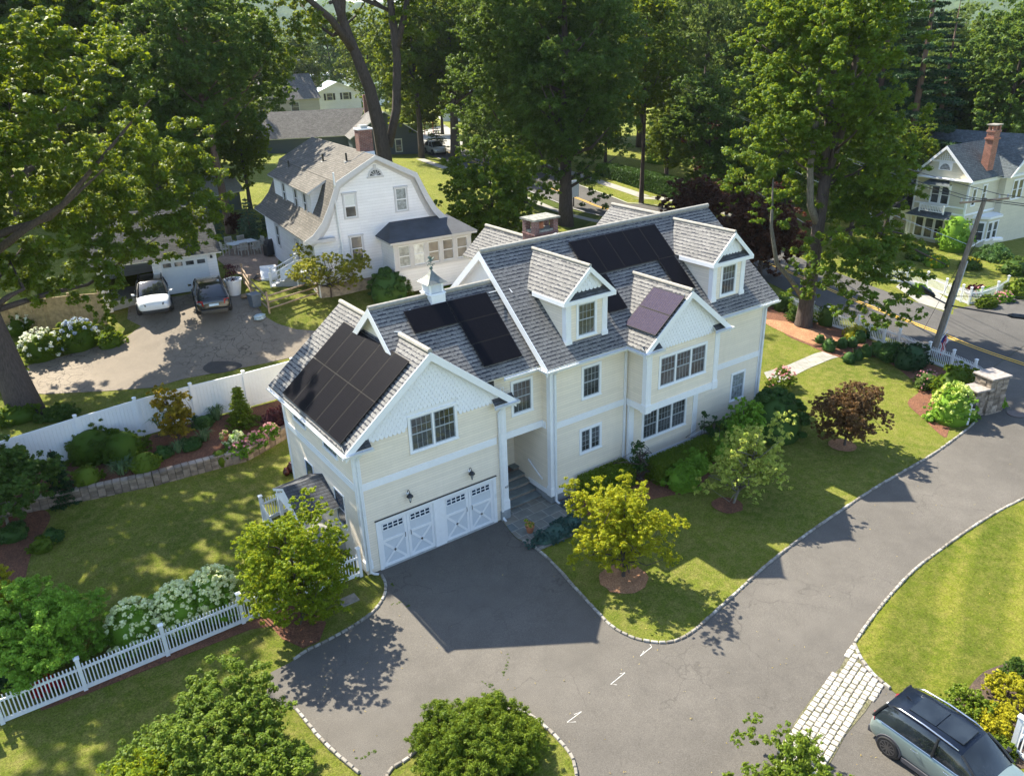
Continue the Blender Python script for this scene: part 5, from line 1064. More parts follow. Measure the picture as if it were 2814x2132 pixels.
mb = MB(); mb.tube([(0, 0, -.6), (0, 0, .2), (.05, 0, 1.4), (.25, 0, 4), (.45, .1, 7), (.55, .1, 9.5)], [.75, .55, .47, .40, .36, .34], 12); mb.tube([(.55, .1, 9.2), (1.1, -.2, 12), (1.6, -.2, 16), (2.0, -.2, 21)], [.30, .24, .17, .04], 8); mb.tube([(.5, .1, 8.5), (.4, .3, 12), (.5, .4, 17), (.4, .4, 22)], [.28, .22, .15, .03], 8)
mb2 = MB(); mb2.tube([(.5, .1, 6.2), (-.5, .2, 7.8), (-.8, .3, 10), (-.9, .2, 13), (-1.1, .3, 18), (-1., .3, 22)], [.24, .21, .19, .16, .10, .03], 8); mb2.tube([(-.0, .1, 1.6), (-.9, .6, 3.0), (-1.8, 1.2, 4.2), (-2.3, 1.5, 6.5), (-2.6, 1.5, 9.5)], [.18, .16, .14, .11, .03], 7)
for q in ((4.6, -6, 4.4), (3.4, -4.4, 6.), (4.5, -3, 8)): mb.tube([(.4, 0, 5.5), (1.8, -2, 6.6), q], [.15, .10, .03], 6)
for c in cl[:320:13]: a = Vector((.8, .1, max(9, c[2]-3))); q = Vector(c[:3]); mb.tube([a, a.lerp(q, .5)+Vector((0, 0, -.3)), q], [.1, .06, .02], 5)
mb.build('trunk', bark, t, smooth=True); mb2.build('limb', bark2, t, smooth=True); quads(leaf_arrays(cl, 190000, .09, rng, twig=14), 'crown', L_bright, t)
# copper beech / purple maples behind the roof
for k, (u, v, H, R, s, lb) in enumerate(((1640, 600, 6.5, 2.5, 31, 'dark purple-leaved tree between the right dormer and the tall sunlit maple'), (1560, 440, 8.5, 3.2, 32, 'bronze-purple tree at the end of the roadside hedge'), (1500, 520, 5.2, 2.6, 33, 'low purple tree just behind the roof ridge'))):
    b = P(u, v); tree('purple_tree', lb, b, H, R, .2, L_red, 22000, .13, s, z0=.12, cr=.8, ncl=80, group='purple-leaved trees')
# prototypes for the background wood
PA = tree('broadleaf_tree', 'dark green broadleaf tree at the right end of the background wood', (0, 0, 0), 22, 6.2, .4, L_dark, 60000, .16, 41, z0=.22, cr=1.05, ncl=260, nl=10)
PB_ = tree('broadleaf_tree', 'fresh green broadleaf tree', (0, 0, 0), 21, 6.0, .4, L_maple, 60000, .16, 42, z0=.25, cr=1.0, ncl=260, nl=10)
PW = tree('willow_tree', 'pale feathery willow', (0, 0, 0), 20, 5.5, .4, L_willow, 60000, .18, 43, z0=.12, cr=.9, ncl=240, nl=8, aspect=.22, up=-.1)
PP = conifer('pine_tree', 'dark pine', (0, 0, 0), 25, 5.4, .42, L_pine, 60000, .2, 44, z0=.2, droop=.05, tiers=18, gaps=.25)
def at_far(u, dist):
    "ground point in the direction of photo column u at a horizontal distance"
    d = ray(u, 200); h = Vector((d.x, d.y, 0)).normalized(); q = CAMP+h*dist; return onT(q.x, q.y)
bgwood = [
 (PB_, 905, 118, 0.50, 'low bright tree on the green right of the dark green house'),
 (PA, 1040, 96, 0.42, 'low dark tree at the street edge under the centre maples'),
 (PB_, 1170, 100, 0.50, 'low bright tree between the two centre trunks'),
 (PA, 1310, 104, 0.55, 'low dark tree across the street behind the hedge'),
 (PB_, 1450, 92, 0.42, 'low bright tree on the far lawn edge'),
 (PA, 1530, 100, 0.60, 'low dark tree behind the far lawn'),
  (PA, 300, 66, 0.50, 'low dark tree directly behind the garage'),
 (PB_, 370, 72, 0.50, 'low bright tree behind the garage ridge'),
   (PB_, 1620, 84, 0.50, 'low bright tree behind the purple trees'),
 (PA, 1720, 78, 0.55, 'low dark tree across the street behind the sunlit maple'),
 (PA, 1880, 74, 0.50, 'low dark tree left of the Victorian porch'),
 (PB_, 1960, 82, 0.50, 'bright low tree peeping behind the Victorian left wing'),
 (PB_, -30, 78, 1.1, 'sunlit broadleaf tree in the top left corner, nearest the edge'), (PB_, 200, 78, 1.1, 'sunlit yellow-green tree behind the huge leaning maple'), (PA, 300, 76, .85, 'dark tree whose crown fills the gap above the white car'),
 (PB_, 330, 80, 1.08, 'bright tree top between the huge maple and the single-trunk shade tree'), (PA, 110, 90, 1.15, 'tall dark tree far back in the top left'), (PB_, 430, 112, 1.2, 'tree crown behind the shade tree, before the distant hill'), (PA, 250, 115, 1.2, 'far tree at the skyline of the top left'),
 (PA, 545, 150, 1.0, 'distant tree above the beige house roof'), (PB_, -90, 84, 1.2, 'tree crown just leaving the frame in the upper left'), (PA, 20, 78, 1.1, 'dark crown behind the leftmost sunlit tree'),
 (PB_, 900, 112, 1.0, 'bright tree on the street corner above the red umbrella'), (PB_, 1000, 125, 1.05, 'tree in front of the far white gabled house'), (PA, 1075, 122, 1.15, 'dark tree top left of the centre'), (PA, 1150, 115, 1.2, 'crown at the top edge behind the centre maples'),
 (PB_, 1290, 138, 1.25, 'sunlit crown behind the centre maples on the right side'), (PA, 1385, 128, 1.3, 'very tall dark tree right of the centre'), (PA, 1440, 140, 1.35, 'dark tree top at the frame edge, left of the willows'),
 (PW, 1525, 96, 1.25, 'feathery pale willow with hanging twigs, the left one'), (PW, 1610, 108, 1.25, 'feathery pale willow behind the tall sunlit maple'), (PW, 1470, 120, 1.2, 'pale willow crown at the top edge of the photo'),
 (PA, 1540, 78, .66, 'rounded tree above the bronze-purple tree'), (PP, 1985, 88, 1.05, 'dark pine directly behind the left end of the Victorian roof'), (PP, 1900, 100, 1.15, 'dark pine half hidden by the sunlit maple'), (PP, 2040, 96, .86, 'broad pine between the maple and the red chimney'), (PP, 1985, 130, 1.25, 'tallest pine sticking out against the hill'),
 (PA, 2110, 104, .84, 'dark tree behind the Victorian roof ridge'), (PA, 2190, 98, .95, 'dark green tree at the right edge behind the red chimney'), (PB_, 2130, 128, .96, 'hazy green crown at the skyline on the right'), (PA, 2260, 110, 1.0, 'dark tree at the far right edge'), (PW, 2060, 150, 1.0, 'pale crown at the skyline left of the right hills'), (PB_, 2200, 150, 1.0, 'distant round crown below the right hills'),
 (PA, 1700, 96, 1.1, 'dark tree seen through the sunlit maple'), (PA, 1790, 108, 1.15, 'dark crown behind the sunlit maple, right half'), (PB_, 1650, 130, 1.2, 'far green crown between willows and maple'), (PA, 1860, 128, 1.2, 'far dark crown between maple and pines'),
 (PB_, 1330, 140, 1.25, 'skyline crown above the centre'), (PA, 1215, 150, 1.3, 'far skyline crown above the centre maple'), (PA, 1000, 175, 1.15, 'far skyline crown above the twin trunks'), (PB_, 640, 190, 1.0, 'distant tree among the town roofs, left one'), (PB_, 800, 185, 1.05, 'distant tree among the town roofs, right one'), (PA, 720, 230, 1.1, 'furthest tree above the flat town roofs'), (PA, 480, 165, 1.1, 'distant dark crown in front of the left hill'),
 (PA, 860, 150, .7, 'low dark tree behind the dark green house'), (PB_, 950, 150, .75, 'bright tree across the corner, behind the leaning stems'), (PB_, 500, 74, .45, 'low bright tree behind the single-trunk shade tree'),
 (PA, 400, 140, 1.1, 'distant tree at the skyline right of the top left crowns')]
_used = set()
for src, u, dist, s, lb in bgwood:
    loc = at_far(u, dist); rz = random.Random(int(u*7+dist)).uniform(0, 6.28)
    if src.name in _used: place(src, lb, loc, s, rz, 'background wood', sz=s*random.Random(u).uniform(.95, 1.05))
    else: _used.add(src.name); src.location = loc; src.scale = (s,)*3; src.rotation_euler.z = rz; src['label'] = lb; src['group'] = 'background wood'
# a far belt of woodland that reads as one mass
rng = np.random.default_rng(77); cl = []
for k in range(900):
    a = radians(-15+85*rng.random()); d = 215+330*rng.random()
    if 14 < math.degrees(a) < 24 and d < 330 and rng.random() < .8: continue
    x, y = CAMP.x+d*sin(a), CAMP.y+d*cos(a); cl.append((x, y, 4+8*rng.random(), 5+4*rng.random()))
o = quads(leaf_arrays(cl, 110000, .75, rng), 'far_woodland', L_dark, None); tag(o, 'continuous belt of far woodland below the hills', 'woodland', kind='stuff')
# ================================================================== garden shrubs and small trees
# small ornamental trees
b = P(655, 1335); tree('ornamental_maple', 'round lime-green maple in a mulch bed at the left corner of the garage', b, 4.2, 1.85, .10, L_lime, 90000, .036, 51, z0=.10, cr=.28, ncl=260, nl=24, group='small garden trees', lump=.3)
b = P(1346, 1246); tree('ornamental_maple', 'loose yellow-green small tree in the round orange mulch ring on the front lawn', b, 3.9, 1.45, .08, L_lime2, 46000, .038, 52, z0=.20, cr=.34, ncl=130, nl=30, group='small garden trees', lump=.5)
b = P(1576, 1090); tree('magnolia_tree', 'small pale-leaved magnolia with a leaning grey trunk in its own mulch ring', b, 3.5, 1.45, .06, L_mag, 10000, .075, 53, z0=.18, cr=.34, ncl=75, nl=26, bk=bark2, group='small garden trees', lump=.5, lean=(1.1, -.3), aspect=.45)
b = P(1600, 965); tree('serviceberry_tree', 'airy soft-green shrub tree between the clipped hedge and the magnolia', b, 2.2, .85, .04, L_green, 5000, .07, 54, z0=.12, cr=.3, ncl=60, nl=16, group='small garden trees', lump=.4)
b = P(1824, 963); tree('japanese_maple', 'dark red Japanese maple standing alone in a small mulch ring on the lawn', b, 3.1, 1.5, .07, L_bronze, 50000, .038, 55, z0=.18, cr=.36, ncl=95, nl=20, group='small garden trees')
b = P(490, 1705); tree('dogwood_tree', 'large layered olive-green tree at the bottom edge beside the asphalt', b, 2.4, 2.1, .12, L_hedge, 120000, .038, 56, z0=.12, cr=.36, ncl=190, nl=24, group='small garden trees', lump=.45, up=.8)
b = P(330, 1800); tree('dogwood_tree', 'lime sprays of a tree mostly below the bottom edge of the photo', b, 2.2, .95, .07, L_lime, 22000, .036, 57, z0=.3, cr=.4, ncl=50, nl=12, group='small garden trees')
b = P(1030, 1640); bush('weeping_tree', 'dome-shaped weeping tree on the grass island at the bottom', b, 1.7, 1.7, 1.25, L_hedge, 150000, .036, 58, 'small tree', ncl=260, cr=.2, lump=.08, up=.1, aspect=.3, core=False)
b = P(1700, 1745); tree('pieris_shrub', 'glossy yellow-green shrub rising over the bottom edge in front of the stone setts', b, 1.5, 1.9, .06, L_hedge, 30000, .042, 59, z0=.1, cr=.3, ncl=60, nl=18, cat='shrub', lump=.6, aspect=.4)
b = P(100, 1440); tree('hydrangea_tree', 'wide light-green panicle hydrangea tree over the white picket fence at the far left', b, 2.6, 1.9, .09, L_green, 80000, .038, 60, z0=.10, cr=.45, ncl=100, nl=18, cat='hydrangea', group='hydrangeas along the picket fence')
L_hyd2 = leafmat('lime_panicle', (.30, .40, .10), (.5, .6, .22), trans=.25); L_hyd = leafmat('hydrangea_panicle', (.55, .62, .30), (.76, .78, .62), trans=.2)
for k, (u, v, r, h, s, lb) in enumerate(((470, 1322, 1.0, 1.75, 61, 'white panicle hydrangea nearest the lime-green maple'), (395, 1350, 1.0, 1.6, 62, 'middle white hydrangea behind the picket fence'), (300, 1385, .95, 1.55, 63, 'white-green hydrangea touching the big hydrangea tree'))):
    q = P(u, v); bush('hydrangea_bush', lb, (q.x, max(q.y, .75+k*.02), q.z), r, .85, h, L_green, 14000, .045, s, 'hydrangea', 'hydrangeas along the picket fence', flowers=(L_hyd, 190-20*k, .08), ncl=30)
# bed by the vinyl fence and retaining wall
bush('lace_leaf_maple', 'low dark weeping maple in the bed, the left one against the white fence', P(205, 985), 1.25, 1.0, 1.45, L_maple, 34000, .033, 64, 'Japanese maple', 'weeping maples in the left bed', up=.9, aspect=.4)
bush('lace_leaf_maple', 'low weeping maple in the bed with a pale sunlit patch, the right one', P(270, 985), 1.1, .9, 1.35, L_maple, 32000, .033, 65, 'Japanese maple', 'weeping maples in the left bed', up=.9, aspect=.4)
for u, v, r, h, n, m, s, lb in ((190, 1040, .62, .75, 4200, L_hedge, 66, 'yellow-green shrub at the left end of the stone wall'), (315, 1010, .75, .8, 5000, L_hedge, 67, 'olive mounded shrub under the right weeping maple'), (355, 985, .42, .5, 2200, L_box, 68, 'small dark shrub between weeping maple and golden tree'),
    (415, 965, .55, .45, 2600, L_box, 69, 'low dark spreading shrub behind the capstones'), (440, 920, .55, .6, 2600, L_box, 70, 'dark shrub in front of the iris by the fence'), (478, 1000, .38, .75, 2200, L_hedge, 71, 'golden-tipped shrub at the end of the high wall'),
    (110, 1165, .55, .35, 2400, L_box, 72, 'flat dark shrub in the left corner bed, upper'), (92, 1185, .5, .5, 2400, L_hedge, 73, 'rounded shrub in the left corner bed, lower'), (30, 1160, .6, .6, 2600, L_box, 74, 'shrub under the small tree at the left edge')):
    bush('garden_shrub', lb, P(u, v), r, r*.9, h, m, n, .045, s, 'shrub', 'low shrubs in the beds', ncl=22)
conifer('golden_conifer', 'golden thread-leaf conifer standing before the white fence', P(525, 915), 2.0, .95, .05, L_hedge, 14000, .055, 75, tiers=14, z0=.03, droop=.5)
bush('plum_bush', 'dark plum-red bush at the end of the bed by the house', P(597, 915), .6, .5, .85, L_plum, 4000, .05, 76, 'shrub')
b = P(385, 955); tree('katsura_tree', 'upright young tree with bronze and gold leaves before the white fence', b, 2.75, .8, .04, leafmat('bronze_gold_leaf', (.10, .09, .015), (.26, .20, .02), (.6, .45, .03)), 4200, .075, 77, z0=.1, cr=.28, ncl=40, nl=14, group='small garden trees', lump=.5)
def iris(label, loc, r, h, n, s):
    rr = random.Random(s); t = thing('iris_clump', label, 'iris', loc, 0, 'iris clumps in the left bed'); mb = MB()
    for k in range(n):
        a = rr.uniform(0, 6.28); q = rr.uniform(0, r*.45); l = rr.uniform(.3, 1)*r; x, y = q*cos(a), q*sin(a); d = Vector((cos(a), sin(a), 0)); p = Vector((-sin(a), cos(a), 0))*.022
        A = Vector((x, y, 0)); B = A+d*l*.4+Vector((0, 0, h*rr.uniform(.6, .9))); C = A+d*l*rr.uniform(.8, 1.2)+Vector((0, 0, h*rr.uniform(.35, 1.1)))
        mb.face([A-p, A+p, B+p, B-p]); mb.face([B-p, B+p, C])
    mb.build('leaf_blades', L_iris, t)
for u, v, r, h, n, s, lb in ((348, 925, .7, .95, 110, 1, 'large blue-green iris clump by the feeder hook'), (470, 905, .5, .75, 80, 2, 'iris clump left of the golden conifer'), (443, 950, .45, .55, 60, 3, 'slim iris clump between dark shrubs'), (385, 975, .45, .5, 60, 4, 'iris clump under the bronze-gold tree'), (265, 1020, .75, .6, 90, 5, 'spreading pale iris clump at the edge of the capstones')): iris(lb, P(u, v), r, h, n, s)
b = P(20, 1150); tree('small_garden_tree', 'round blue-green small tree at the left edge above the lawn', b, 3.6, 2.0, .08, L_dark, 26000, .07, 78, z0=.22, cr=.45, ncl=80, nl=14, bk=bark2, group='small garden trees')
conifer('weeping_spruce', 'dark drooping conifer beside the round tree at the left end of the wall', P(138, 1070), 2.2, .85, .05, L_pine, 9000, .06, 79, tiers=12, z0=.02, droop=.9)
for u, v, r, h, m, s, lb in ((520, 985, .55, .7, L_green, 80, 'coneflower clump in the lower bed, left'), (555, 965, .6, .75, L_green, 81, 'coneflower clump in the lower bed, middle'), (585, 945, .5, .7, L_green, 82, 'coneflower clump in the lower bed beside the house')):
    bush('coneflower', lb, P(u, v), r, r*.8, h, m, 3600, .05, s, 'flowers', 'coneflowers in the lower bed', flowers=(L_pink, 45, .05), core=False)
bush('hydrangea_bush', 'small white mophead hydrangea on the lower bed by the wall corner', P(508, 960), .5, .45, .6, L_green, 2400, .06, 83, 'hydrangea', 'hydrangeas along the picket fence', flowers=(L_hyd, 26, .09))
conifer('arborvitae', 'pointed dark arborvitae cut by the left edge', P(-22, 1345), 4.2, 1.0, .08, L_hedge, 16000, .06, 84, tiers=16, z0=.0, droop=-.15); conifer('golden_cypress', 'twisted golden cypress above the hydrangea tree at the left edge', P(38, 1350), 2.6, .9, .05, L_yellow, 7000, .06, 85, tiers=10, z0=.05, droop=-.2, gaps=.2)
bush('garden_shrub', 'dark green shrub under the golden cypress at the left edge', P(12, 1420), .9, .8, 1.0, L_green, 6000, .05, 86, 'shrub', 'low shrubs in the beds')
bush('garden_shrub', 'spruce-dark shrub behind the picket gate at the left edge', P(15, 1470), .8, .6, .7, L_pine, 5000, .05, 87, 'shrub', 'low shrubs in the beds')
q = P(95, 1460); bush('red_flowers', 'patch of bright red flowers behind the white pickets', (q.x, .75, 0), .5, .25, .8, L_redfl, 2600, .05, 88, 'flowers', core=False)
# house front hedges
def hedge(label, p0, p1, w_, h, seed, leaf=L_hedge, n=14000, name='clipped_hedge', z=None, group='clipped hedges against the house'):
    a, b_ = Vector(p0), Vector(p1); c = (a+b_)/2; L = (b_-a).length; return bush(name, label, (c.x, c.y, T(c.x, c.y)), L/2, w_/2, h, leaf, n, .04, seed, 'hedge', group, shape='box', ncl=30, cr=.12, rz=math.atan2(b_.y-a.y, b_.x-a.x))
hedge('low clipped hedge left of the downspout under the small twin window', (9.0, -1.0), (11.5, -1.0), .9, .95, 90); hedge('long clipped hedge under the triple ground-floor window', (12.2, -1.75), (16.0, -1.75), .9, .95, 91); hedge('clipped hedge between the spiky shrub and the big round bush', (16.7, -1.35), (19.5, -1.35), .95, 1.0, 92)
bush('round_boxwood', 'huge clipped dark round bush at the right corner of the house', P(1670, 938), 1.6, 1.55, 2.45, L_box, 52000, .032, 93, 'bush', ncl=90, cr=.12, lump=.02)
bush('garden_shrub', 'yellow-green shrub half behind the huge round bush', onT(21.9, -.6), .8, .8, 1.7, L_hedge, 7000, .04, 94, 'shrub', 'low shrubs in the beds')
for u, v, r, h, s, lb in ((1475, 1050, .85, 1.15, 95, 'bright green rhododendron mound, the lowest of three before the hedge'), (1500, 1018, .75, 1.1, 96, 'bright green rhododendron mound in the middle of the group'), (1545, 985, .75, 1.15, 97, 'bright green rhododendron mound touching the airy shrub tree')): bush('rhododendron', lb, P(u, v), r, r*.9, h, L_green, 12000, .055, s, 'rhododendron', 'rhododendrons before the hedge', aspect=.4, up=.7)
for k, (x, y, lb) in enumerate(((11.75, -1.45, 'open spiky yew at the left end of the triple window'), (16.35, -1.45, 'open spiky yew at the right end of the triple window'))):
    b = onT(x, y); tree('spiky_yew', lb, b, 1.9, .5, .03, L_box, 3600, .04, 98+k, z0=.05, cr=.12, ncl=50, nl=30, cat='shrub', lump=.6, group='spiky yews')
bush('blue_juniper', 'low blue-green creeping juniper along the patio edge', P(1208, 1150), 1.5, .55, .38, L_blue, 16000, .04, 100, 'juniper', ncl=60, cr=.3, rz=.15, lump=.2)
bush('rose_bush', 'pink rose bush behind the big round bush by the garden path', P(1690, 835), .8, .7, 1.1, L_hedge, 3200, .05, 101, 'rose bush', flowers=(L_pink, 40, .06), core=False)
# street bed: boxwood balls either side of the path
for k, (u, v, r) in enumerate(((1818, 750, .36), (1840, 748, .36), (1790, 757, .42), (1857, 737, .42), (1880, 728, .46), (1832, 782, .36), (1850, 776, .36), (1870, 768, .38), (1893, 765, .44), (1770, 740, .3))):
    bush('boxwood_ball', ['boxwood ball beyond the path, second from the left', 'boxwood ball beyond the path, middle of the row', 'boxwood ball where the orange mulch meets the path', 'boxwood ball beyond the path, second from the right', 'largest boxwood ball beyond the path, by the golden shrub', 'boxwood ball at the lawn corner of the path, nearest the house', 'boxwood ball on the lawn side of the path, second', 'boxwood ball on the lawn side of the path, third', 'boxwood ball on the lawn side, beside the broad dark shrub', 'smallest boxwood ball, next to the tree mulch'][k], P(u, v), r*1.1, r*1.1, r*2., L_box, 2600, .03, 110+k, 'boxwood', 'boxwood balls along the path', ncl=16, cr=.2, lump=.03)
bush('golden_shrub', 'golden-leaved shrub in front of the street pickets', P(1850, 728), 1.5, .6, .8, L_yellow, 5000, .05, 121, 'shrub', ncl=30)
for u, v, rx, h, m, n, s, lb, fl in ((1925, 775, 1.0, 1.0, L_box, 7000, 122, 'dark dense shrub next to the boxwood row', None), (1965, 790, 1.3, 1.4, L_pine, 9000, 123, 'bluish broad shrub at the foot of the leaning pole', None), (2000, 835, .9, .9, L_willow, 5000, 124, 'grey-green lavender-flowered shrub below the pole', (L_pink, 25, .05)),
    (2000, 705, .0, 0, L_box, 0, 0, '', None), (1725, 690, 1.0, 1.1, L_dark, 5000, 125, 'dark shrub left of the sunlit maple trunk', None), (1787, 700, .9, 1.5, L_dark, 5000, 126, 'leafy shrub right of the sunlit maple trunk', None), (1690, 668, .9, 1.2, L_dark, 5000, 127, 'dark shrub at the corner beyond the downspout', None), (2093, 905, .5, .45, L_green, 3000, 128, 'ground-cover mound under the white mailbox stand', None), (2150, 880, .55, .7, L_green, 3600, 129, 'green shrub on the street side of the stone pillar', None), (2010, 905, .4, .4, L_green, 1800, 130, 'small shrub between lawn and hydrangea', None)):
    if n: bush('street_bed_shrub', lb, P(u, v), rx, rx*.75, h, m, n, .05, s, 'shrub', 'shrubs along the street fence', flowers=fl)
bush('garden_shrub', 'layered green small tree above the pale hydrangea by the street', P(2060, 860), 1.5, 1.1, 1.9, L_maple, 14000, .06, 131, 'shrub', 'shrubs along the street fence', ncl=60, cr=.25, lump=.2)
bush('clipped_hedge', 'rounded golden-green hedge behind the stone pillar', P(2105, 868), 1.0, .7, 1.2, L_hedge, 6000, .04, 132, 'hedge', 'shrubs along the street fence', lump=.04)
bush('hydrangea_bush', 'large pale-flowered hydrangea beside the mailbox stand', P(2052, 908), 1.1, 1.0, 1.9, L_green, 9000, .06, 133, 'hydrangea', 'hydrangeas along the picket fence', flowers=(L_hyd2, 90, .10), ncl=50)
# right lower bed by the teal car
for u, v, r, h, m, s, lb in ((2175, 1508, .62, .8, L_yellow, 140, 'bright golden barberry, the upper one by the right edge'), (2155, 1560, .55, .6, L_yellow, 141, 'bright golden barberry in the middle of the group'), (2135, 1590, .55, .6, L_yellow, 142, 'bright golden barberry closest to the teal car'), (2085, 1545, .85, .6, L_hedge, 143, 'broad olive heather-like shrub by the lawn edge'), (2150, 1625, .5, .45, L_hedge, 144, 'olive shrub between golden barberry and white fence'), (2195, 1470, .5, .75, L_dark, 145, 'blue-green leafy perennial at the right edge of the striped lawn')): bush('golden_barberry', lb, P(u, v), r, r*.9, h, m, 9000, .035, s, 'shrub', 'shrubs in the bed by the teal car', core=False, ncl=60, cr=.25)
# neighbour's planting
bush('round_boxwood', 'large round clipped bush at the corner of the gambrel house', P(842, 645), 1.35, 1.3, 1.9, L_box, 26000, .04, 150, 'bush', ncl=60, cr=.14, lump=.04)
bush('clipped_hedge', 'yellow-green clipped hedge under the sunroom windows', onT(16.6, 16.6), 3.6, 1.1, 1.25, L_hedge, 30000, .05, 151, 'hedge', shape='box', ncl=40, cr=.15, rz=-.05)
conifer('young_arborvitae', 'tiny yellow-green arborvitae before the clipped hedge', P(885, 640), 1.1, .28, .03, L_hedge, 1500, .04, 152, tiers=8, z0=.0, droop=-.1)
bush('rhododendron', 'flowering shrub at the right end of the sunroom hedge', onT(20.0, 15.4), 1.0, .9, 1.6, L_hedge, 5000, .07, 153, 'shrub', flowers=(L_pink, 16, .07))
b = P(715, 642); tree('crepe_shrub', 'multi-stemmed shrub with yellow-green and bronze leaves in front of the white gable wall', b, 3.1, 2.0, .07, leafmat('bronze_green_leaf', (.12, .17, .02), (.24, .21, .04), (.5, .5, .05)), 12000, .07, 154, z0=.25, cr=.36, ncl=85, nl=44, cat='shrub', lump=.35, inner=.6)
for k, (u, v, fm, lb) in enumerate(((95, 770, L_wht, 'white mophead hydrangea by the leaning trunk'), (175, 748, L_bluefl, 'blue mophead hydrangea between white hydrangea and hanging branches'), (5, 830, L_bluefl, 'blue hydrangea cut by the left edge'), (45, 715, L_wht, 'white hydrangea against the wooden fence'))):
    bush('hydrangea_bush', lb, P(u, v), 1.15, 1.0, 1.5, L_bright, 8000, .07, 155+k, 'hydrangea', 'mophead hydrangeas by the old driveway', flowers=(fm, 42, .11))
for u, v, r, h, m, s, lb in ((240, 745, .8, .9, L_bright, 160, 'green shrub at the end of the hydrangea row'), (40, 905, 1.1, .8, L_bright, 161, 'leafy clump at the foot of the leaning maple, left'), (130, 900, .9, .5, L_dark, 162, 'low groundcover right of the leaning maple trunk')): bush('verge_shrub', lb, P(u, v), r, r*.8, h, m, 4500, .07, s, 'shrub', 'shrubs on the verge')
for k, (u, v, H, lb) in enumerate(((455, 520, 3.6, 'bluish young spruce left of the shade tree trunk'), (545, 525, 3.4, 'bluish young spruce right of the shade tree trunk'), (590, 515, 2.8, 'young spruce beside the gambrel house wall'), (945, 330, 5.0, 'dark spruce in front of the silver car'))): conifer('young_spruce', lb, P(u, v), H, H*.36, .06, leafmat('blue_spruce_needle', (.05, .09, .07), (.10, .15, .11), trans=.1) if k < 3 else L_pine, 7000, .09, 165+k, tiers=14, z0=.03, droop=.1, group='young spruces')
b = P(517, 508); tree('japanese_maple', 'small red Japanese maple in a pot by the patio', b, 1.7, .75, .03, L_red, 2500, .07, 170, z0=.3, cr=.22, ncl=30, nl=8, group='small garden trees')
b = onT(20.5, 27.5); tree('spreading_tree', 'wide low yellow-green tree at the right side of the gambrel house', onT(23.5, 27.0), 7.2, 4.4, .15, L_maple, 42000, .11, 171, z0=.08, cr=.75, ncl=120, nl=14, group='small garden trees')
bush('clipped_hedge', 'long dark hedge behind the far sidewalk', P(1400, 408), 9.5, .9, 1.7, L_box, 26000, .09, 172, 'hedge', shape='box', ncl=60, cr=.3, rz=math.atan2(P(1500, 440).y-P(1310, 378).y, P(1500, 440).x-P(1310, 378).x))
bush('verge_shrub', 'ivy-like shrub row between the sidewalk and the street', P(1100, 398), 4.2, .8, .9, L_dark, 9000, .09, 173, 'shrub', 'shrubs on the verge', rz=math.atan2(P(1150, 415).y-P(1060, 380).y, P(1150, 415).x-P(1060, 380).x))
for u, v, r, h, m, s, lb in ((1430, 352, 2.4, 1.6, L_green, 174, 'sunlit fern-like shrub at the top of the far lawn'), (1500, 345, 2.0, 1.6, L_dark, 175, 'dark shrub at the top right of the far lawn'), (1590, 455, 2.0, 2.2, L_bright, 176, 'green bush at the edge of the purple trees'), (600, 470, 1.2, 1.0, L_bright, 177, 'bright shrub in the hollow behind the shed')): bush('verge_shrub', lb, P(u, v), r, r*.8, h, m, 4500, .1, s, 'shrub', 'shrubs on the verge')
# Victorian garden
for u, v, rx, h, m, s, lb, fl in ((2058, 540, 1.7, 3.4, L_green, 180, 'tall round bush in front of the Victorian ground-floor windows', None), (1985, 560, 1.2, 1.1, L_dark, 181, 'dark shrub at the left of the Victorian foundation bed', None), (2020, 575, 1.1, .8, L_green, 182, 'yellow-flowered clump before the Victorian house', (L_yelfl, 30, .09)), (2095, 580, 1.0, .8, L_dark, 183, 'yellow-flowered clump by the walk of the Victorian house', (L_yelfl, 18, .09)), (2150, 560, 1.6, 1.3, L_box, 184, 'dark shrub under the Victorian bay window', None),
    (2190, 590, 1.4, 1.2, L_dark, 185, 'dark shrub at the right end of the Victorian bed', None), (2105, 635, .8, .7, L_plum, 186, 'dark plum ball behind the corner pickets', None), (2122, 640, .7, .7, L_green, 187, 'rose bush behind the corner pickets', (L_pink, 14, .06)), (2130, 662, .8, .8, L_hedge, 188, 'bright shrub outside the corner pickets', None), (2165, 650, .8, .7, L_green, 189, 'pink-flowering shrub by the side street', (L_pink, 40, .07)), (2205, 640, 1.3, 1.5, L_hedge, 190, 'sunlit hedge end at the right edge above the side street', None), (1985, 632, .7, .6, L_green, 191, 'small shrub between sidewalk and pickets', None)):
    bush('victorian_garden_shrub', lb, P(u, v), rx, rx*.8, h, m, 6000, .075, s, 'shrub', 'shrubs in the garden across the street', flowers=fl)
b = onT(47.5, -6.5); tree('crab_apple_tree', 'loose small tree leaning into the right edge before the Victorian house', b, 7.2, 2.4, .12, L_green, 9000, .10, 192, z0=.35, cr=.55, ncl=70, nl=24, group='small garden trees')
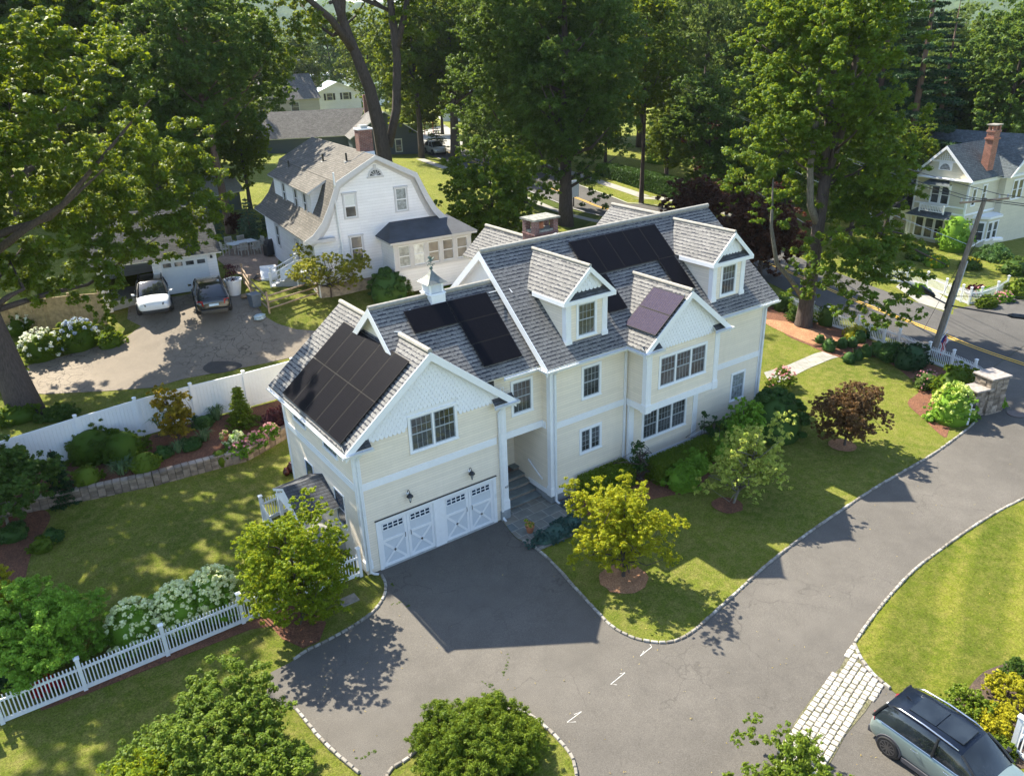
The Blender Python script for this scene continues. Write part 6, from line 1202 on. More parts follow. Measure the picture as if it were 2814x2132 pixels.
# ================================================================== fences, walls, street furniture
def fence_run(name, label, cat, pts, post, panel_fn, group=None, pn='fence_post', pl='fence_panel'):
    c = Vector((pts[0][0], pts[0][1], T(*pts[0]))); t = thing(name, label, cat, c, 0, group)
    for i, p in enumerate(pts):
        m = MB(); q = Vector((p[0], p[1], T(*p)))-c; m_ = post(m, q); m.build(pn, post.mats, t)
        if i < len(pts)-1:
            n = pts[i+1]; q2 = Vector((n[0], n[1], T(*n)))-c; m = MB(); panel_fn(m, q, q2); m.build(pl, panel_fn.mats, t)
    return t
def slab(mb, a, b, y0, y1, za0, za1, m=0, zb0=None, zb1=None):
    "vertical board between ground points a,b ; heights above each end"
    t = (b-a); t.z = 0; n = Vector((-t.y, t.x, 0)).normalized(); zb0 = za0 if zb0 is None else zb0; zb1 = za1 if zb1 is None else zb1; Z = Vector((0, 0, 1))
    p = [a+n*y0+Z*za0, b+n*y0+Z*zb0, b+n*y1+Z*zb0, a+n*y1+Z*za0, a+n*y0+Z*za1, b+n*y0+Z*zb1, b+n*y1+Z*zb1, a+n*y1+Z*za1]; mb.hull(p, [(0,3,2,1),(4,5,6,7),(0,1,5,4),(1,2,6,5),(2,3,7,6),(3,0,4,7)], m)
def vpost(m, q):
    m.box(q.x-.065, q.x+.065, q.y-.065, q.y+.065, q.z-.3, q.z+1.92); m.box(q.x-.085, q.x+.085, q.y-.085, q.y+.085, q.z+1.92, q.z+1.95); m.hull([(q.x-.08, q.y-.08, q.z+1.95), (q.x+.08, q.y-.08, q.z+1.95), (q.x+.08, q.y+.08, q.z+1.95), (q.x-.08, q.y+.08, q.z+1.95), (q.x, q.y, q.z+2.0)], [(0,1,4),(1,2,4),(2,3,4),(3,0,4)])
def vpanel(m, a, b):
    d = (b-a).normalized(); a2 = a+d*.06; b2 = b-d*.06; slab(m, a2, b2, -.03, .03, .05, .22); slab(m, a2, b2, -.03, .03, 1.68, 1.82); L = (b2-a2).length; n = int(L/.15)
    for k in range(n): slab(m, a2+(b2-a2)*(k/n)+d*.003, a2+(b2-a2)*((k+1)/n)-d*.003, -.012, .012, .20, 1.70)
vpost.mats = vinyl; vpanel.mats = vinyl
fence_run('vinyl_privacy_fence', 'tall solid white vinyl fence between the mulch bed and the old driveway', 'fence', [(-17.5, 12.0), (-15.05, 12.2)]+[(p[0], p[1]) for p in FENCE], vpost, vpanel)
def ppost(m, q):
    m.box(q.x-.06, q.x+.06, q.y-.06, q.y+.06, q.z-.2, q.z+1.22); m.box(q.x-.085, q.x+.085, q.y-.085, q.y+.085, q.z+1.22, q.z+1.25); m.hull([(q.x-.08, q.y-.08, q.z+1.25), (q.x+.08, q.y-.08, q.z+1.25), (q.x+.08, q.y+.08, q.z+1.25), (q.x-.08, q.y+.08, q.z+1.25), (q.x, q.y, q.z+1.30)], [(0,1,4),(1,2,4),(2,3,4),(3,0,4)])
def ppanel(m, a, b, hs=1.0, sp=.105, wd=.038):
    d = (b-a).normalized(); a2 = a+d*.06; b2 = b-d*.06; slab(m, a2, b2, -.022, .022, .04, .18); slab(m, a2, b2, -.022, .022, .78*hs, .86*hs); L = (b2-a2).length; n = int(L/sp)
    for k in range(n): c = a2+(b2-a2)*((k+.5)/n); slab(m, c-d*wd/2, c+d*wd/2, -.035, -.0225, .1, 1.02*hs)
ppost.mats = vinyl; ppanel.mats = vinyl
PY = .19
fence_run('picket_fence', 'white picket fence with square posts before the hydrangeas on the left lawn', 'fence', [(-12.2, .2), (-9.98, PY), (-7.55, PY), (-5.07, PY), (-2.62, PY), (-.75, .1)], ppost, ppanel)
a = P(50, 1512); fence_run('picket_gate', 'white picket gate section with its own post at the far left edge', 'gate', [(-15.2, .0), (-12.5, .05)], ppost, ppanel)
fence_run('picket_enclosure', 'short white picket enclosure around the side porch on the left flank of the house', 'fence', [(-.75, 5.6), (-2.5, 5.3), (-2.6, 2.9), (-2.65, 1.6)], ppost, ppanel)
def sp_(u, v): q = P(u, v); return (q.x, q.y)
fence_run('picket_fence', 'white picket fence running along the near side of the street behind the shrubs', 'fence', [sp_(1700, 668), sp_(1752, 690), sp_(1785, 702), sp_(1850, 722), sp_(1907, 742), sp_(1938, 752), sp_(2002, 782), sp_(2053, 800), sp_(2100, 822), sp_(2133, 845)], ppost, ppanel)
fence_run('picket_fence', 'white picket fence curving round the corner garden across the street', 'fence', [sp_(1870, 600), sp_(1912, 608), sp_(1958, 612), sp_(2000, 622), sp_(2040, 638), sp_(2075, 652), sp_(2092, 658), sp_(2115, 657), sp_(2150, 645), sp_(2172, 632)], ppost, ppanel)
fence_run('picket_fence', 'white picket fence section at the lower right edge beside the teal car', 'fence', [sp_(2238, 1560), sp_(2185, 1622), sp_(2235, 1662)], ppost, ppanel)
def spost(m, q): m.box(q.x-.05, q.x+.05, q.y-.05, q.y+.05, q.z-.3, q.z+1.25)
def spanel(m, a, b):
    for h in (.25, .62, .98): m.tube([a+Vector((0, 0, h)), b+Vector((0, 0, h))], .045, 6)
spost.mats = wood; spanel.mats = wood
fence_run('split_rail_fence', 'three-rail wooden fence around the steps of the gambrel house', 'fence', [sp_(528, 612), sp_(545, 640), sp_(582, 676), sp_(690, 640), sp_(668, 615)], spost, spanel, None, 'fence_post', 'fence_rails')
def kpost(m, q): m.box(q.x-.06, q.x+.06, q.y-.06, q.y+.06, q.z-.3, q.z+2.0)
def kpanel(m, a, b):
    d = (b-a).normalized(); L = (b-a).length; n = int(L/.16)
    for k in range(n): slab(m, a+(b-a)*(k/n)+d*.004, a+(b-a)*((k+1)/n)-d*.004, -.01, .01, .05, 1.8)
    slab(m, a, b, -.03, .03, 1.8, 1.84)
kpost.mats = woodf; kpanel.mats = woodf
fence_run('stockade_fence', 'tan board fence behind the mophead hydrangeas', 'fence', [sp_(-20, 735), sp_(30, 728), sp_(110, 712), sp_(165, 705), sp_(230, 700)], kpost, kpanel)
# retaining wall
def rwall():
    t = thing('retaining_wall', 'low curved retaining wall of tan concrete blocks with capstones below the mulch bed', 'wall', onT(-5, wally(-5)-.2)); c = t.location.copy(); rr = random.Random(3); mb = MB(); cp = MB(); xs = -16.
    path = []; x = -16.
    while x < 1.2: path.append(Vector((x, wally(x)-.02, T(x, wally(x)-.15)))); x += .30
    for i in range(len(path)-1):
        a, b_ = path[i], path[i+1]
        for k in range(4):
            off = .0; h = .155; aa = a.lerp(b_, .03); bb = a.lerp(b_, .97); aa.z = a.z; bb.z = a.z; slab(mb, aa-c, bb-c, -.20+rr.uniform(-.012, .012)+.0, .03, -.1+k*h+.006, -.1+(k+1)*h)
        aa = a.lerp(b_, .05); bb = a.lerp(b_, .95); slab(cp, aa-c, bb-c, -.25+rr.uniform(-.015, .015), .06, .525, .60+rr.uniform(-.008, .008))
    mb.build('block_courses', wallblk, t); cp.build('capstones', plain('capstone', (.30, .245, .20), .9, var=.25, sc=4, isl=.3), t)
rwall()
# utility pole, wires, street light, flag
pb = P(2013, 768); top = None
for k in range(400):
    pass
pt = PZ(2128, 428, 0); d = ray(2128, 428); s_ = ((pb-CAMP).x*d.x+(pb-CAMP).y*d.y)/(d.x*d.x+d.y*d.y); pt = CAMP+d*s_
up_ = (pt-pb); POLE = thing('utility_pole', 'weathered leaning wooden utility pole with a crossarm and a street light', 'utility pole', pb); mb = MB(); mb.tube([-up_.normalized()*.6, up_*.5, up_], [.17, .15, .11], 12); mb.build('pole', barkmat('pole_wood', (.20, .17, .14)), POLE)
rdir = (Vector(RC[20])-Vector(RC[10])).normalized(); rdir = Vector((rdir.x, rdir.y, 0)); cross = Vector((rdir.y, -rdir.x, 0)); camx = Vector((cos(YAW), -sin(YAW), 0))
arm_c = up_*.985; ca = PZ(2077, 435, 0); mb = MB(); ax_ = camx*1.3+Vector((0, 0, .08)); mb.tube([arm_c-ax_, arm_c+ax_], .06, 4); mb.build('crossarm', wood, POLE)
mb = MB()
for f in (-.95, -.6, .6, .95): mb.lathe([(.03, 0), (.06, .05), (.035, .1), (.055, .14), (.02, .2)], tuple(arm_c+ax_*f+Vector((0, 0, .05))), 8)
mb.build('insulator', plain('porcelain', (.5, .5, .5), .3), POLE)
mb = MB(); sx = up_*.70; mb.tube([sx, sx+camx*.7+Vector((0, 0, .45)), sx+camx*1.3+Vector((0, 0, .5))], .03, 6); mb.box(1.2, 1.75, -.12, .12, .42, .56, 0, frame(sx, camx)); mb.build('street_light', offwhite, POLE)
mb = MB(); o_ = Vector((.19, -.12, 0)); mb.tube([o_, up_*.62+o_*.9], .055, 6); mb.build('conduit', plain('grey_conduit', (.45, .46, .47), .5), POLE)
mb = MB(); mb.tube([up_*.32-camx*.17, up_*.5-camx*.15], .06, 6); mb.tube([up_*.66+camx*.2, up_*.72+camx*.35, up_*.80+camx*.2, up_*.84+camx*.05], .02, 6); mb.build('riser_cable', black, POLE)
def wire(label, a, b, sag, r=.02, group='overhead wires', n=16, mat=None):
    a, b = Vector(a), Vector(b); pts = [a.lerp(b, i/n)-Vector((0, 0, sag*4*(i/n)*(1-i/n))) for i in range(n+1)]; mb = MB(); mb.tube(pts, r, 5); o = mb.build('overhead_wire', mat or black); tag(o, label, 'wire', group)
far_n = Vector((31.5, 62, 12)); far_s = Vector((32, -45, 11.5))
pn2 = P(1437, 402); np_ = pn2+Vector((0, 0, 11.5))
for k, f in enumerate((-.95, -.6, .6)):
    q = pb+arm_c+ax_*f+Vector((0, 0, .25)); wire(['uppermost wire on the left end of the crossarm', 'second wire on the crossarm', 'wire on the right arm of the crossarm'][k], q, np_+Vector((.5*f, .3, 0)), .8); wire(['crossarm wire leaving at the right edge, top', 'crossarm wire leaving at the right edge, middle', 'crossarm wire leaving at the right edge, bottom'][k], q, Vector((41+f, -48, 12)), .9)
q = pb+up_*.34; wire('thick black cable low on the pole running to the left', q, np_-Vector((0, 0, 4.5)), 1.0, .05); wire('thick black cable low on the pole running off to the right', q, Vector((47, -30, 3.8)), .6, .045); wire('thin service cable crossing just above the corner pickets', pb+up_*.40, Vector((56, -22, 5.2)), .4, .02); wire('guy wire beside the pole', pb+up_*.7, pb+Vector((3.5, 2.5, .1)), 0, .012)
wire('thin pale cable in front of the Victorian ground-floor windows', pb+up_*.72, np_-Vector((0, 0, 2.5)), .7, .014, mat=chrome)
mb = MB(); e_ = (np_-Vector((0, 0, 4.5))-q).normalized(); c_ = q+e_*1.3; mb.tube([c_, c_+e_*.25, c_+e_*1.3, c_+e_*1.5], [.05, .14, .14, .05], 10); tag(mb.build('splice_case', black), 'black cylindrical splice case on the cable left of the pole', 'cable case', 'splice cases')
e_ = (Vector((47, -30, 3.8))-q).normalized(); c_ = q+e_*2.9-Vector((0, 0, .2)); mb = MB(); mb.tube([c_, c_+e_*.25, c_+e_*1.6, c_+e_*1.8], [.05, .14, .14, .05], 10); tag(mb.build('splice_case', black), 'black cylindrical splice case on the cable right of the pole', 'cable case', 'splice cases')
FL_ = thing('flag', 'drooping red, white and blue striped flag at the foot of the pole', 'flag', pb+up_*.17+camx*.12); m1 = plain('flag_red', (.5, .02, .03), .8); m2 = plain('flag_white', (.75, .74, .72), .8); m3 = plain('flag_blue', (.02, .03, .16), .8)
mb = MB()
for i in range(12):
    for j in range(10):
        def fp(i, j): s = i/12; tt = j/10; return camx*(.12+.28*s*(1-tt*.25)+.05*sin(j*1.3))+Vector((0, 0, -.2-1.25*tt-.25*s))+Vector((.05*sin(i*1.1+j), .06*cos(i*1.4), 0))
        mb.face([fp(i, j), fp(i+1, j), fp(i+1, j+1), fp(i, j+1)], 2 if (i < 5 and j < 4) else (0 if i % 2 else 1))
mb.build('cloth', [m1, m2, m3], FL_); mb = MB(); mb.tube([(0, 0, -.6), tuple(camx*.35+Vector((0, 0, .05)))], .018, 6); mb.build('flagstaff', white, FL_)
# second pole by the hedge + utility box
t = thing('utility_pole', 'dark straight utility pole rising from the hedge across the street', 'utility pole', pn2); mb = MB(); mb.tube([(0, 0, -.5), (0, 0, 12.4)], [.19, .12], 10); mb.build('pole', bark, t); mb = MB(); mb.box(-1.1, 1.1, -.05, .05, 11.6, 11.72); mb.build('crossarm', wood, t)
q = P(1239, 447); t = thing('traffic_cabinet', 'pale grey electrical cabinet on a pole beside the thick maple trunk', 'cabinet', q); mb = MB(); mb.tube([(0, 0, 0), (0, 0, 1.1)], .07, 8); mb.build('pole', black, t); mb = MB(); mb.box(-.45, .45, -.3, .3, 1.0, 2.5); mb.box(-.48, .48, -.33, .33, 2.5, 2.56); mb.build('cabinet_body', offwhite, t, bevel=.02)
# stone pillars
def pillar(label, u, v, w_, d_, h, rz):
    q = P(u, v); t = thing('stone_pillar', label, 'pillar', q, rz, 'stone entrance pillars'); rr = random.Random(int(u)); mb = MB(); z = -.2
    while z < h-.02:
        hh = rr.uniform(.12, .2)
        for sx in range(3):
            for sy in range(3):
                a = -w_/2+w_*sx/3; b_ = -d_/2+d_*sy/3; j = rr.uniform(-.02, .025); mb.box(a+.01-(j if sx == 0 else 0), a+w_/3-.01+(j if sx == 2 else 0), b_+.01-(j if sy == 0 else 0), b_+d_/3-.01+(j if sy == 2 else 0), z+.008, min(h, z+hh)-.008)
        z += hh
    mb.box(-w_/2+.04, w_/2-.04, -d_/2+.04, d_/2-.04, -.2, h-.01); mb.build('stonework', stoneb, t, bevel=.012); c = MB(); c.box(-w_/2-.08, w_/2+.08, -d_/2-.08, d_/2+.08, h, h+.09); c.build('capstone', plain('slate_cap', (.28, .25, .23), .85, var=.3), t, bevel=.02)
pillar('tall square stone pillar with a flat cap at the driveway entrance', 2127, 885, 1.15, 1.0, 1.9, -.25); pillar('lower stone pillar attached left of the tall one', 2100, 892, .95, .8, 1.35, -.25)
# white post stand with mailboxes
q = P(2083, 905); t = thing('mailbox_stand', 'white two-post stand carrying a row of black mailboxes by the stone pillars', 'mailboxes', q, .65); mb = MB()
for x in (-.62, .62): mb.box(x-.06, x+.06, -.06, .06, -.2, 1.2); mb.box(x-.085, x+.085, -.085, .085, 1.2, 1.25)
mb.build('post', vinyl, t); mb = MB(); mb.box(-.56, .56, -.05, .05, .35, .47); mb.box(-.56, .56, -.22, .22, .78, .82); mb.build('shelf', vinyl, t)
for k in range(4):
    mb = MB(); x0 = -.5+k*.26; pr = [(x0, -.24, .825), (x0+.2, -.24, .825), (x0+.2, -.24, .97)]+[(x0+.1+.1*cos(a), -.24, .97+.1*sin(a)) for a in (pi/4, pi/2, 3*pi/4)]+[(x0, -.24, .97)]; mb.prism(pr, (0, .5, 0)); mb.build('mailbox', black, t)
# garden ornaments
q = P(403, 930); t = thing('feeder_hook', 'black shepherd hook with an orange hummingbird feeder by the white fence', 'bird feeder', q); mb = MB(); mb.tube([(0, 0, -.1), (0, 0, 1.45), (-.08, 0, 1.6), (-.2, 0, 1.62), (-.26, 0, 1.5)], .012, 6); mb.build('hook', black, t); mb = MB(); mb.lathe([(.03, 0), (.08, .05), (.06, .15), (.02, .22)], (.0, -.06, .45), 10); mb.build('feeder', plain('orange_plastic', (.6, .16, .02), .4), t)
def pot(name, label, cat, loc, r, h, mat, leaf, fl, s, gh):
    t = thing(name, label, cat, loc); mb = MB(); mb.lathe([(r*.7, 0), (r, h*.88), (r*1.1, h*.9), (r*1.1, h), (r*.9, h), (r*.9, h*.85)], (0, 0, 0), 16); mb.build('pot', mat, t, smooth=False)
    rng = np.random.default_rng(s); cl = [(rng.normal()*r*.5, rng.normal()*r*.5, h+gh*rng.random(), r*.5) for _ in range(10)]; v = leaf_arrays(cl, 600, .045, rng); mi = (rng.random(600) < .45).astype(int) if fl else np.zeros(600, int); quads(v, 'flowers', [leaf, fl or leaf], t, mi=mi)
pot('flower_pot', 'terracotta pot of salmon flowers on the bluestone patio', 'flower pot', P(1145, 1150, .03), .17, .28, terra, L_green, L_orange, 5, .25)
pot('flower_pot', 'small terracotta pot with pink flowers at the end of the wall capstones', 'flower pot', P(492, 970, .0)+Vector((0, .2, .35)), .2, .25, terra, L_green, L_pink, 6, .2)
q = P(508, 636); pot('white_planter', 'big white cylindrical planter with a dark spiky plant beside the garage', 'planter', q, .48, .95, vinyl, L_plum, None, 7, .9)
q = P(642, 520); pot('patio_planter', 'square-looking tub with yellow-green plant at the patio edge', 'planter', P(570, 524), .4, .4, found, L_hedge, None, 8, .4)
# hose coil, doormat
mb = MB(); q = P(1228, 1092); rr = random.Random(2)
for k in range(9):
    r = .34+rr.uniform(-.07, .08); ox, oy = rr.uniform(-.08, .08), rr.uniform(-.06, .06); mb.tube([(q.x+ox+r*cos(a), q.y+oy+r*.8*sin(a), q.z+.05+.016*k+.02*sin(a*2+k)) for a in [2*pi*i/22 for i in range(23)]], .014, 5)
tag(mb.build('garden_hose', plain('teal_hose', (.05, .09, .10), .4)), 'coiled dark teal garden hose on the mulch beside the patio', 'hose')
m, n, p = newmat('patterned_mat'); g = geo(n); v_ = nd(n, 'ShaderNodeTexVoronoi'); v_.inputs['Scale'].default_value = 9; n.links.new(g, v_.inputs['Vector']); n.links.new(ramp(n, v_.outputs['Distance'], [(.2, (.25, .16, .10)), (.35, (.03, .02, .02)), (.6, (.12, .05, .04))]), p.inputs['Base Color']); p.inputs['Roughness'].default_value = .95
t = thing('doormat', 'dark patterned doormat with a black border on the top entry step', 'doormat', (6.85, 1.97, .853)); mb = MB(); mb.box(-.52, .52, -.24, .22, 0, .012); mb.build('border', black, t); mb = MB(); mb.box(-.43, .43, -.16, .14, .012, .018); mb.build('mat', m, t)
# stair lights: two maroon planters behind house
mb = MB()
tp_ = P(632, 1020)
t = thing('lawn_ornament', 'dark maroon glazed urns on the lawn just behind the left wall corner', 'urns', tp_)
for x, y, r in ((0, 0, .22), (-.3, -.1, .16), (.1, -.35, .2)): mb = MB(); mb.lathe([(r*.5, 0), (r, r*.9), (r*.95, r*1.5), (r*.5, r*2.1), (r*.55, r*2.3)], (x, y, 0), 14); mb.build('urn', plain('maroon_glaze', (.07, .015, .015), .25), t, smooth=True)
q = P(755, 1296); mb = MB(); mb.box(q.x-.35, q.x+.3, q.y-.22, q.y+.25, q.z-.03, q.z+.035); tag(mb.build('stepping_stone', stone_m, bevel=.02), 'flat grey stepping stone on the grass beside the lime maple', 'stepping stone')
# weeds in the asphalt cracks
rng = np.random.default_rng(8); cl = []
for l in ([(1098, 1410), (1095, 1440), (1082, 1462)], [(1042, 1472), (1058, 1480), (1072, 1492), (1078, 1510)], [(846, 1305), (870, 1302), (888, 1312)], [(765, 1640), (795, 1630), (812, 1618)], [(845, 1260), (850, 1268)]):
    for i in range(len(l)-1):
        for k in range(4): q = P(l[i][0]+(l[i+1][0]-l[i][0])*k/4, l[i][1]+(l[i+1][1]-l[i][1])*k/4); cl.append((q.x+rng.normal()*.03, q.y+rng.normal()*.03, q.z+.0, .03+.04*rng.random()))
o = quads(leaf_arrays(cl, 1800, .015, rng), 'crack_weeds', L_bright, None); tag(o, 'yellow-green weeds growing in the cracks of the asphalt driveway', 'weeds', kind='stuff')

# leaf litter blown over the lawns, kerbs and asphalt
rng = np.random.default_rng(31); cl = []
for k in range(520):
    u = rng.uniform(0, 2212); v = rng.uniform(1050, 1676) if rng.random() < .7 else rng.uniform(780, 1100); q = P(round(u), round(v))
    if -1.2 < q.x < 22 and -2.2 < q.y < 9: continue
    cl.append((q.x, q.y, q.z+.045, .04, .15))
o = quads(leaf_arrays(cl, 620, .019, rng, 1.5), 'fallen_leaves', leafmat('fallen_leaf', (.16, .11, .03), (.38, .30, .10), trans=.1), None); tag(o, 'scattered dry fallen leaves on lawn and asphalt', 'leaves', kind='stuff')
# ================================================================== the white gambrel house next door
def place_tree(root, parts): pass
def simple_window(t, fr, w_, h, gm=None, tm=.09, shade=None, mats=None, nx=1, ny=2, name='window', lw=None):
    m = MB(); m.box(-tm, w_+tm, -.05, 0, -tm, 0, 0, fr); m.box(-tm-.03, w_+tm+.03, -.07, 0, h, h+tm*1.2, 0, fr); m.box(-tm, 0, -.05, 0, 0, h, 0, fr); m.box(w_, w_+tm, -.05, 0, 0, h, 0, fr)
    m.box(0, w_, -.03, -.005, h*.5-.025, h*.5+.025, 1, fr); m.box(0, .04, -.03, -.005, 0, h, 1, fr); m.box(w_-.04, w_, -.03, -.005, 0, h, 1, fr); m.box(.04, w_-.04, -.03, -.005, 0, .04, 1, fr); m.box(.04, w_-.04, -.03, -.005, h-.04, h, 1, fr)
    for i in range(1, nx): m.box(w_*i/nx-.01, w_*i/nx+.01, -.02, -.005, .04, h-.04, 1, fr)
    for j in range(1, ny*(1 if ny > 2 else 0)): m.box(.04, w_-.04, -.019, -.005, h*j/ny-.01, h*j/ny+.01, 1, fr)
    o = m.build(name, mats or [greytrim, sash_w], t); g = MB(); g.box(.04, w_-.04, -.004, -.001, .04, h-.04, 0, fr); g.build('pane', gm or glass, o)
    if shade: s = MB(); s.box(.045, w_-.045, -.009, -.005, h*(1-shade), h-.045, 0, fr); s.build('shade', paleshade, o)
    return o
greytrim = plain('grey_window_trim', (.50, .50, .51), .6, var=.05); paleshade = plain('pale_shade', (.62, .64, .62), .7, var=.05)
fieldst = plain('rubble_foundation', (.25, .21, .16), .9, var=.5, sc=3, bmp=.6)
GH = thing('white_gambrel_house', 'white shingled gambrel-roofed house with brown-grey roof, long shed dormer and glazed sunroom', 'house', (11.13, 20.53, 4.5), -.098)
z_ = lambda z: z-4.5
prof = [(-4.15, 7.85), (-3.55, 8.45), (-3.05, 9.35), (-2.45, 10.62), (0, 11.88), (2.45, 10.62), (3.05, 9.35), (3.55, 8.45), (4.15, 7.85)]
mb = MB(); Lg = 11.8; mb.prism([(-4.15, 0, -.6), (4.15, 0, -.6)]+[(x, 0, z_(z)) for x, z in prof[::-1]], (0, Lg, 0)); mb.build('wall', wsh, GH)
mb = MB(); mb.box(-4.1, 4.1, -.04, Lg, -1.5, .35); mb.build('foundation', fieldst, GH)
rp = [(-4.75, 7.65), (-4.2, 7.95), (-3.6, 8.58), (-3.1, 9.45), (-2.5, 10.75), (0, 12.0), (2.5, 10.75), (3.1, 9.45), (3.6, 8.58), (4.2, 7.95), (4.75, 7.65)]
mb = MB(); y0, y1 = -.35, Lg+.3
acc = 0
for i in range(len(rp)-1):
    (xa, za), (xb, zb) = rp[i], rp[i+1]; l = math.hypot(xb-xa, zb-za); a, b_ = acc, acc+l
    if i >= 5: a, b_ = 20-acc, 20-acc-l
    P4 = [Vector((xa, y0, z_(za))), Vector((xb, y0, z_(zb))), Vector((xb, y1, z_(zb))), Vector((xa, y1, z_(za)))]; mb.face(P4[::-1] if False else [P4[0], P4[3], P4[2], P4[1]], 0, [(y0, a), (y1, a), (y1, b_), (y0, b_)])
    n = Vector((-(zb-za), 0, xb-xa)).normalized()*-.10; Q = [p+n for p in P4]; mb.face(Q, 1); mb.face([P4[0], P4[1], Q[1], Q[0]], 1); mb.face([P4[3], Q[3], Q[2], P4[2]], 1); acc += l
mb.face([(rp[0][0], y0, z_(rp[0][1])), (rp[0][0], y1, z_(rp[0][1])), (rp[0][0]+.05, y1, z_(rp[0][1])-.1), (rp[0][0]+.05, y0, z_(rp[0][1])-.1)], 1); mb.build('gambrel_roof', [tan_roof, greytrim], GH)
mb = MB()
for i in range(len(rp)-1):   # gable trim following the gambrel curve
    (xa, za), (xb, zb) = rp[i], rp[i+1]; mb.prism([(xa, y0-.03, z_(za)+.01), (xb, y0-.03, z_(zb)+.01), (xb*(.93 if abs(xb) > .1 else 1), y0-.03, z_(zb)-.25), (xa*(.93 if abs(xa) > .1 else 1), y0-.03, z_(za)-.25)], (0, .03, 0)); mb.prism([(xa*.97, -.03, z_(za)-.12), (xb*.97, -.03, z_(zb)-.12), (xb*.88, -.03, z_(zb)-.45), (xa*.88, -.03, z_(za)-.45)], (0, .025, 0))
mb.box(-4.75, -2.9, -.3, -.02, z_(7.42), z_(7.62)); mb.build('rake_trim', greytrim, GH)
# shed dormer
mb = MB(); xd = -3.5; mb.prism([(xd, 1.75, z_(8.45)), (xd, 1.75, z_(10.05)), (-1.4, 1.75, z_(11.1)), (-1.4, 1.75, z_(8.45))], (0, 8.6, 0)); dm = mb.build('shed_dormer', wsh, GH)
mb = MB(); poly_slope(mb, [(xd-.3, 1.4, z_(10.0)), (xd-.3, 10.7, z_(10.0)), (0, 10.7, z_(12.04)), (0, 1.4, z_(12.04))], (0, 1, 0), .12); mb.build('dormer_roof', [tan_roof, greytrim], dm)
for y in (2.6, 4.6, 7.4, ): simple_window(dm, frame((xd-.005, y+.75, z_(8.62)), (0, -1, 0)), .62, 1.15)
# windows of the gable and left wall
simple_window(GH, frame((-2.05, -.002, z_(8.6)), (1, 0, 0)), .68, 1.32, shade=.55); simple_window(GH, frame((1.15, -.002, z_(8.6)), (1, 0, 0)), .68, 1.32, curtain); simple_window(GH, frame((-1.93, -.002, z_(6.0)), (1, 0, 0)), .7, 1.45)
mb = MB(); mb.prism([(-.52, -.05, z_(10.68)), (.52, -.05, z_(10.68)), (.52, -.05, z_(10.78))]+[(.45*cos(a), -.05, z_(10.78)+.45*sin(a)) for a in np.linspace(0, pi, 9)]+[(-.52, -.05, z_(10.78))], (0, .05, 0)); mb.box(-.08, .08, -.06, 0, z_(11.2), z_(11.42)); fw = mb.build('fan_window', greytrim, GH)
mb = MB(); mb.prism([(.34*cos(a), -.06, z_(10.8)+.34*sin(a)) for a in np.linspace(0, pi, 9)], (0, .008, 0)); mb.build('pane', glass, fw); mb = MB()
for a in np.linspace(0, pi, 7): mb.tube([(0, -.063, z_(10.8)), (.34*cos(a), -.063, z_(10.8)+.34*sin(a))], .012, 4)
mb.build('muntins', sash_w, fw)
for y, h in ((8.2, 1.35), (3.4, 1.5)): simple_window(GH, frame((-4.155, y+.7, z_(5.6 if h < 1.4 else 5.3)), (0, -1, 0)), .7, h)
mb = MB(); mb.tube([(-2.62, -.42, z_(11.3)), (-2.62, -.42, z_(10.6)), (-2.62, -.12, z_(10.3)), (-2.45, -.1, .3)], .055, 8); mb.build('vent_pipe', offwhite, GH)
mb = MB(); mb.box(-.1, .75, 1.9, 2.6, z_(11.0), z_(13.2)); mb.box(-.14, .79, 1.86, 2.64, z_(11.5), z_(11.95), 1); mb.box(-.15, .8, 1.85, 2.65, z_(13.2), z_(13.28), 1); mb.box(.1, .55, 2.0, 2.5, z_(13.28), z_(13.45), 2); mb.build('chimney', [redbrick, white, conc], GH)
mb = MB()
for x, y, z in ((-1.0, 1.9, 11.5), (-1.5, 5.0, 11.2), (-2.7, 8.9, 10.5)): mb.tube([(x, y, z_(z)-.2), (x, y, z_(z)+.5)], .06, 8); mb.box(x-.15, x+.15, y-.15, y+.15, z_(z)-.15, z_(z)+.02, 1)
mb.build('vent_stack', [black, conc], GH)
# sunroom
mb = MB(); mb.box(-.05, 5.0, -2.0, .0, -.4, z_(5.62)); mb.box(-.05, .1, -2.0, 0, z_(5.62), z_(7.1)); mb.box(4.85, 5.0, -2, 0, z_(5.62), z_(7.1)); mb.box(4.15, 5.0, -.0, 3, -.4, z_(7.1)); sr = mb.build('sunroom', wsh, GH)
mb = MB(); mb.box(-.1, 5.05, -2.05, -1.9, z_(5.5), z_(5.66)); mb.box(-.1, 5.05, -2.05, -1.9, z_(6.98), z_(7.2)); ws = .70; gp = (5.0-5*ws)/6
for k in range(6): x0 = k*(ws+gp); mb.box(x0-.02, x0+gp+.02, -2.03, -1.9, z_(5.66), z_(6.98))
mb.box(-.35, 5.3, -2.35, .1, z_(7.15), z_(7.28)); mb.build('sunroom_trim', greytrim, GH)
for k in range(5): simple_window(GH, frame((gp+k*(ws+gp), -1.98, z_(5.70)), (1, 0, 0)), ws, 1.24, [curtain, paleglass, glass, glass, glass][k], mats=[sash_w, sash_w], tm=.02)
mb = MB(); za, zb = z_(7.28), z_(8.0)
A, B_, C_, D_, E_, F_ = (-.4, -2.4, za), (5.35, -2.4, za), (5.35, 1.5, za), (4.4, .0, zb), (.6, .0, zb), (-.4, 0, za+.02)
for f in ((A, B_, D_, E_), (A, E_, F_), (B_, C_, D_)): mb.face(f, 0)
mb.build('sunroom_roof', rolled, GH)
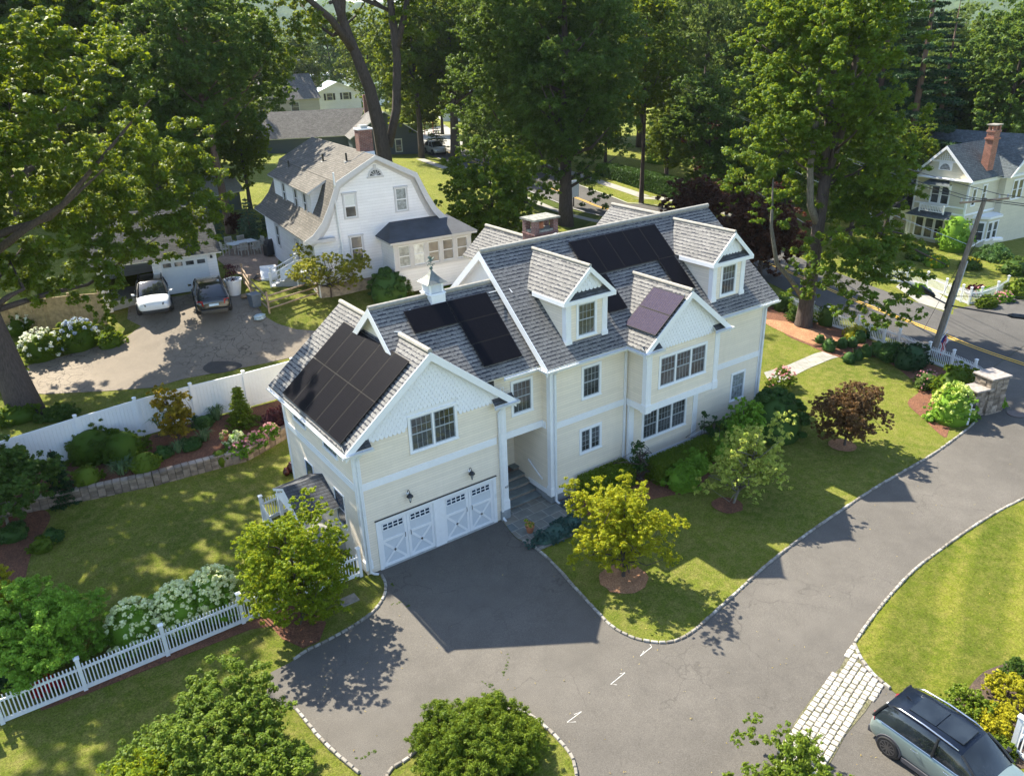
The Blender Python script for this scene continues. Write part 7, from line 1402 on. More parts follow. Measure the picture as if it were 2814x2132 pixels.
# steps, deck, bulkhead
ST = thing('entry_stairs', 'white-railed entry stairs with a pale cloth hung over the rail beside the gambrel house', 'stairs', onT(6.75, 23.75), -.37); ST.scale = (.8,)*3; q = ST.location
for s in (-1, 1):
    mb = MB(); y0 = s*.75
    for x, h in ((-2.0, 1.05), (0, 2.0), (1.2, 2.0)): mb.box(x-.06, x+.06, y0-.06, y0+.06, 0, h+.15); mb.box(x-.08, x+.08, y0-.08, y0+.08, h+.15, h+.2)
    for xa, za, xb, zb in ((-2, 1.05, 0, 2.0), (0, 2.0, 1.2, 2.0)):
        mb.tube([(xa, y0, za), (xb, y0, zb)], .04, 4); mb.tube([(xa, y0, za-.72), (xb, y0, zb-.72)], .035, 4); n = int((xb-xa)/.13)
        for k in range(1, n): f = k/n; x = xa+(xb-xa)*f; z = za+(zb-za)*f; mb.box(x-.012, x+.012, y0-.012, y0+.012, z-.72, z)
    mb.build('railing', vinyl, ST)
mb = MB()
for k in range(6): mb.box(-2+k*.34, -1.66+k*.34+.02, -.7, .7, 0, .17*(k+1))
mb.box(.0, 1.3, -.72, .72, 0, 1.05); mb.build('steps', plain('grey_deck_paint', (.30, .33, .36), .7), ST)
mb = MB()
for i in range(6):
    for j in range(4):
        def cp_(i, j): return Vector((-1.2+i*.24, -.82-.18*sin(i*.8)*j/5-.12*j/5, 1.4+i*.11-.2*j+.05*sin(i*2+j)))
        mb.face([cp_(i, j), cp_(i+1, j), cp_(i+1, j+1), cp_(i, j+1)])
tag(mb.build('pale_cloth', plain('pale_cloth', (.66, .70, .80), .9)), 'pale cloth draped over the white stair railing', 'cloth').location = q
bpy.data.objects['pale_cloth'].rotation_euler.z = -.35; bpy.data.objects['pale_cloth'].scale = (.8,)*3
t = thing('bulkhead_hatch', 'sloping white cellar hatch left of the entry stairs', 'cellar hatch', P(582, 600), -.3); t.scale = (.7,)*3; mb = MB(); mb.prism([(-.7, -1, 0), (-.7, 1, 0), (-.7, 1, .9), (-.7, -1, .2)], (1.4, 0, 0)); mb.build('hatch', vinyl, t); mb = MB(); mb.box(-.01, .01, -1.0, 1.0, .9, .91); 
# ------------------------------------------------------------------ neighbour's garage
yg = -.17; gb = Vector((2.75, 26.1, T(2, 25.5))); NG = thing('detached_garage', 'white two-car garage with one open door, half hidden by the huge maple', 'garage', gb, yg)
# local: x to the left is negative
Wn, Hn, Dn = 6.6, 2.35, 6.2; mb = MB(); Z0 = -.6
for a, b_ in ((-Wn, -6.2), (-3.65, -3.15), (-.55, 0)): mb.box(a, b_, 0, .15, Z0, Hn)
mb.box(-Wn, 0, 0, .15, 2.05, Hn+.001); mb.box(-Wn, -Wn+.15, .15, Dn, Z0, Hn); mb.box(-.15, 0, .15, Dn, Z0, Hn); mb.box(-Wn, 0, Dn-.15, Dn, Z0, Hn)
for x in (-Wn+.001, -.151): mb.prism([(x, 0, Hn), (x, Dn, Hn), (x, Dn/2, Hn+2.1)], (.15, 0, 0))
mb.build('wall', wsh, NG); mb = MB(); poly_slope(mb, [(-Wn-.3, -.4, Hn-.13), (.3, -.4, Hn-.13), (.3, Dn/2, Hn+2.2), (-Wn-.3, Dn/2, Hn+2.2)], (1, 0, 0)); poly_slope(mb, [(-Wn-.3, Dn+.4, Hn-.13), (.3, Dn+.4, Hn-.13), (.3, Dn/2, Hn+2.2), (-Wn-.3, Dn/2, Hn+2.2)], (-1, 0, 0)); mb.build('roof', [darkroof, white], NG)
mb = MB(); mb.box(-3.15, -.55, .05, .1, -.05, 2.05)
for i in range(4):
    for j in (0, 1, 2): mb.box(-3.1+i*.64, -2.52+i*.64, .035, .05, .05+j*.5, .45+j*.5)
gd = mb.build('garage_door', gard, NG); mb = MB()
for i in range(4): mb.box(-3.05+i*.64, -2.6+i*.64, .03, .045, 1.58, 1.82)
mb.build('pane', glass, gd); mb = MB(); mb.box(-6.2, -3.65, .16, 3, Z0, Z0+.62, 0); mb.build('floor', conc, NG)
mb = MB(); mb.lathe([(.04, -.1), (.09, -.08), (.05, .06), (.03, .1)], (-.3, -.12, 1.95), 8); mb.build('wall_lantern', black, NG)
# ------------------------------------------------------------------ patio set
def slatchair(name, label, loc, rz, first=[None]):
    if first[0]: c = place(first[0], label, loc, 1, rz, 'patio chairs'); return c
    t = thing(name, label, 'chair', loc, rz, 'patio chairs'); first[0] = t; m = MB()
    for k in range(5): m.box(-.26, .26, -.24+k*.1, -.16+k*.1, .42, .45)
    m.build('seat', teak, t); m = MB()
    for k in range(6): m.box(-.24+k*.085, -.19+k*.085, .22, .25, .5, .92)
    m.box(-.27, .27, .21, .26, .88, .96); m.build('backrest', teak, t)
    for x in (-.25, .25):
        for y, h in ((-.22, .64), (.23, .95)): m = MB(); m.box(x-.025, x+.025, y-.025, y+.025, 0, h); m.build('leg', teak, t)
        m = MB(); m.box(x-.035, x+.035, -.26, .24, .63, .66); m.build('armrest', teak, t)
    return t
teak = plain('silvered_teak', (.42, .38, .32), .8, var=.2, sc=6)
tc = P(526, 545); t = thing('patio_table', 'pale rectangular outdoor dining table on the brick patio', 'table', tc, .15); mb = MB(); mb.box(-.95, .95, -.5, .5, .70, .75); mb.build('tabletop', plain('pale_tabletop', (.52, .53, .52), .6, var=.1), t)
for x in (-.8, .8):
    for y in (-.4, .4): mb = MB(); mb.box(x-.04, x+.04, y-.04, y+.04, 0, .7); mb.build('leg', teak, t)
for x, y, rz, lb in ((-.45, -.95, pi, 'near left chair at the patio table'), (.5, -.95, pi, 'near right chair at the patio table'), (-.45, .95, 0, 'far left chair at the patio table'), (.5, .95, 0, 'far right chair at the patio table'), (-1.4, -.1, pi/2, 'chair at the left end of the patio table'), (1.4, .1, -pi/2, 'chair at the right end of the patio table')): slatchair('patio_chair', 'weathered slatted '+lb, onT(tc.x+x*cos(.15)-y*sin(.15), tc.y+x*sin(.15)+y*cos(.15)), rz+.15)
t = thing('gas_grill', 'black covered gas grill against the gambrel house wall', 'grill', P(588, 553), .3); mb = MB(); mb.box(-.5, .5, -.25, .25, .1, .85); mb.build('cart', black, t, bevel=.03); mb = MB(); mb.prism([(-.38, -.28, .85), (-.38, .28, .85), (-.38, .22, 1.12), (-.38, -.05, 1.22), (-.38, -.26, 1.08)], (.76, 0, 0)); mb.build('hood', dkpl, t, bevel=.03)
t = thing('rubbish_bin', 'dark grey lidded bin beside the split-rail fence', 'bin', P(552, 662), .2); mb = MB(); mb.hull([(-.24,-.24,0),(.24,-.24,0),(.24,.24,0),(-.24,.24,0),(-.3,-.3,.72),(.3,-.3,.72),(.3,.3,.72),(-.3,.3,.72)], [(0,3,2,1),(4,5,6,7),(0,1,5,4),(1,2,6,5),(2,3,7,6),(3,0,4,7)]); mb.build('bin_body', plain('bin_plastic', (.10, .13, .17), .5), t, bevel=.02); mb = MB(); mb.box(-.33, .33, -.33, .33, .72, .79); mb.build('lid', plain('bin_lid', (.16, .19, .22), .5), t, bevel=.02)
def bagheap(label, loc, c, name, rz, n=2):
    t = thing(name, label, 'bag', loc, rz); rr = random.Random(int(loc.x*9))
    for k in range(n):
        mb = MB(); 
        for i in range(7):
            r = .17*sin(pi*(i+.6)/7.2)+.03; mb.v += [(-.34+i*.113, r*1.35*cos(a)+rr.uniform(-.01, .01), .09+k*.13+r*.55*sin(a)) for a in np.linspace(0, 2*pi, 10, endpoint=False)]
        for i in range(6):
            for j in range(10): mb.f.append((i*10+j, i*10+(j+1) % 10, i*10+10+(j+1) % 10, i*10+10+j)); mb.m.append(0)
        mb.f += [tuple(range(9, -1, -1)), tuple(range(60, 70))]; mb.m += [0, 0]; mb.build('sack', c, t, smooth=True)
bagheap('two pale blue sacks stacked by the corner post of the split-rail fence', P(562, 690), plain('sack_plastic', (.38, .47, .52), .45, var=.35, sc=9), 'soil_sacks', .3); bagheap('crumpled brown paper bag beside the white planter', P(530, 642), plain('kraft_paper', (.30, .20, .11), .8, var=.2), 'paper_bag', .9, 1)
t = thing('watering_can', 'dark object lying on the brick terrace', 'garden tool', P(555, 603), .6); mb = MB(); mb.tube([(-.3, 0, .08), (.1, .05, .12), (.35, 0, .06)], [.05, .13, .04], 8); mb.build('body', black, t)
# ------------------------------------------------------------------ cars
def wheel(t, x, y, r, w_, spokes=10, rimc=None, side=1):
    g = MB(); fr = Matrix.Translation((x, y, r))@Matrix.Rotation(side*pi/2, 4, 'Y'); g.lathe([(r*.66, -w_/2), (r*.93, -w_/2), (r, -w_*.35), (r, w_*.35), (r*.93, w_/2), (r*.66, w_/2)], (0, 0, 0), 26, 0, fr)
    o = g.build('tyre', rubber, t, smooth=False); m = MB(); m.lathe([(r*.66, w_*.3), (r*.70, w_*.5), (r*.64, w_*.52), (r*.61, w_*.36)], (0, 0, 0), 26, 0, fr); m.lathe([(r*.16, w_*.3), (r*.14, w_*.52)], (0, 0, 0), 12, 0, fr)
    for k in range(spokes):
        a = 2*pi*k/spokes; d = Vector((cos(a), sin(a), 0)); p = Vector((-sin(a), cos(a), 0))*r*.065; m.prism([fr@(d*r*.12-p+Vector((0, 0, w_*.42))), fr@(d*r*.64-p*.8+Vector((0, 0, w_*.44))), fr@(d*r*.64+p*.8+Vector((0, 0, w_*.44))), fr@(d*r*.12+p+Vector((0, 0, w_*.42)))], (fr.to_3x3()@Vector((0, 0, w_*.08))))
    m.build('rim', rimc or chrome, o); return o
def car(name, label, loc, rz, L, W, H, paint, roofm, stations, cab, wr=.34, clad=None, rail=True, rimc=None, ground=.17, wheels=(None, None), group=None, sunroof=False, tail=None, plate=None, scale=1.):
    "local +Y is forward; stations: (y, z_low, z_shoulder, halfwidth) rear to front; cab: (y, z_base, half_base, z_top, half_top)"
    t = thing(name, label, 'car', loc, rz, group); t.scale = (scale,)*3
    prof = []
    for (y, zl, zs, hw) in stations: zb_ = zl; prof.append([(0, zb_), (hw*.86, zb_), (hw*.97, zb_+.09), (hw, (zb_+zs)*.5), (hw*.975, zs-.12), (hw*.90, zs-.02), (hw*.55, zs+.035), (0, zs+.05)])
    m = MB(); n = 15
    for (y, *_), pr in zip(stations, prof):
        full = [(-x, z) for x, z in pr[::-1]][:-1]+[(x, z) for x, z in pr]; full = full; ring_ = full
        m.v += [(x, y, z) for x, z in ring_]
    # order: top centre left ... bottom ... top centre right
    for i in range(len(stations)-1):
        for k in range(n-1): a = i*n+k; m.f.append((a, a+1, a+n+1, a+n)); m.m.append(0)
    m.f.append(tuple(range(n-1, -1, -1))); m.m.append(0); e = (len(stations)-1)*n; m.f.append(tuple(range(e, e+n))); m.m.append(0)
    b_ = m.build('body', [paint], t, smooth=True); sd = b_.modifiers.new('s', 'SUBSURF'); sd.levels = 1; sd.render_levels = 2
    # greenhouse
    c = MB(); k_ = len(cab)
    for (y, zb_, hb_, zt, ht) in cab:
        mid = (zb_+zt)/2; c.v += [(-hb_, y, zb_), (-(hb_*.45+ht*.55), y, mid+.04), (-ht, y, zt-.05), (-ht*.88, y, zt-.005), (0, y, zt+.015), (ht*.88, y, zt-.005), (ht, y, zt-.05), (hb_*.45+ht*.55, y, mid+.04), (hb_, y, zb_)]
    for i in range(k_-1):
        for k in range(8): a = i*9+k; c.f.append((a, a+1, a+10, a+9)); top = (k in (3, 4)) or ((k in (2, 5)) and True); c.m.append(1 if (top and 0 < i < k_-2) else 0)
    g = c.build('windows', [carglass, roofm], t, smooth=True)
    # roof skin + pillars
    ys = [q for q in cab]; r = MB(); a, z = ys[1], ys[-2]
    for s in (-1, 1):
        for i in (1, k_//2, k_-2):
            q = ys[i]; yb_ = q[0] if i not in (1, k_-2) else ys[0 if i == 1 else -1][0]; bb = ys[0 if i == 1 else (-1 if i == k_-2 else i)]
            p0 = Vector((s*bb[2]*1.0, bb[0], bb[1])); p1 = Vector((s*q[4]*1.0, q[0], q[3]-.04)); r = MB(); r.tube([p0, p0.lerp(p1, .5)+Vector((s*.018, 0, .03)), p1], [.045, .035, .04], 6); r.build('roof_pillar', black if roofm is not paint else paint, t)
    ZM = max(q_[3] for q_ in cab)
    if rail:
        for s in (-1, 1): m = MB(); m.tube([(s*a[4]*.98, a[0]+.15, a[3]+.0), (s*a[4]*1.03, a[0]+.4, ZM+.02), (s*a[4]*1.07, (a[0]+z[0])/2, ZM+.05), (s*z[4]*.98, z[0]-.35, ZM+.0), (s*z[4]*.95, z[0]-.12, z[3]+.0)], [.014, .028, .028, .028, .014], 8); m.build('roof_rail', chrome if sunroof else black, t, smooth=True)
    if sunroof:
        y0_, y1_ = a[0]+.55, z[0]-.12
        for q0, q1 in ((y0_, (y0_+y1_)/2-.01), ((y0_+y1_)/2+.01, y1_)): m = MB(); m.box(-a[4]*.66, a[4]*.66, q0, q1, ZM-.05, ZM+.026); m.build('sunroof', carglass, t, bevel=.008)
        m = MB(); m.prism([(-.0, a[0]+.22, a[3]+.03), (-.0, a[0]+.42, a[3]+.05), (0, a[0]+.22, a[3]+.13)], (.015, 0, 0)); m.build('aerial', black, t)
    yr, yf = wheels
    for s in (-1, 1):
        for y in (yr, yf):
            if clad:
                m = MB(); rr_ = wr+.075; A = [(s*(W/2-.06), y+rr_*cos(th), wr+rr_*sin(th)) for th in np.linspace(-.25, pi+.25, 15)]; B = [(s*(W/2+.012), y+(rr_-.015)*cos(th), wr+(rr_-.015)*sin(th)) for th in np.linspace(-.25, pi+.25, 15)]; C = [(s*(W/2+.004), y+(rr_-.085)*cos(th), wr+(rr_-.085)*sin(th)) for th in np.linspace(-.25, pi+.25, 15)]
                for i in range(14): m.face([A[i], A[i+1], B[i+1], B[i]]); m.face([B[i], B[i+1], C[i+1], C[i]])
                m.build('wheel_arch', clad, t, smooth=True)
            m = MB(); fr = Matrix.Translation((s*(W/2-.02), y, wr))@Matrix.Rotation(s*pi/2, 4, 'Y'); m.lathe([(wr+.05, -.2), (wr+.05, .012)], (0, 0, 0), 22, 0, fr); m.build('wheel_well', black, t); wheel(t, s*(W/2-.07), y, wr, .22, 10, rimc, s)
        if clad: m = MB(); m.box(s*W/2-.03 if s > 0 else -W/2-.012, s*W/2+.012 if s > 0 else -W/2+.03, yr+wr+.08, yf-wr-.08, ground, ground+.16); m.build('sill_cladding', clad, t, bevel=.01)
        b = cab[-2]; m = MB(); yy = cab[-1][0]-.28; m.hull([(s*(W/2-.04), yy, 1.02), (s*(W/2+.17), yy-.02, 1.0), (s*(W/2+.18), yy-.02, 1.15), (s*(W/2-.0), yy, 1.13), (s*(W/2-.0), yy+.1, 1.03), (s*(W/2+.13), yy+.12, 1.03), (s*(W/2+.13), yy+.12, 1.12), (s*(W/2), yy+.1, 1.12)], [(0,1,2,3),(7,6,5,4),(0,4,5,1),(1,5,6,2),(2,6,7,3),(3,7,4,0)]); m.build('mirror', black if clad else paint, t, bevel=.015)
        for y in ((yr+.62), (yr+1.55)): m = MB(); m.tube([(s*(W/2+.005), y, .86), (s*(W/2+.035), y+.03, .87), (s*(W/2+.035), y+.17, .87), (s*(W/2+.005), y+.2, .86)], .014, 6); m.build('door_handle', chrome if clad else paint, t)
    y0 = stations[0][0]; yF = stations[-1][0]; hw = stations[1][3]
    for s in (-1, 1):
        m = MB(); zt = stations[1][2]; m.hull([(s*hw*.62, y0-.015, zt-.33), (s*hw*.99, y0+.18, zt-.33), (s*hw*.99, y0+.16, zt-.06), (s*hw*.66, y0+.0, zt-.04), (s*hw*.62, y0+.1, zt-.33), (s*hw*.9, y0+.3, zt-.33), (s*hw*.9, y0+.3, zt-.06), (s*hw*.62, y0+.1, zt-.05)], [(0,1,2,3),(7,6,5,4),(0,4,5,1),(1,5,6,2),(2,6,7,3),(3,7,4,0)]); m.build('tail_light', tailm, t, bevel=.01)
        m = MB(); m.tube([(s*(q_[2]+.012), q_[0], q_[1]+.01) for q_ in cab[1:]], .012, 5); m.build('belt_moulding', chrome if clad else black, t)
        m = MB(); hf = stations[-2][3]; m.hull([(s*hf*.55, yF+.03, .62), (s*hf*.97, yF-.22, .66), (s*hf*.97, yF-.24, .78), (s*hf*.55, yF+.0, .74), (s*hf*.5, yF-.2, .62), (s*hf*.85, yF-.4, .66), (s*hf*.85, yF-.4, .78), (s*hf*.5, yF-.2, .74)], [(0,1,2,3),(7,6,5,4),(0,4,5,1),(1,5,6,2),(2,6,7,3),(3,7,4,0)]); m.build('headlight', lampm, t, bevel=.01)
    m = MB(); m.box(-hw*.82, hw*.82, y0-.04, y0+.12, ground+.02, ground+.26); m.build('rear_bumper_trim', clad or black, t, bevel=.03); m = MB(); m.box(-hw*.8, hw*.8, yF-.12, yF+.04, ground+.02, ground+.2); m.build('front_bumper_trim', clad or black, t, bevel=.03)
    m = MB(); m.box(-.26, .26, y0-.05, y0-.02, .62, .74); m.build('licence_plate', plate or white, t); return t
tailm = plain('tail_lamp_red', (.28, .01, .015), .15, coat=1); lampm = plain('headlamp_grey', (.10, .11, .12), .1, coat=1)
def paintm(name, c, rough=.28, metal=.35): return plain(name, c, rough, metal, var=.03, coat=.9)
teal = paintm('sage_teal_paint', (.185, .245, .24)); blackp = paintm('gloss_black_paint', (.008, .009, .011), .25, 0); whitep = paintm('white_car_paint', (.72, .74, .76), .3, 0); silverp = paintm('silver_paint', (.50, .50, .48), .3, .5); navy = plain('dark_navy_roof', (.006, .010, .020), .22, spec=.3); cladm = plain('grey_cladding', (.055, .055, .065), .7, var=.1)
rimm = plain('dark_alloy', (.16, .16, .17), .3, .8)
tealst = [(-2.13, .40, .62, .70), (-2.06, .30, .98, .84), (-1.8, .24, 1.03, .905), (-1.2, .22, 1.02, .915), (-.2, .20, 1.0, .91), (.75, .20, .98, .91), (1.15, .22, .97, .90), (1.7, .24, .90, .87), (2.05, .28, .80, .78), (2.17, .36, .62, .66)]
tealcab = [(-2.02, .99, .80, .99+.02, .78), (-1.78, 1.0, .84, 1.53, .60), (-1.1, 1.0, .85, 1.60, .66), (-.2, .99, .85, 1.61, .68), (.45, .97, .85, 1.56, .66), (1.18, .97, .80, .99, .78)]
# heading -Y in the world: local +Y forward -> rotate by pi
car('teal_hatchback', 'sage-teal hatchback with a dark navy roof and silver roof rails at the lower right', (7.95, -17.0, T(8, -17)+.012), pi-.02, 4.3, 1.82, 1.6, teal, navy, tealst, tealcab, .335, cladm, True, rimm, wheels=(-1.37, 1.3), sunroof=True, scale=.91)
suvst = [(-2.28, .42, .70, .74), (-2.2, .32, .98, .86), (-1.9, .26, 1.04, .92), (-1.2, .22, 1.04, .93), (-.1, .20, 1.02, .93), (.85, .20, 1.0, .93), (1.3, .22, .99, .91), (1.85, .26, .92, .88), (2.2, .32, .80, .78), (2.3, .40, .62, .66)]
suvcab = [(-2.12, 1.0, .80, 1.02, .78), (-1.55, 1.02, .86, 1.54, .60), (-1.0, 1.02, .86, 1.62, .66), (-.2, 1.02, .86, 1.64, .68), (.5, 1.0, .86, 1.58, .66), (1.35, .99, .80, 1.01, .76)]
hb_ = Vector((.2, .98, 0)).normalized()
rb = PZ((300+1085/3.687)/K, (600+1000/3.687)/K, T(1.2, 21.8)+.3); c_ = Vector((rb.x, rb.y, 0))+hb_*2.28
car('black_suv', 'glossy black mid-size car parked nose-in before the closed garage door', onT(c_.x, c_.y), math.atan2(-hb_.x, hb_.y), 4.55, 1.86, 1.64, blackp, blackp, suvst, suvcab, .36, None, True, black, wheels=(-1.35, 1.4), plate=plain('blue_white_plate', (.45, .60, .72), .5), group='cars on the old driveway')
hw_ = Vector((-.20, -.98, 0)).normalized(); fb = PZ((300+490/3.687)/K, (600+1035/3.687)/K, T(-1.5, 22.8)+.3); c_ = Vector((fb.x, fb.y, 0))-hw_*2.3
car('white_suv', 'white crossover with a dark roof parked nose-out under the maple branches', onT(c_.x, c_.y), math.atan2(-hw_.x, hw_.y), 4.55, 1.87, 1.6, whitep, blackp, suvst, suvcab, .36, None, True, black, wheels=(-1.35, 1.4), group='cars on the old driveway')
sp = P(940, 333); rd = (Vector(P(1112, 378))-Vector(P(935, 320))); rd.z = 0; rd.normalize()
car('silver_suv', 'silver SUV driving along the street behind the houses', onT(sp.x, sp.y, .04), math.atan2(-rd.x, rd.y), 4.7, 1.95, 1.75, silverp, silverp, [(a, b, c*1.08, d) for a, b, c, d in suvst], [(a, b*1.08, c, d*1.08, e) for a, b, c, d, e in suvcab], .38, None, True, chrome, wheels=(-1.4, 1.45), scale=1.0)
# ================================================================== the pale Victorian house across the street
vy = math.atan2(-.9985, -.0549); VB = Vector((61.585, 13.067, -.35)); VH = thing('victorian_house', 'pale cream Victorian house with blue-grey roofs, latticed gable and tall red chimney', 'house', VB, vy)
# local X = along the front (right), local Y = depth (into the house), Z up from z=-.35
zv = lambda z: z+.35
mb = MB(); mb.prism([(-2.4, 0, -1), (2.4, 0, -1), (2.4, 0, zv(5.65)), (0, 0, zv(8.1)), (-2.4, 0, zv(5.65))], (0, 7, 0)); mb.box(-7.4, -2.4, 1.6, 9.5, -1, zv(5.0)); mb.box(2.4, 3.0, 4.6, 11.8, -1, zv(5.6)); mb.prism([(3.0, 4.6, zv(5.6)), (3.0, 11.8, zv(5.6)), (3.0, 8.2, zv(8.5))], (-.4, 0, 0)); mb.build('wall', vcream, VH)
mb = MB(); poly_slope(mb, [(-2.8, -.35, zv(5.62)), (-2.8, 7.5, zv(5.62)), (0, 7.5, zv(8.3)), (0, -.35, zv(8.3))], (0, -1, 0)); poly_slope(mb, [(2.8, -.35, zv(5.62)), (2.8, 7.5, zv(5.62)), (0, 7.5, zv(8.3)), (0, -.35, zv(8.3))], (0, 1, 0)); mb.build('front_gable_roof', [slate, white], VH)
mb = MB(); poly_slope(mb, [(-8.0, 1.2, zv(4.75)), (3.4, 1.2+3.1, zv(5.5)), (3.4, 8.2, zv(8.7)), (-6.3, 7.2, zv(8.75))], (1, 0, 0)); poly_slope(mb, [(-8.0, 12.4, zv(5.2)), (3.4, 12.4, zv(5.2)), (3.4, 8.2, zv(8.7)), (-6.3, 7.2, zv(8.75))], (-1, 0, 0)); mb.face([(-8, 1.2, zv(4.75)), (-6.3, 7.2, zv(8.75)), (-8, 12.4, zv(5.2))], 0, [(0, 0), (6, 5), (12, 0)]); mb.build('main_roof', [slate, white], VH)
mb = MB()
for s in (-1, 1): rakeboard(mb, s*2.8, zv(5.6), 0, zv(8.28), -.38, .2, .03)
mb.box(-2.75, 2.75, -.36, -.0, zv(5.42), zv(5.6)); mb.box(-2.45, 2.45, -.03, 0, zv(2.55), zv(2.70)); mb.box(-2.45, 2.45, -.03, 0, zv(3.15), zv(3.28)); mb.box(-2.44, -2.28, -.03, 0, -.5, zv(5.5)); mb.box(2.28, 2.44, -.03, .1, -.5, zv(5.5)); mb.box(2.4, 2.44, 0, 4.6, zv(5.2), zv(5.45)); mb.box(2.4, 2.435, .1, 4.6, zv(2.6), zv(2.75)); mb.box(-2.8, 2.8, -.55, -.36, zv(5.52), zv(5.58), 0)
mb.prism([(3.45, 4.3, zv(5.5)), (3.45, 8.2, zv(8.68)), (3.45, 8.2, zv(8.4)), (3.45, 4.6, zv(5.5))], (.03, 0, 0)); mb.prism([(3.45, 12.1, zv(5.5)), (3.45, 8.2, zv(8.68)), (3.45, 8.2, zv(8.4)), (3.45, 11.8, zv(5.5))], (.03, 0, 0)); mb.box(3.0, 3.2, 4.5, 11.9, zv(5.4), zv(5.56)); mb.build('trim', white, VH)
# lattice gable
mb = MB()
for k in range(-5, 6):
    x = k*.2; top = 8.1-abs(x)*1.0-.2; 
    if top > 7.15: mb.box(x-.025, x+.025, -.05, -.02, zv(7.0), zv(top))
for k in range(6):
    z = 7.02+k*.17; h = (8.0-z)-.12
    if h > .05: mb.box(-h, h, -.052, -.022, zv(z)-.02, zv(z)+.02)
mb.box(-1.25, 1.25, -.05, -.0, zv(6.86), zv(7.0)); mb.build('lattice', white, VH)
mb = MB(); mb.box(-.6, .6, -.05, 0, zv(6.2), zv(6.9)); fw = mb.build('arched_window', white, VH); mb = MB(); mb.prism([(.45*cos(a), -.058, zv(6.28)+.48*sin(a)) for a in np.linspace(0, pi, 11)], (0, .01, 0)); mb.build('pane', glass, fw); mb = MB()
for k in range(-3, 4): mb.box(k*.12-.008, k*.12+.008, -.066, -.058, zv(6.28), zv(6.28)+.48*math.sqrt(max(0, 1-(k*.12/.45)**2)))
for k in (1, 2, 3): x = .45*math.sqrt(1-(k*.12/.48)**2); mb.box(-x, x, -.067, -.059, zv(6.28)+k*.12-.008, zv(6.28)+k*.12+.008)
mb.build('muntins', white, fw)
def VW(x, z, w_, h, y=-.003): return simple_window(VH, frame((x, y, zv(z)), (1, 0, 0)), w_, h, mats=[white, white], tm=.1)
VW(-.85, 3.35, .72, 1.55); VW(.05, 3.35, .72, 1.55)
for k in range(3): VW(-1.85+k*.92, .25, .76, 1.75)
for x in (-6.0, -5.2): VW(x+1.3, 3.5, .62, 1.1, 1.597)
for y, z, w_, h in ((.7, 3.4, .5, 1.4), (2.2, 3.6, .5, 1.35), ): simple_window(VH, frame((2.403, y, zv(z)), (0, 1, 0)), w_, h, mats=[white, white], tm=.08)
for y in (5.9, 6.8): simple_window(VH, frame((3.003, y, zv(3.4)), (0, 1, 0)), .7, 1.6, mats=[white, white], tm=.1)
simple_window(VH, frame((3.003, 7.7, zv(6.2)), (0, 1, 0)), .6, .8, mats=[white, white], tm=.1)
mb = MB(); poly_slope(mb, [(-1.5, -.8, zv(5.0)), (1.1, -.8, zv(5.0)), (.6, -.02, zv(5.45)), (-1.0, -.02, zv(5.45))], (1, 0, 0), .07); mb.build('awning_roof', [slate, white], VH); mb = MB(); poly_slope(mb, [(-2.4, -1.1, zv(2.25)), (1.8, -1.1, zv(2.25)), (1.3, -.02, zv(2.75)), (-1.9, -.02, zv(2.75))], (1, 0, 0), .08); mb.build('awning_roof', [slate, white], VH)
mb = MB()
for s in (-1.2, .85): mb = MB(); mb.prism([(s, -.02, zv(5.0)), (s, -.7, zv(5.0)), (s, -.02, zv(4.4))], (.08, 0, 0)); mb.build('awning_bracket', white, VH)
mb = MB(); mb.box(-1.3, 1.0, -.8, -.74, zv(3.2), zv(3.28)); mb.box(-1.3, 1.0, -.8, -.74, zv(2.72), zv(2.78)); mb.box(-1.3, -1.24, -.74, 0, zv(3.2), zv(3.28)); mb.box(.94, 1.0, -.74, 0, zv(3.2), zv(3.28))
for k in range(16): x = -1.25+k*.148; mb.box(x-.03, x+.03, -.79, -.75, zv(2.78), zv(3.2))
for x in (-1.3, .92): mb.box(x, x+.1, -.82, -.72, zv(2.6), zv(3.35))
mb.build('balcony_rail', white, VH)
# porch on the left with an arch, bay on the right
mb = MB(); mb.prism([(-6.8, .2, zv(2.05)), (-6.8, .2, zv(2.4)), (-2.45, .2, zv(2.4)), (-2.45, .2, zv(2.05))]+[(-3.6+.75*cos(a), .2, zv(1.2)+.75*sin(a)) for a in np.linspace(0.1, pi-.1, 8)], (0, .12, 0)); mb.box(-2.85, -2.6, .15, .35, -.5, zv(2.1)); mb.box(-4.6, -4.35, .15, .35, -.5, zv(2.1)); mb.box(-6.8, -6.55, .15, .35, -.5, zv(2.1)); mb.build('porch', white, VH)
mb = MB(); poly_slope(mb, [(-7.1, -.1, zv(2.4)), (-2.4, -.1, zv(2.4)), (-2.4, 1.62, zv(3.3)), (-7.1, 1.62, zv(3.3))], (1, 0, 0), .1); mb.build('porch_roof', [darkroof, white], VH)
mb = MB(); mb.prism([(2.4, 1.6, -.6), (3.4, 2.2, -.6), (3.4, 4.0, -.6), (2.4, 4.6, -.6)], (0, 0, zv(2.35)+.6)); by_ = mb.build('bay', vcream, VH); mb = MB(); mb.face([(2.35, 1.4, zv(2.4)), (3.6, 2.1, zv(2.4)), (3.6, 4.1, zv(2.4)), (2.35, 4.8, zv(2.4))], 0); mb.prism([(2.35, 1.4, zv(2.2)), (3.6, 2.1, zv(2.2)), (3.6, 4.1, zv(2.2)), (2.35, 4.8, zv(2.2))], (0, 0, .19), 0); mb.build('bay_cornice', white, by_)
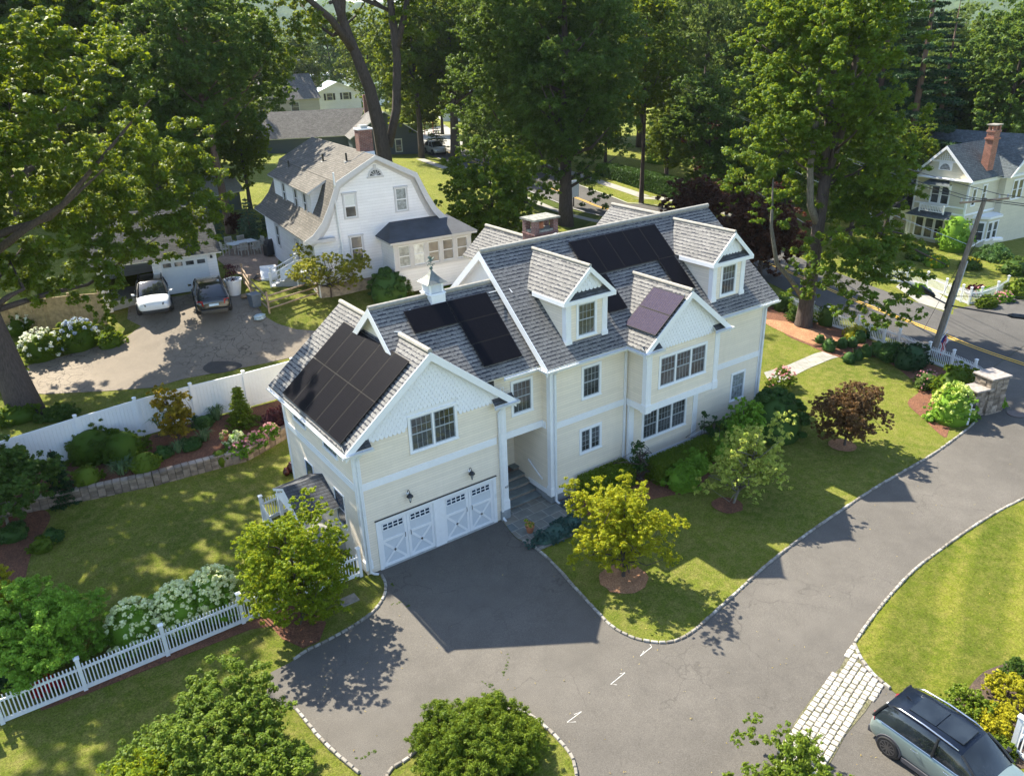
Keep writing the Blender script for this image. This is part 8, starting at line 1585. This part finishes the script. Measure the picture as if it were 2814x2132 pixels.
simple_window(by_, frame((2.52, 1.66, zv(.3)), (1, .6, 0)), .82, 1.55, mats=[white, white], tm=.1); simple_window(by_, frame((3.405, 2.35, zv(.3)), (0, 1, 0)), .62, 1.55, mats=[white, white], tm=.08); simple_window(by_, frame((3.405, 3.2, zv(.3)), (0, 1, 0)), .62, 1.55, mats=[white, white], tm=.08)
mb = MB(); cx_, cy_ = 1.95, 2.9; mb.box(cx_-.32, cx_+.32, cy_-.45, cy_+.45, zv(5.8), zv(9.3)); mb.box(cx_-.40, cx_+.40, cy_-.53, cy_+.53, zv(8.7), zv(8.85)); mb.box(cx_-.38, cx_+.38, cy_-.5, cy_+.5, zv(9.3), zv(9.45))
for a, b in ((-.3, -.42), (.12, -.42), (-.3, .2), (.12, .2)): mb.box(cx_+a, cx_+a+.2, cy_+b, cy_+b+.24, zv(9.45), zv(9.85))
mb.box(cx_-.42, cx_+.42, cy_-.55, cy_+.55, zv(9.85), zv(9.93), 1); mb.build('chimney', [brick('orange_brick', (.28, .085, .045), (.40, .14, .08), (.35, .28, .24)), stone_m], VH)
# ------------------------------------------------------------------ further buildings
def gabled(name, label, o, x, Wd, Dp, he, hr, wall, roof, cat='house', group=None, wins=(), base=-1., sidewins=(), chim=None, axis='front'):
    "o: left end of the front at the ground; x: direction of the front; gable faces the front if axis=='gable'"
    x = Vector(x).normalized(); t = thing(name, label, cat, o, math.atan2(x.y, x.x), group); mb = MB(); rf = MB(); e = .35; s = None
    if axis == 'gable':
        mb.prism([(0, 0, base), (Wd, 0, base), (Wd, 0, he), (Wd/2, 0, hr), (0, 0, he)], (0, Dp, 0)); s = (hr-he)/(Wd/2); zz = he-s*e+.12
        for a, b, d in ((-e, Wd/2, -1), (Wd+e, Wd/2, 1)): poly_slope(rf, [(a, -e, zz), (a, Dp+e, zz), (b, Dp+e, hr+.12), (b, -e, hr+.12)], (0, d, 0))
    else:
        mb.prism([(0, 0, base), (0, Dp, base), (0, Dp, he), (0, Dp/2, hr), (0, 0, he)], (Wd, 0, 0)); s = (hr-he)/(Dp/2); zz = he-s*e+.12
        for a, b, d in ((-e, Dp/2, 1), (Dp+e, Dp/2, -1)): poly_slope(rf, [(-e, a, zz), (Wd+e, a, zz), (Wd+e, b, hr+.12), (-e, b, hr+.12)], (d, 0, 0))
    mb.build('wall', wall, t); rf.build('roof', [roof, white], t)
    for (wx, wz_, ww, wh) in wins: simple_window(t, frame((wx, -.003, wz_), (1, 0, 0)), ww, wh, mats=[wintrim, wintrim], tm=.1)
    for (wy, wz_, ww, wh) in sidewins: simple_window(t, frame((Wd+.003, wy, wz_), (0, 1, 0)), ww, wh, mats=[wintrim, wintrim], tm=.1)
    if chim: c = MB(); c.box(chim[0], chim[0]+.7, chim[1], chim[1]+.7, he, chim[2]); c.build('chimney', redbrick, t)
    return t
wintrim = plain('cream_window_trim', (.62, .62, .50), .6, var=.05)
Z3 = 2.9
gr = gabled('dark_green_house', 'dark green clapboard house with a grey roof and cream-trimmed square window behind the twin trunks', (37.6, 82.4, Z3), (.95, -.30, 0), 9.4, 9, 3.1, 6.2, gsh, midroof, wins=((3.3, 4.1, 1.1, .9), (6.0, .9, .8, 1.6)), axis='gable')
mb = MB(); o_ = Vector((-11.5, 10.5, 0)); fr = Matrix.Translation((-12.5, 7.0, 0))@Matrix.Rotation(-.12, 4, 'Z'); mb.prism([fr@Vector(q) for q in ((0, 0, -1), (0, 8, -1), (0, 8, 3.1), (0, 4, 6.1), (0, 0, 3.1))], fr.to_3x3()@Vector((14, 0, 0))); mb.build('rear_wing', gsh, gr); mb = MB()
poly_slope(mb, [fr@Vector(q) for q in ((-.4, -.4, 2.95), (13.6, -.4, 2.95), (15.5, 4, 6.3), (-.4, 4, 6.3))], (1, -.12, 0)); mb.build('rear_wing_roof', [midroof, white], gr); simple_window(gr, fr@frame((9.5, -.01, .9), (1, 0, 0)), .8, 1.2, mats=[wintrim, wintrim])
mb = MB(); mb.box(3.4, 4.1, 9.5, 10.2, 4, 8.0); mb.build('chimney', redbrick, gr)
bz_ = 2.5
be = gabled('beige_house', 'large beige house with a steep dormered roof far behind the gambrel house', (41, 143, bz_), (1, -.06, 0), 17, 11, 5.4, 9.8, beige, midroof, wins=((4.5, 3.0, 1.6, 1.7), (11.0, 3.0, 1.6, 1.7), (1.2, 3.0, 1.2, 1.5)))
mb = MB(); mb.prism([(3.2, 0.3, 5.3), (10, 0.3, 5.3), (6.6, 0.3, 9.6)], (0, 5.3, 0)); mb.build('gable', beige, be); mb = MB(); poly_slope(mb, [(2.7, -.2, 5.1), (2.7, 5.4, 5.1), (6.6, 5.4, 9.9), (6.6, -.2, 9.9)], (0, -1, 0)); poly_slope(mb, [(10.5, -.2, 5.1), (10.5, 5.4, 5.1), (6.6, 5.4, 9.9), (6.6, -.2, 9.9)], (0, 1, 0)); mb.build('gable_roof', [midroof, white], be)
wf = gabled('white_shuttered_house', 'small white house with black shutters and a blue-grey panelled roof in the distance', (66, 163.5, 3.4), (1, -.25, 0), 10.5, 12, 4.0, 6.2, wsh, plain('blue_metal_roof', (.30, .38, .46), .5), wins=((2.6, 2.4, 1.3, 1.5), (6.4, 2.4, 1.3, 1.5)), axis='gable'); mb = MB()
for x in (1.9, 4.05, 5.7, 7.85): mb.box(x, x+.45, -.06, -.01, 2.4, 3.9)
mb.build('shutter', black, wf)
wg = gabled('white_gabled_house', 'tall white house with steep grey gables glimpsed between the trunks near the street corner', (84, 137, 2.2), (.9, -.45, 0), 9, 12, 6.5, 11, wsh, midroof, wins=((2, 1.6, 1.1, 1.7), (5.5, 1.6, 1.1, 1.7), (3.8, 6.0, 1.1, 1.6)), axis='gable'); mb = MB(); mb.prism([(9.4, 3, 7.8), (9.4, 5.4, 7.8), (9.4, 4.2, 9.2)], (-3, 0, 0)); mb.prism([(9.4, 7, 7.8), (9.4, 9.4, 7.8), (9.4, 8.2, 9.2)], (-3, 0, 0)); mb.build('dormer', wsh, wg)
for k, (u, d, w_, dp, h, lb) in enumerate(((690, 262, 34, 40, 7, 'long flat-roofed commercial building with rooftop units'), (850, 250, 26, 26, 6, 'lower flat-roofed pale building right of the long one'), (640, 320, 50, 30, 9, 'furthest flat-roofed building below the trees'))):
    c = at_far(u, d); t = thing('commercial_building', lb, 'building', (c.x, c.y, 2), -.15, 'town centre buildings'); mb = MB(); mb.box(-w_/2, w_/2, 0, dp, -2, h); mb.build('wall', [plain('tan_wall', (.42, .34, .25), .8), white, beige][k], t); mb = MB(); mb.box(-w_/2-.3, w_/2+.3, -.3, dp+.3, h, h+.5); mb.build('roof', plain('pale_membrane', (.50, .51, .53), .8, var=.08), t); mb = MB()
    for q in range(4): mb.box(-w_*.35+q*w_*.2, -w_*.35+q*w_*.2+3, dp*.3, dp*.3+2.5, h+.5, h+2.2)
    mb.build('rooftop_unit', found, t); mb = MB()
    for q in range(5): mb.box(-w_*.45+q*w_*.19, -w_*.45+q*w_*.19+2, -.06, -.01, 1.5, 4)
    mb.build('window', glass, t)
sd_ = P(520, 462); shd = gabled('garden_shed', 'small dark green shed with a pale grey roof beyond the patio', (sd_.x-3.2, sd_.y+.8, sd_.z-.3), (.95, .3, 0), 4.2, 3.4, 2.1, 3.6, gsh, plain('pale_shed_roof', (.34, .33, .30), .9, var=.12), wins=((.4, .9, .6, .8),), axis='front')
# red umbrella + pavement posts at the town corner
q = P(915, 262); t = thing('red_umbrella', 'closed red parasol on the pavement at the street corner', 'umbrella', q); mb = MB(); mb.tube([(0, 0, 0), (0, 0, 2.4)], .05, 6); mb.build('pole', black, t); mb = MB(); mb.lathe([(1.2, 1.9), (.9, 2.15), (.4, 2.4), (.03, 2.55)], (0, 0, 0), 8); mb.build('canopy', plain('red_canvas', (.6, .02, .03), .7), t)
for k, (u, v) in enumerate(((918, 292), (936, 288))): q = P(u, v); mb = MB(); mb.tube([(q.x, q.y, q.z), (q.x, q.y, q.z+2.3)], .07, 6); tag(mb.build('red_post', plain('red_post_paint', (.5, .05, .03), .6)), ['left slim red post on the corner pavement', 'right slim red post on the corner pavement'][k], 'post', 'red posts on the pavement')
for k, (u, v, c, lb) in enumerate(((700, 192, (.5, .5, .52), 'distant silver parked car in the town, left'), (800, 178, (.12, .13, .16), 'distant dark parked car in the town, middle'), (905, 240, (.6, .6, .62), 'distant white parked car at the corner'))):
    c_ = P(u, v); src = None
# ------------------------------------------------------------------ air
mb = MB(); mb.box(-4900, 4900, -4900, 4950, -12, 330); hz = mb.build('haze', []); hz['kind'] = 'stuff'
m = bpy.data.materials.new('haze_volume'); m.use_nodes = True; nt_ = m.node_tree; nt_.nodes.remove(nt_.nodes['Principled BSDF']); pv = nt_.nodes.new('ShaderNodeVolumePrincipled'); pv.inputs['Color'].default_value = (.80, .88, 1, 1); pv.inputs['Density'].default_value = .00009; pv.inputs['Anisotropy'].default_value = .2
nt_.links.new(pv.outputs[0], nt_.nodes['Material Output'].inputs['Volume']); hz.data.materials.append(m)
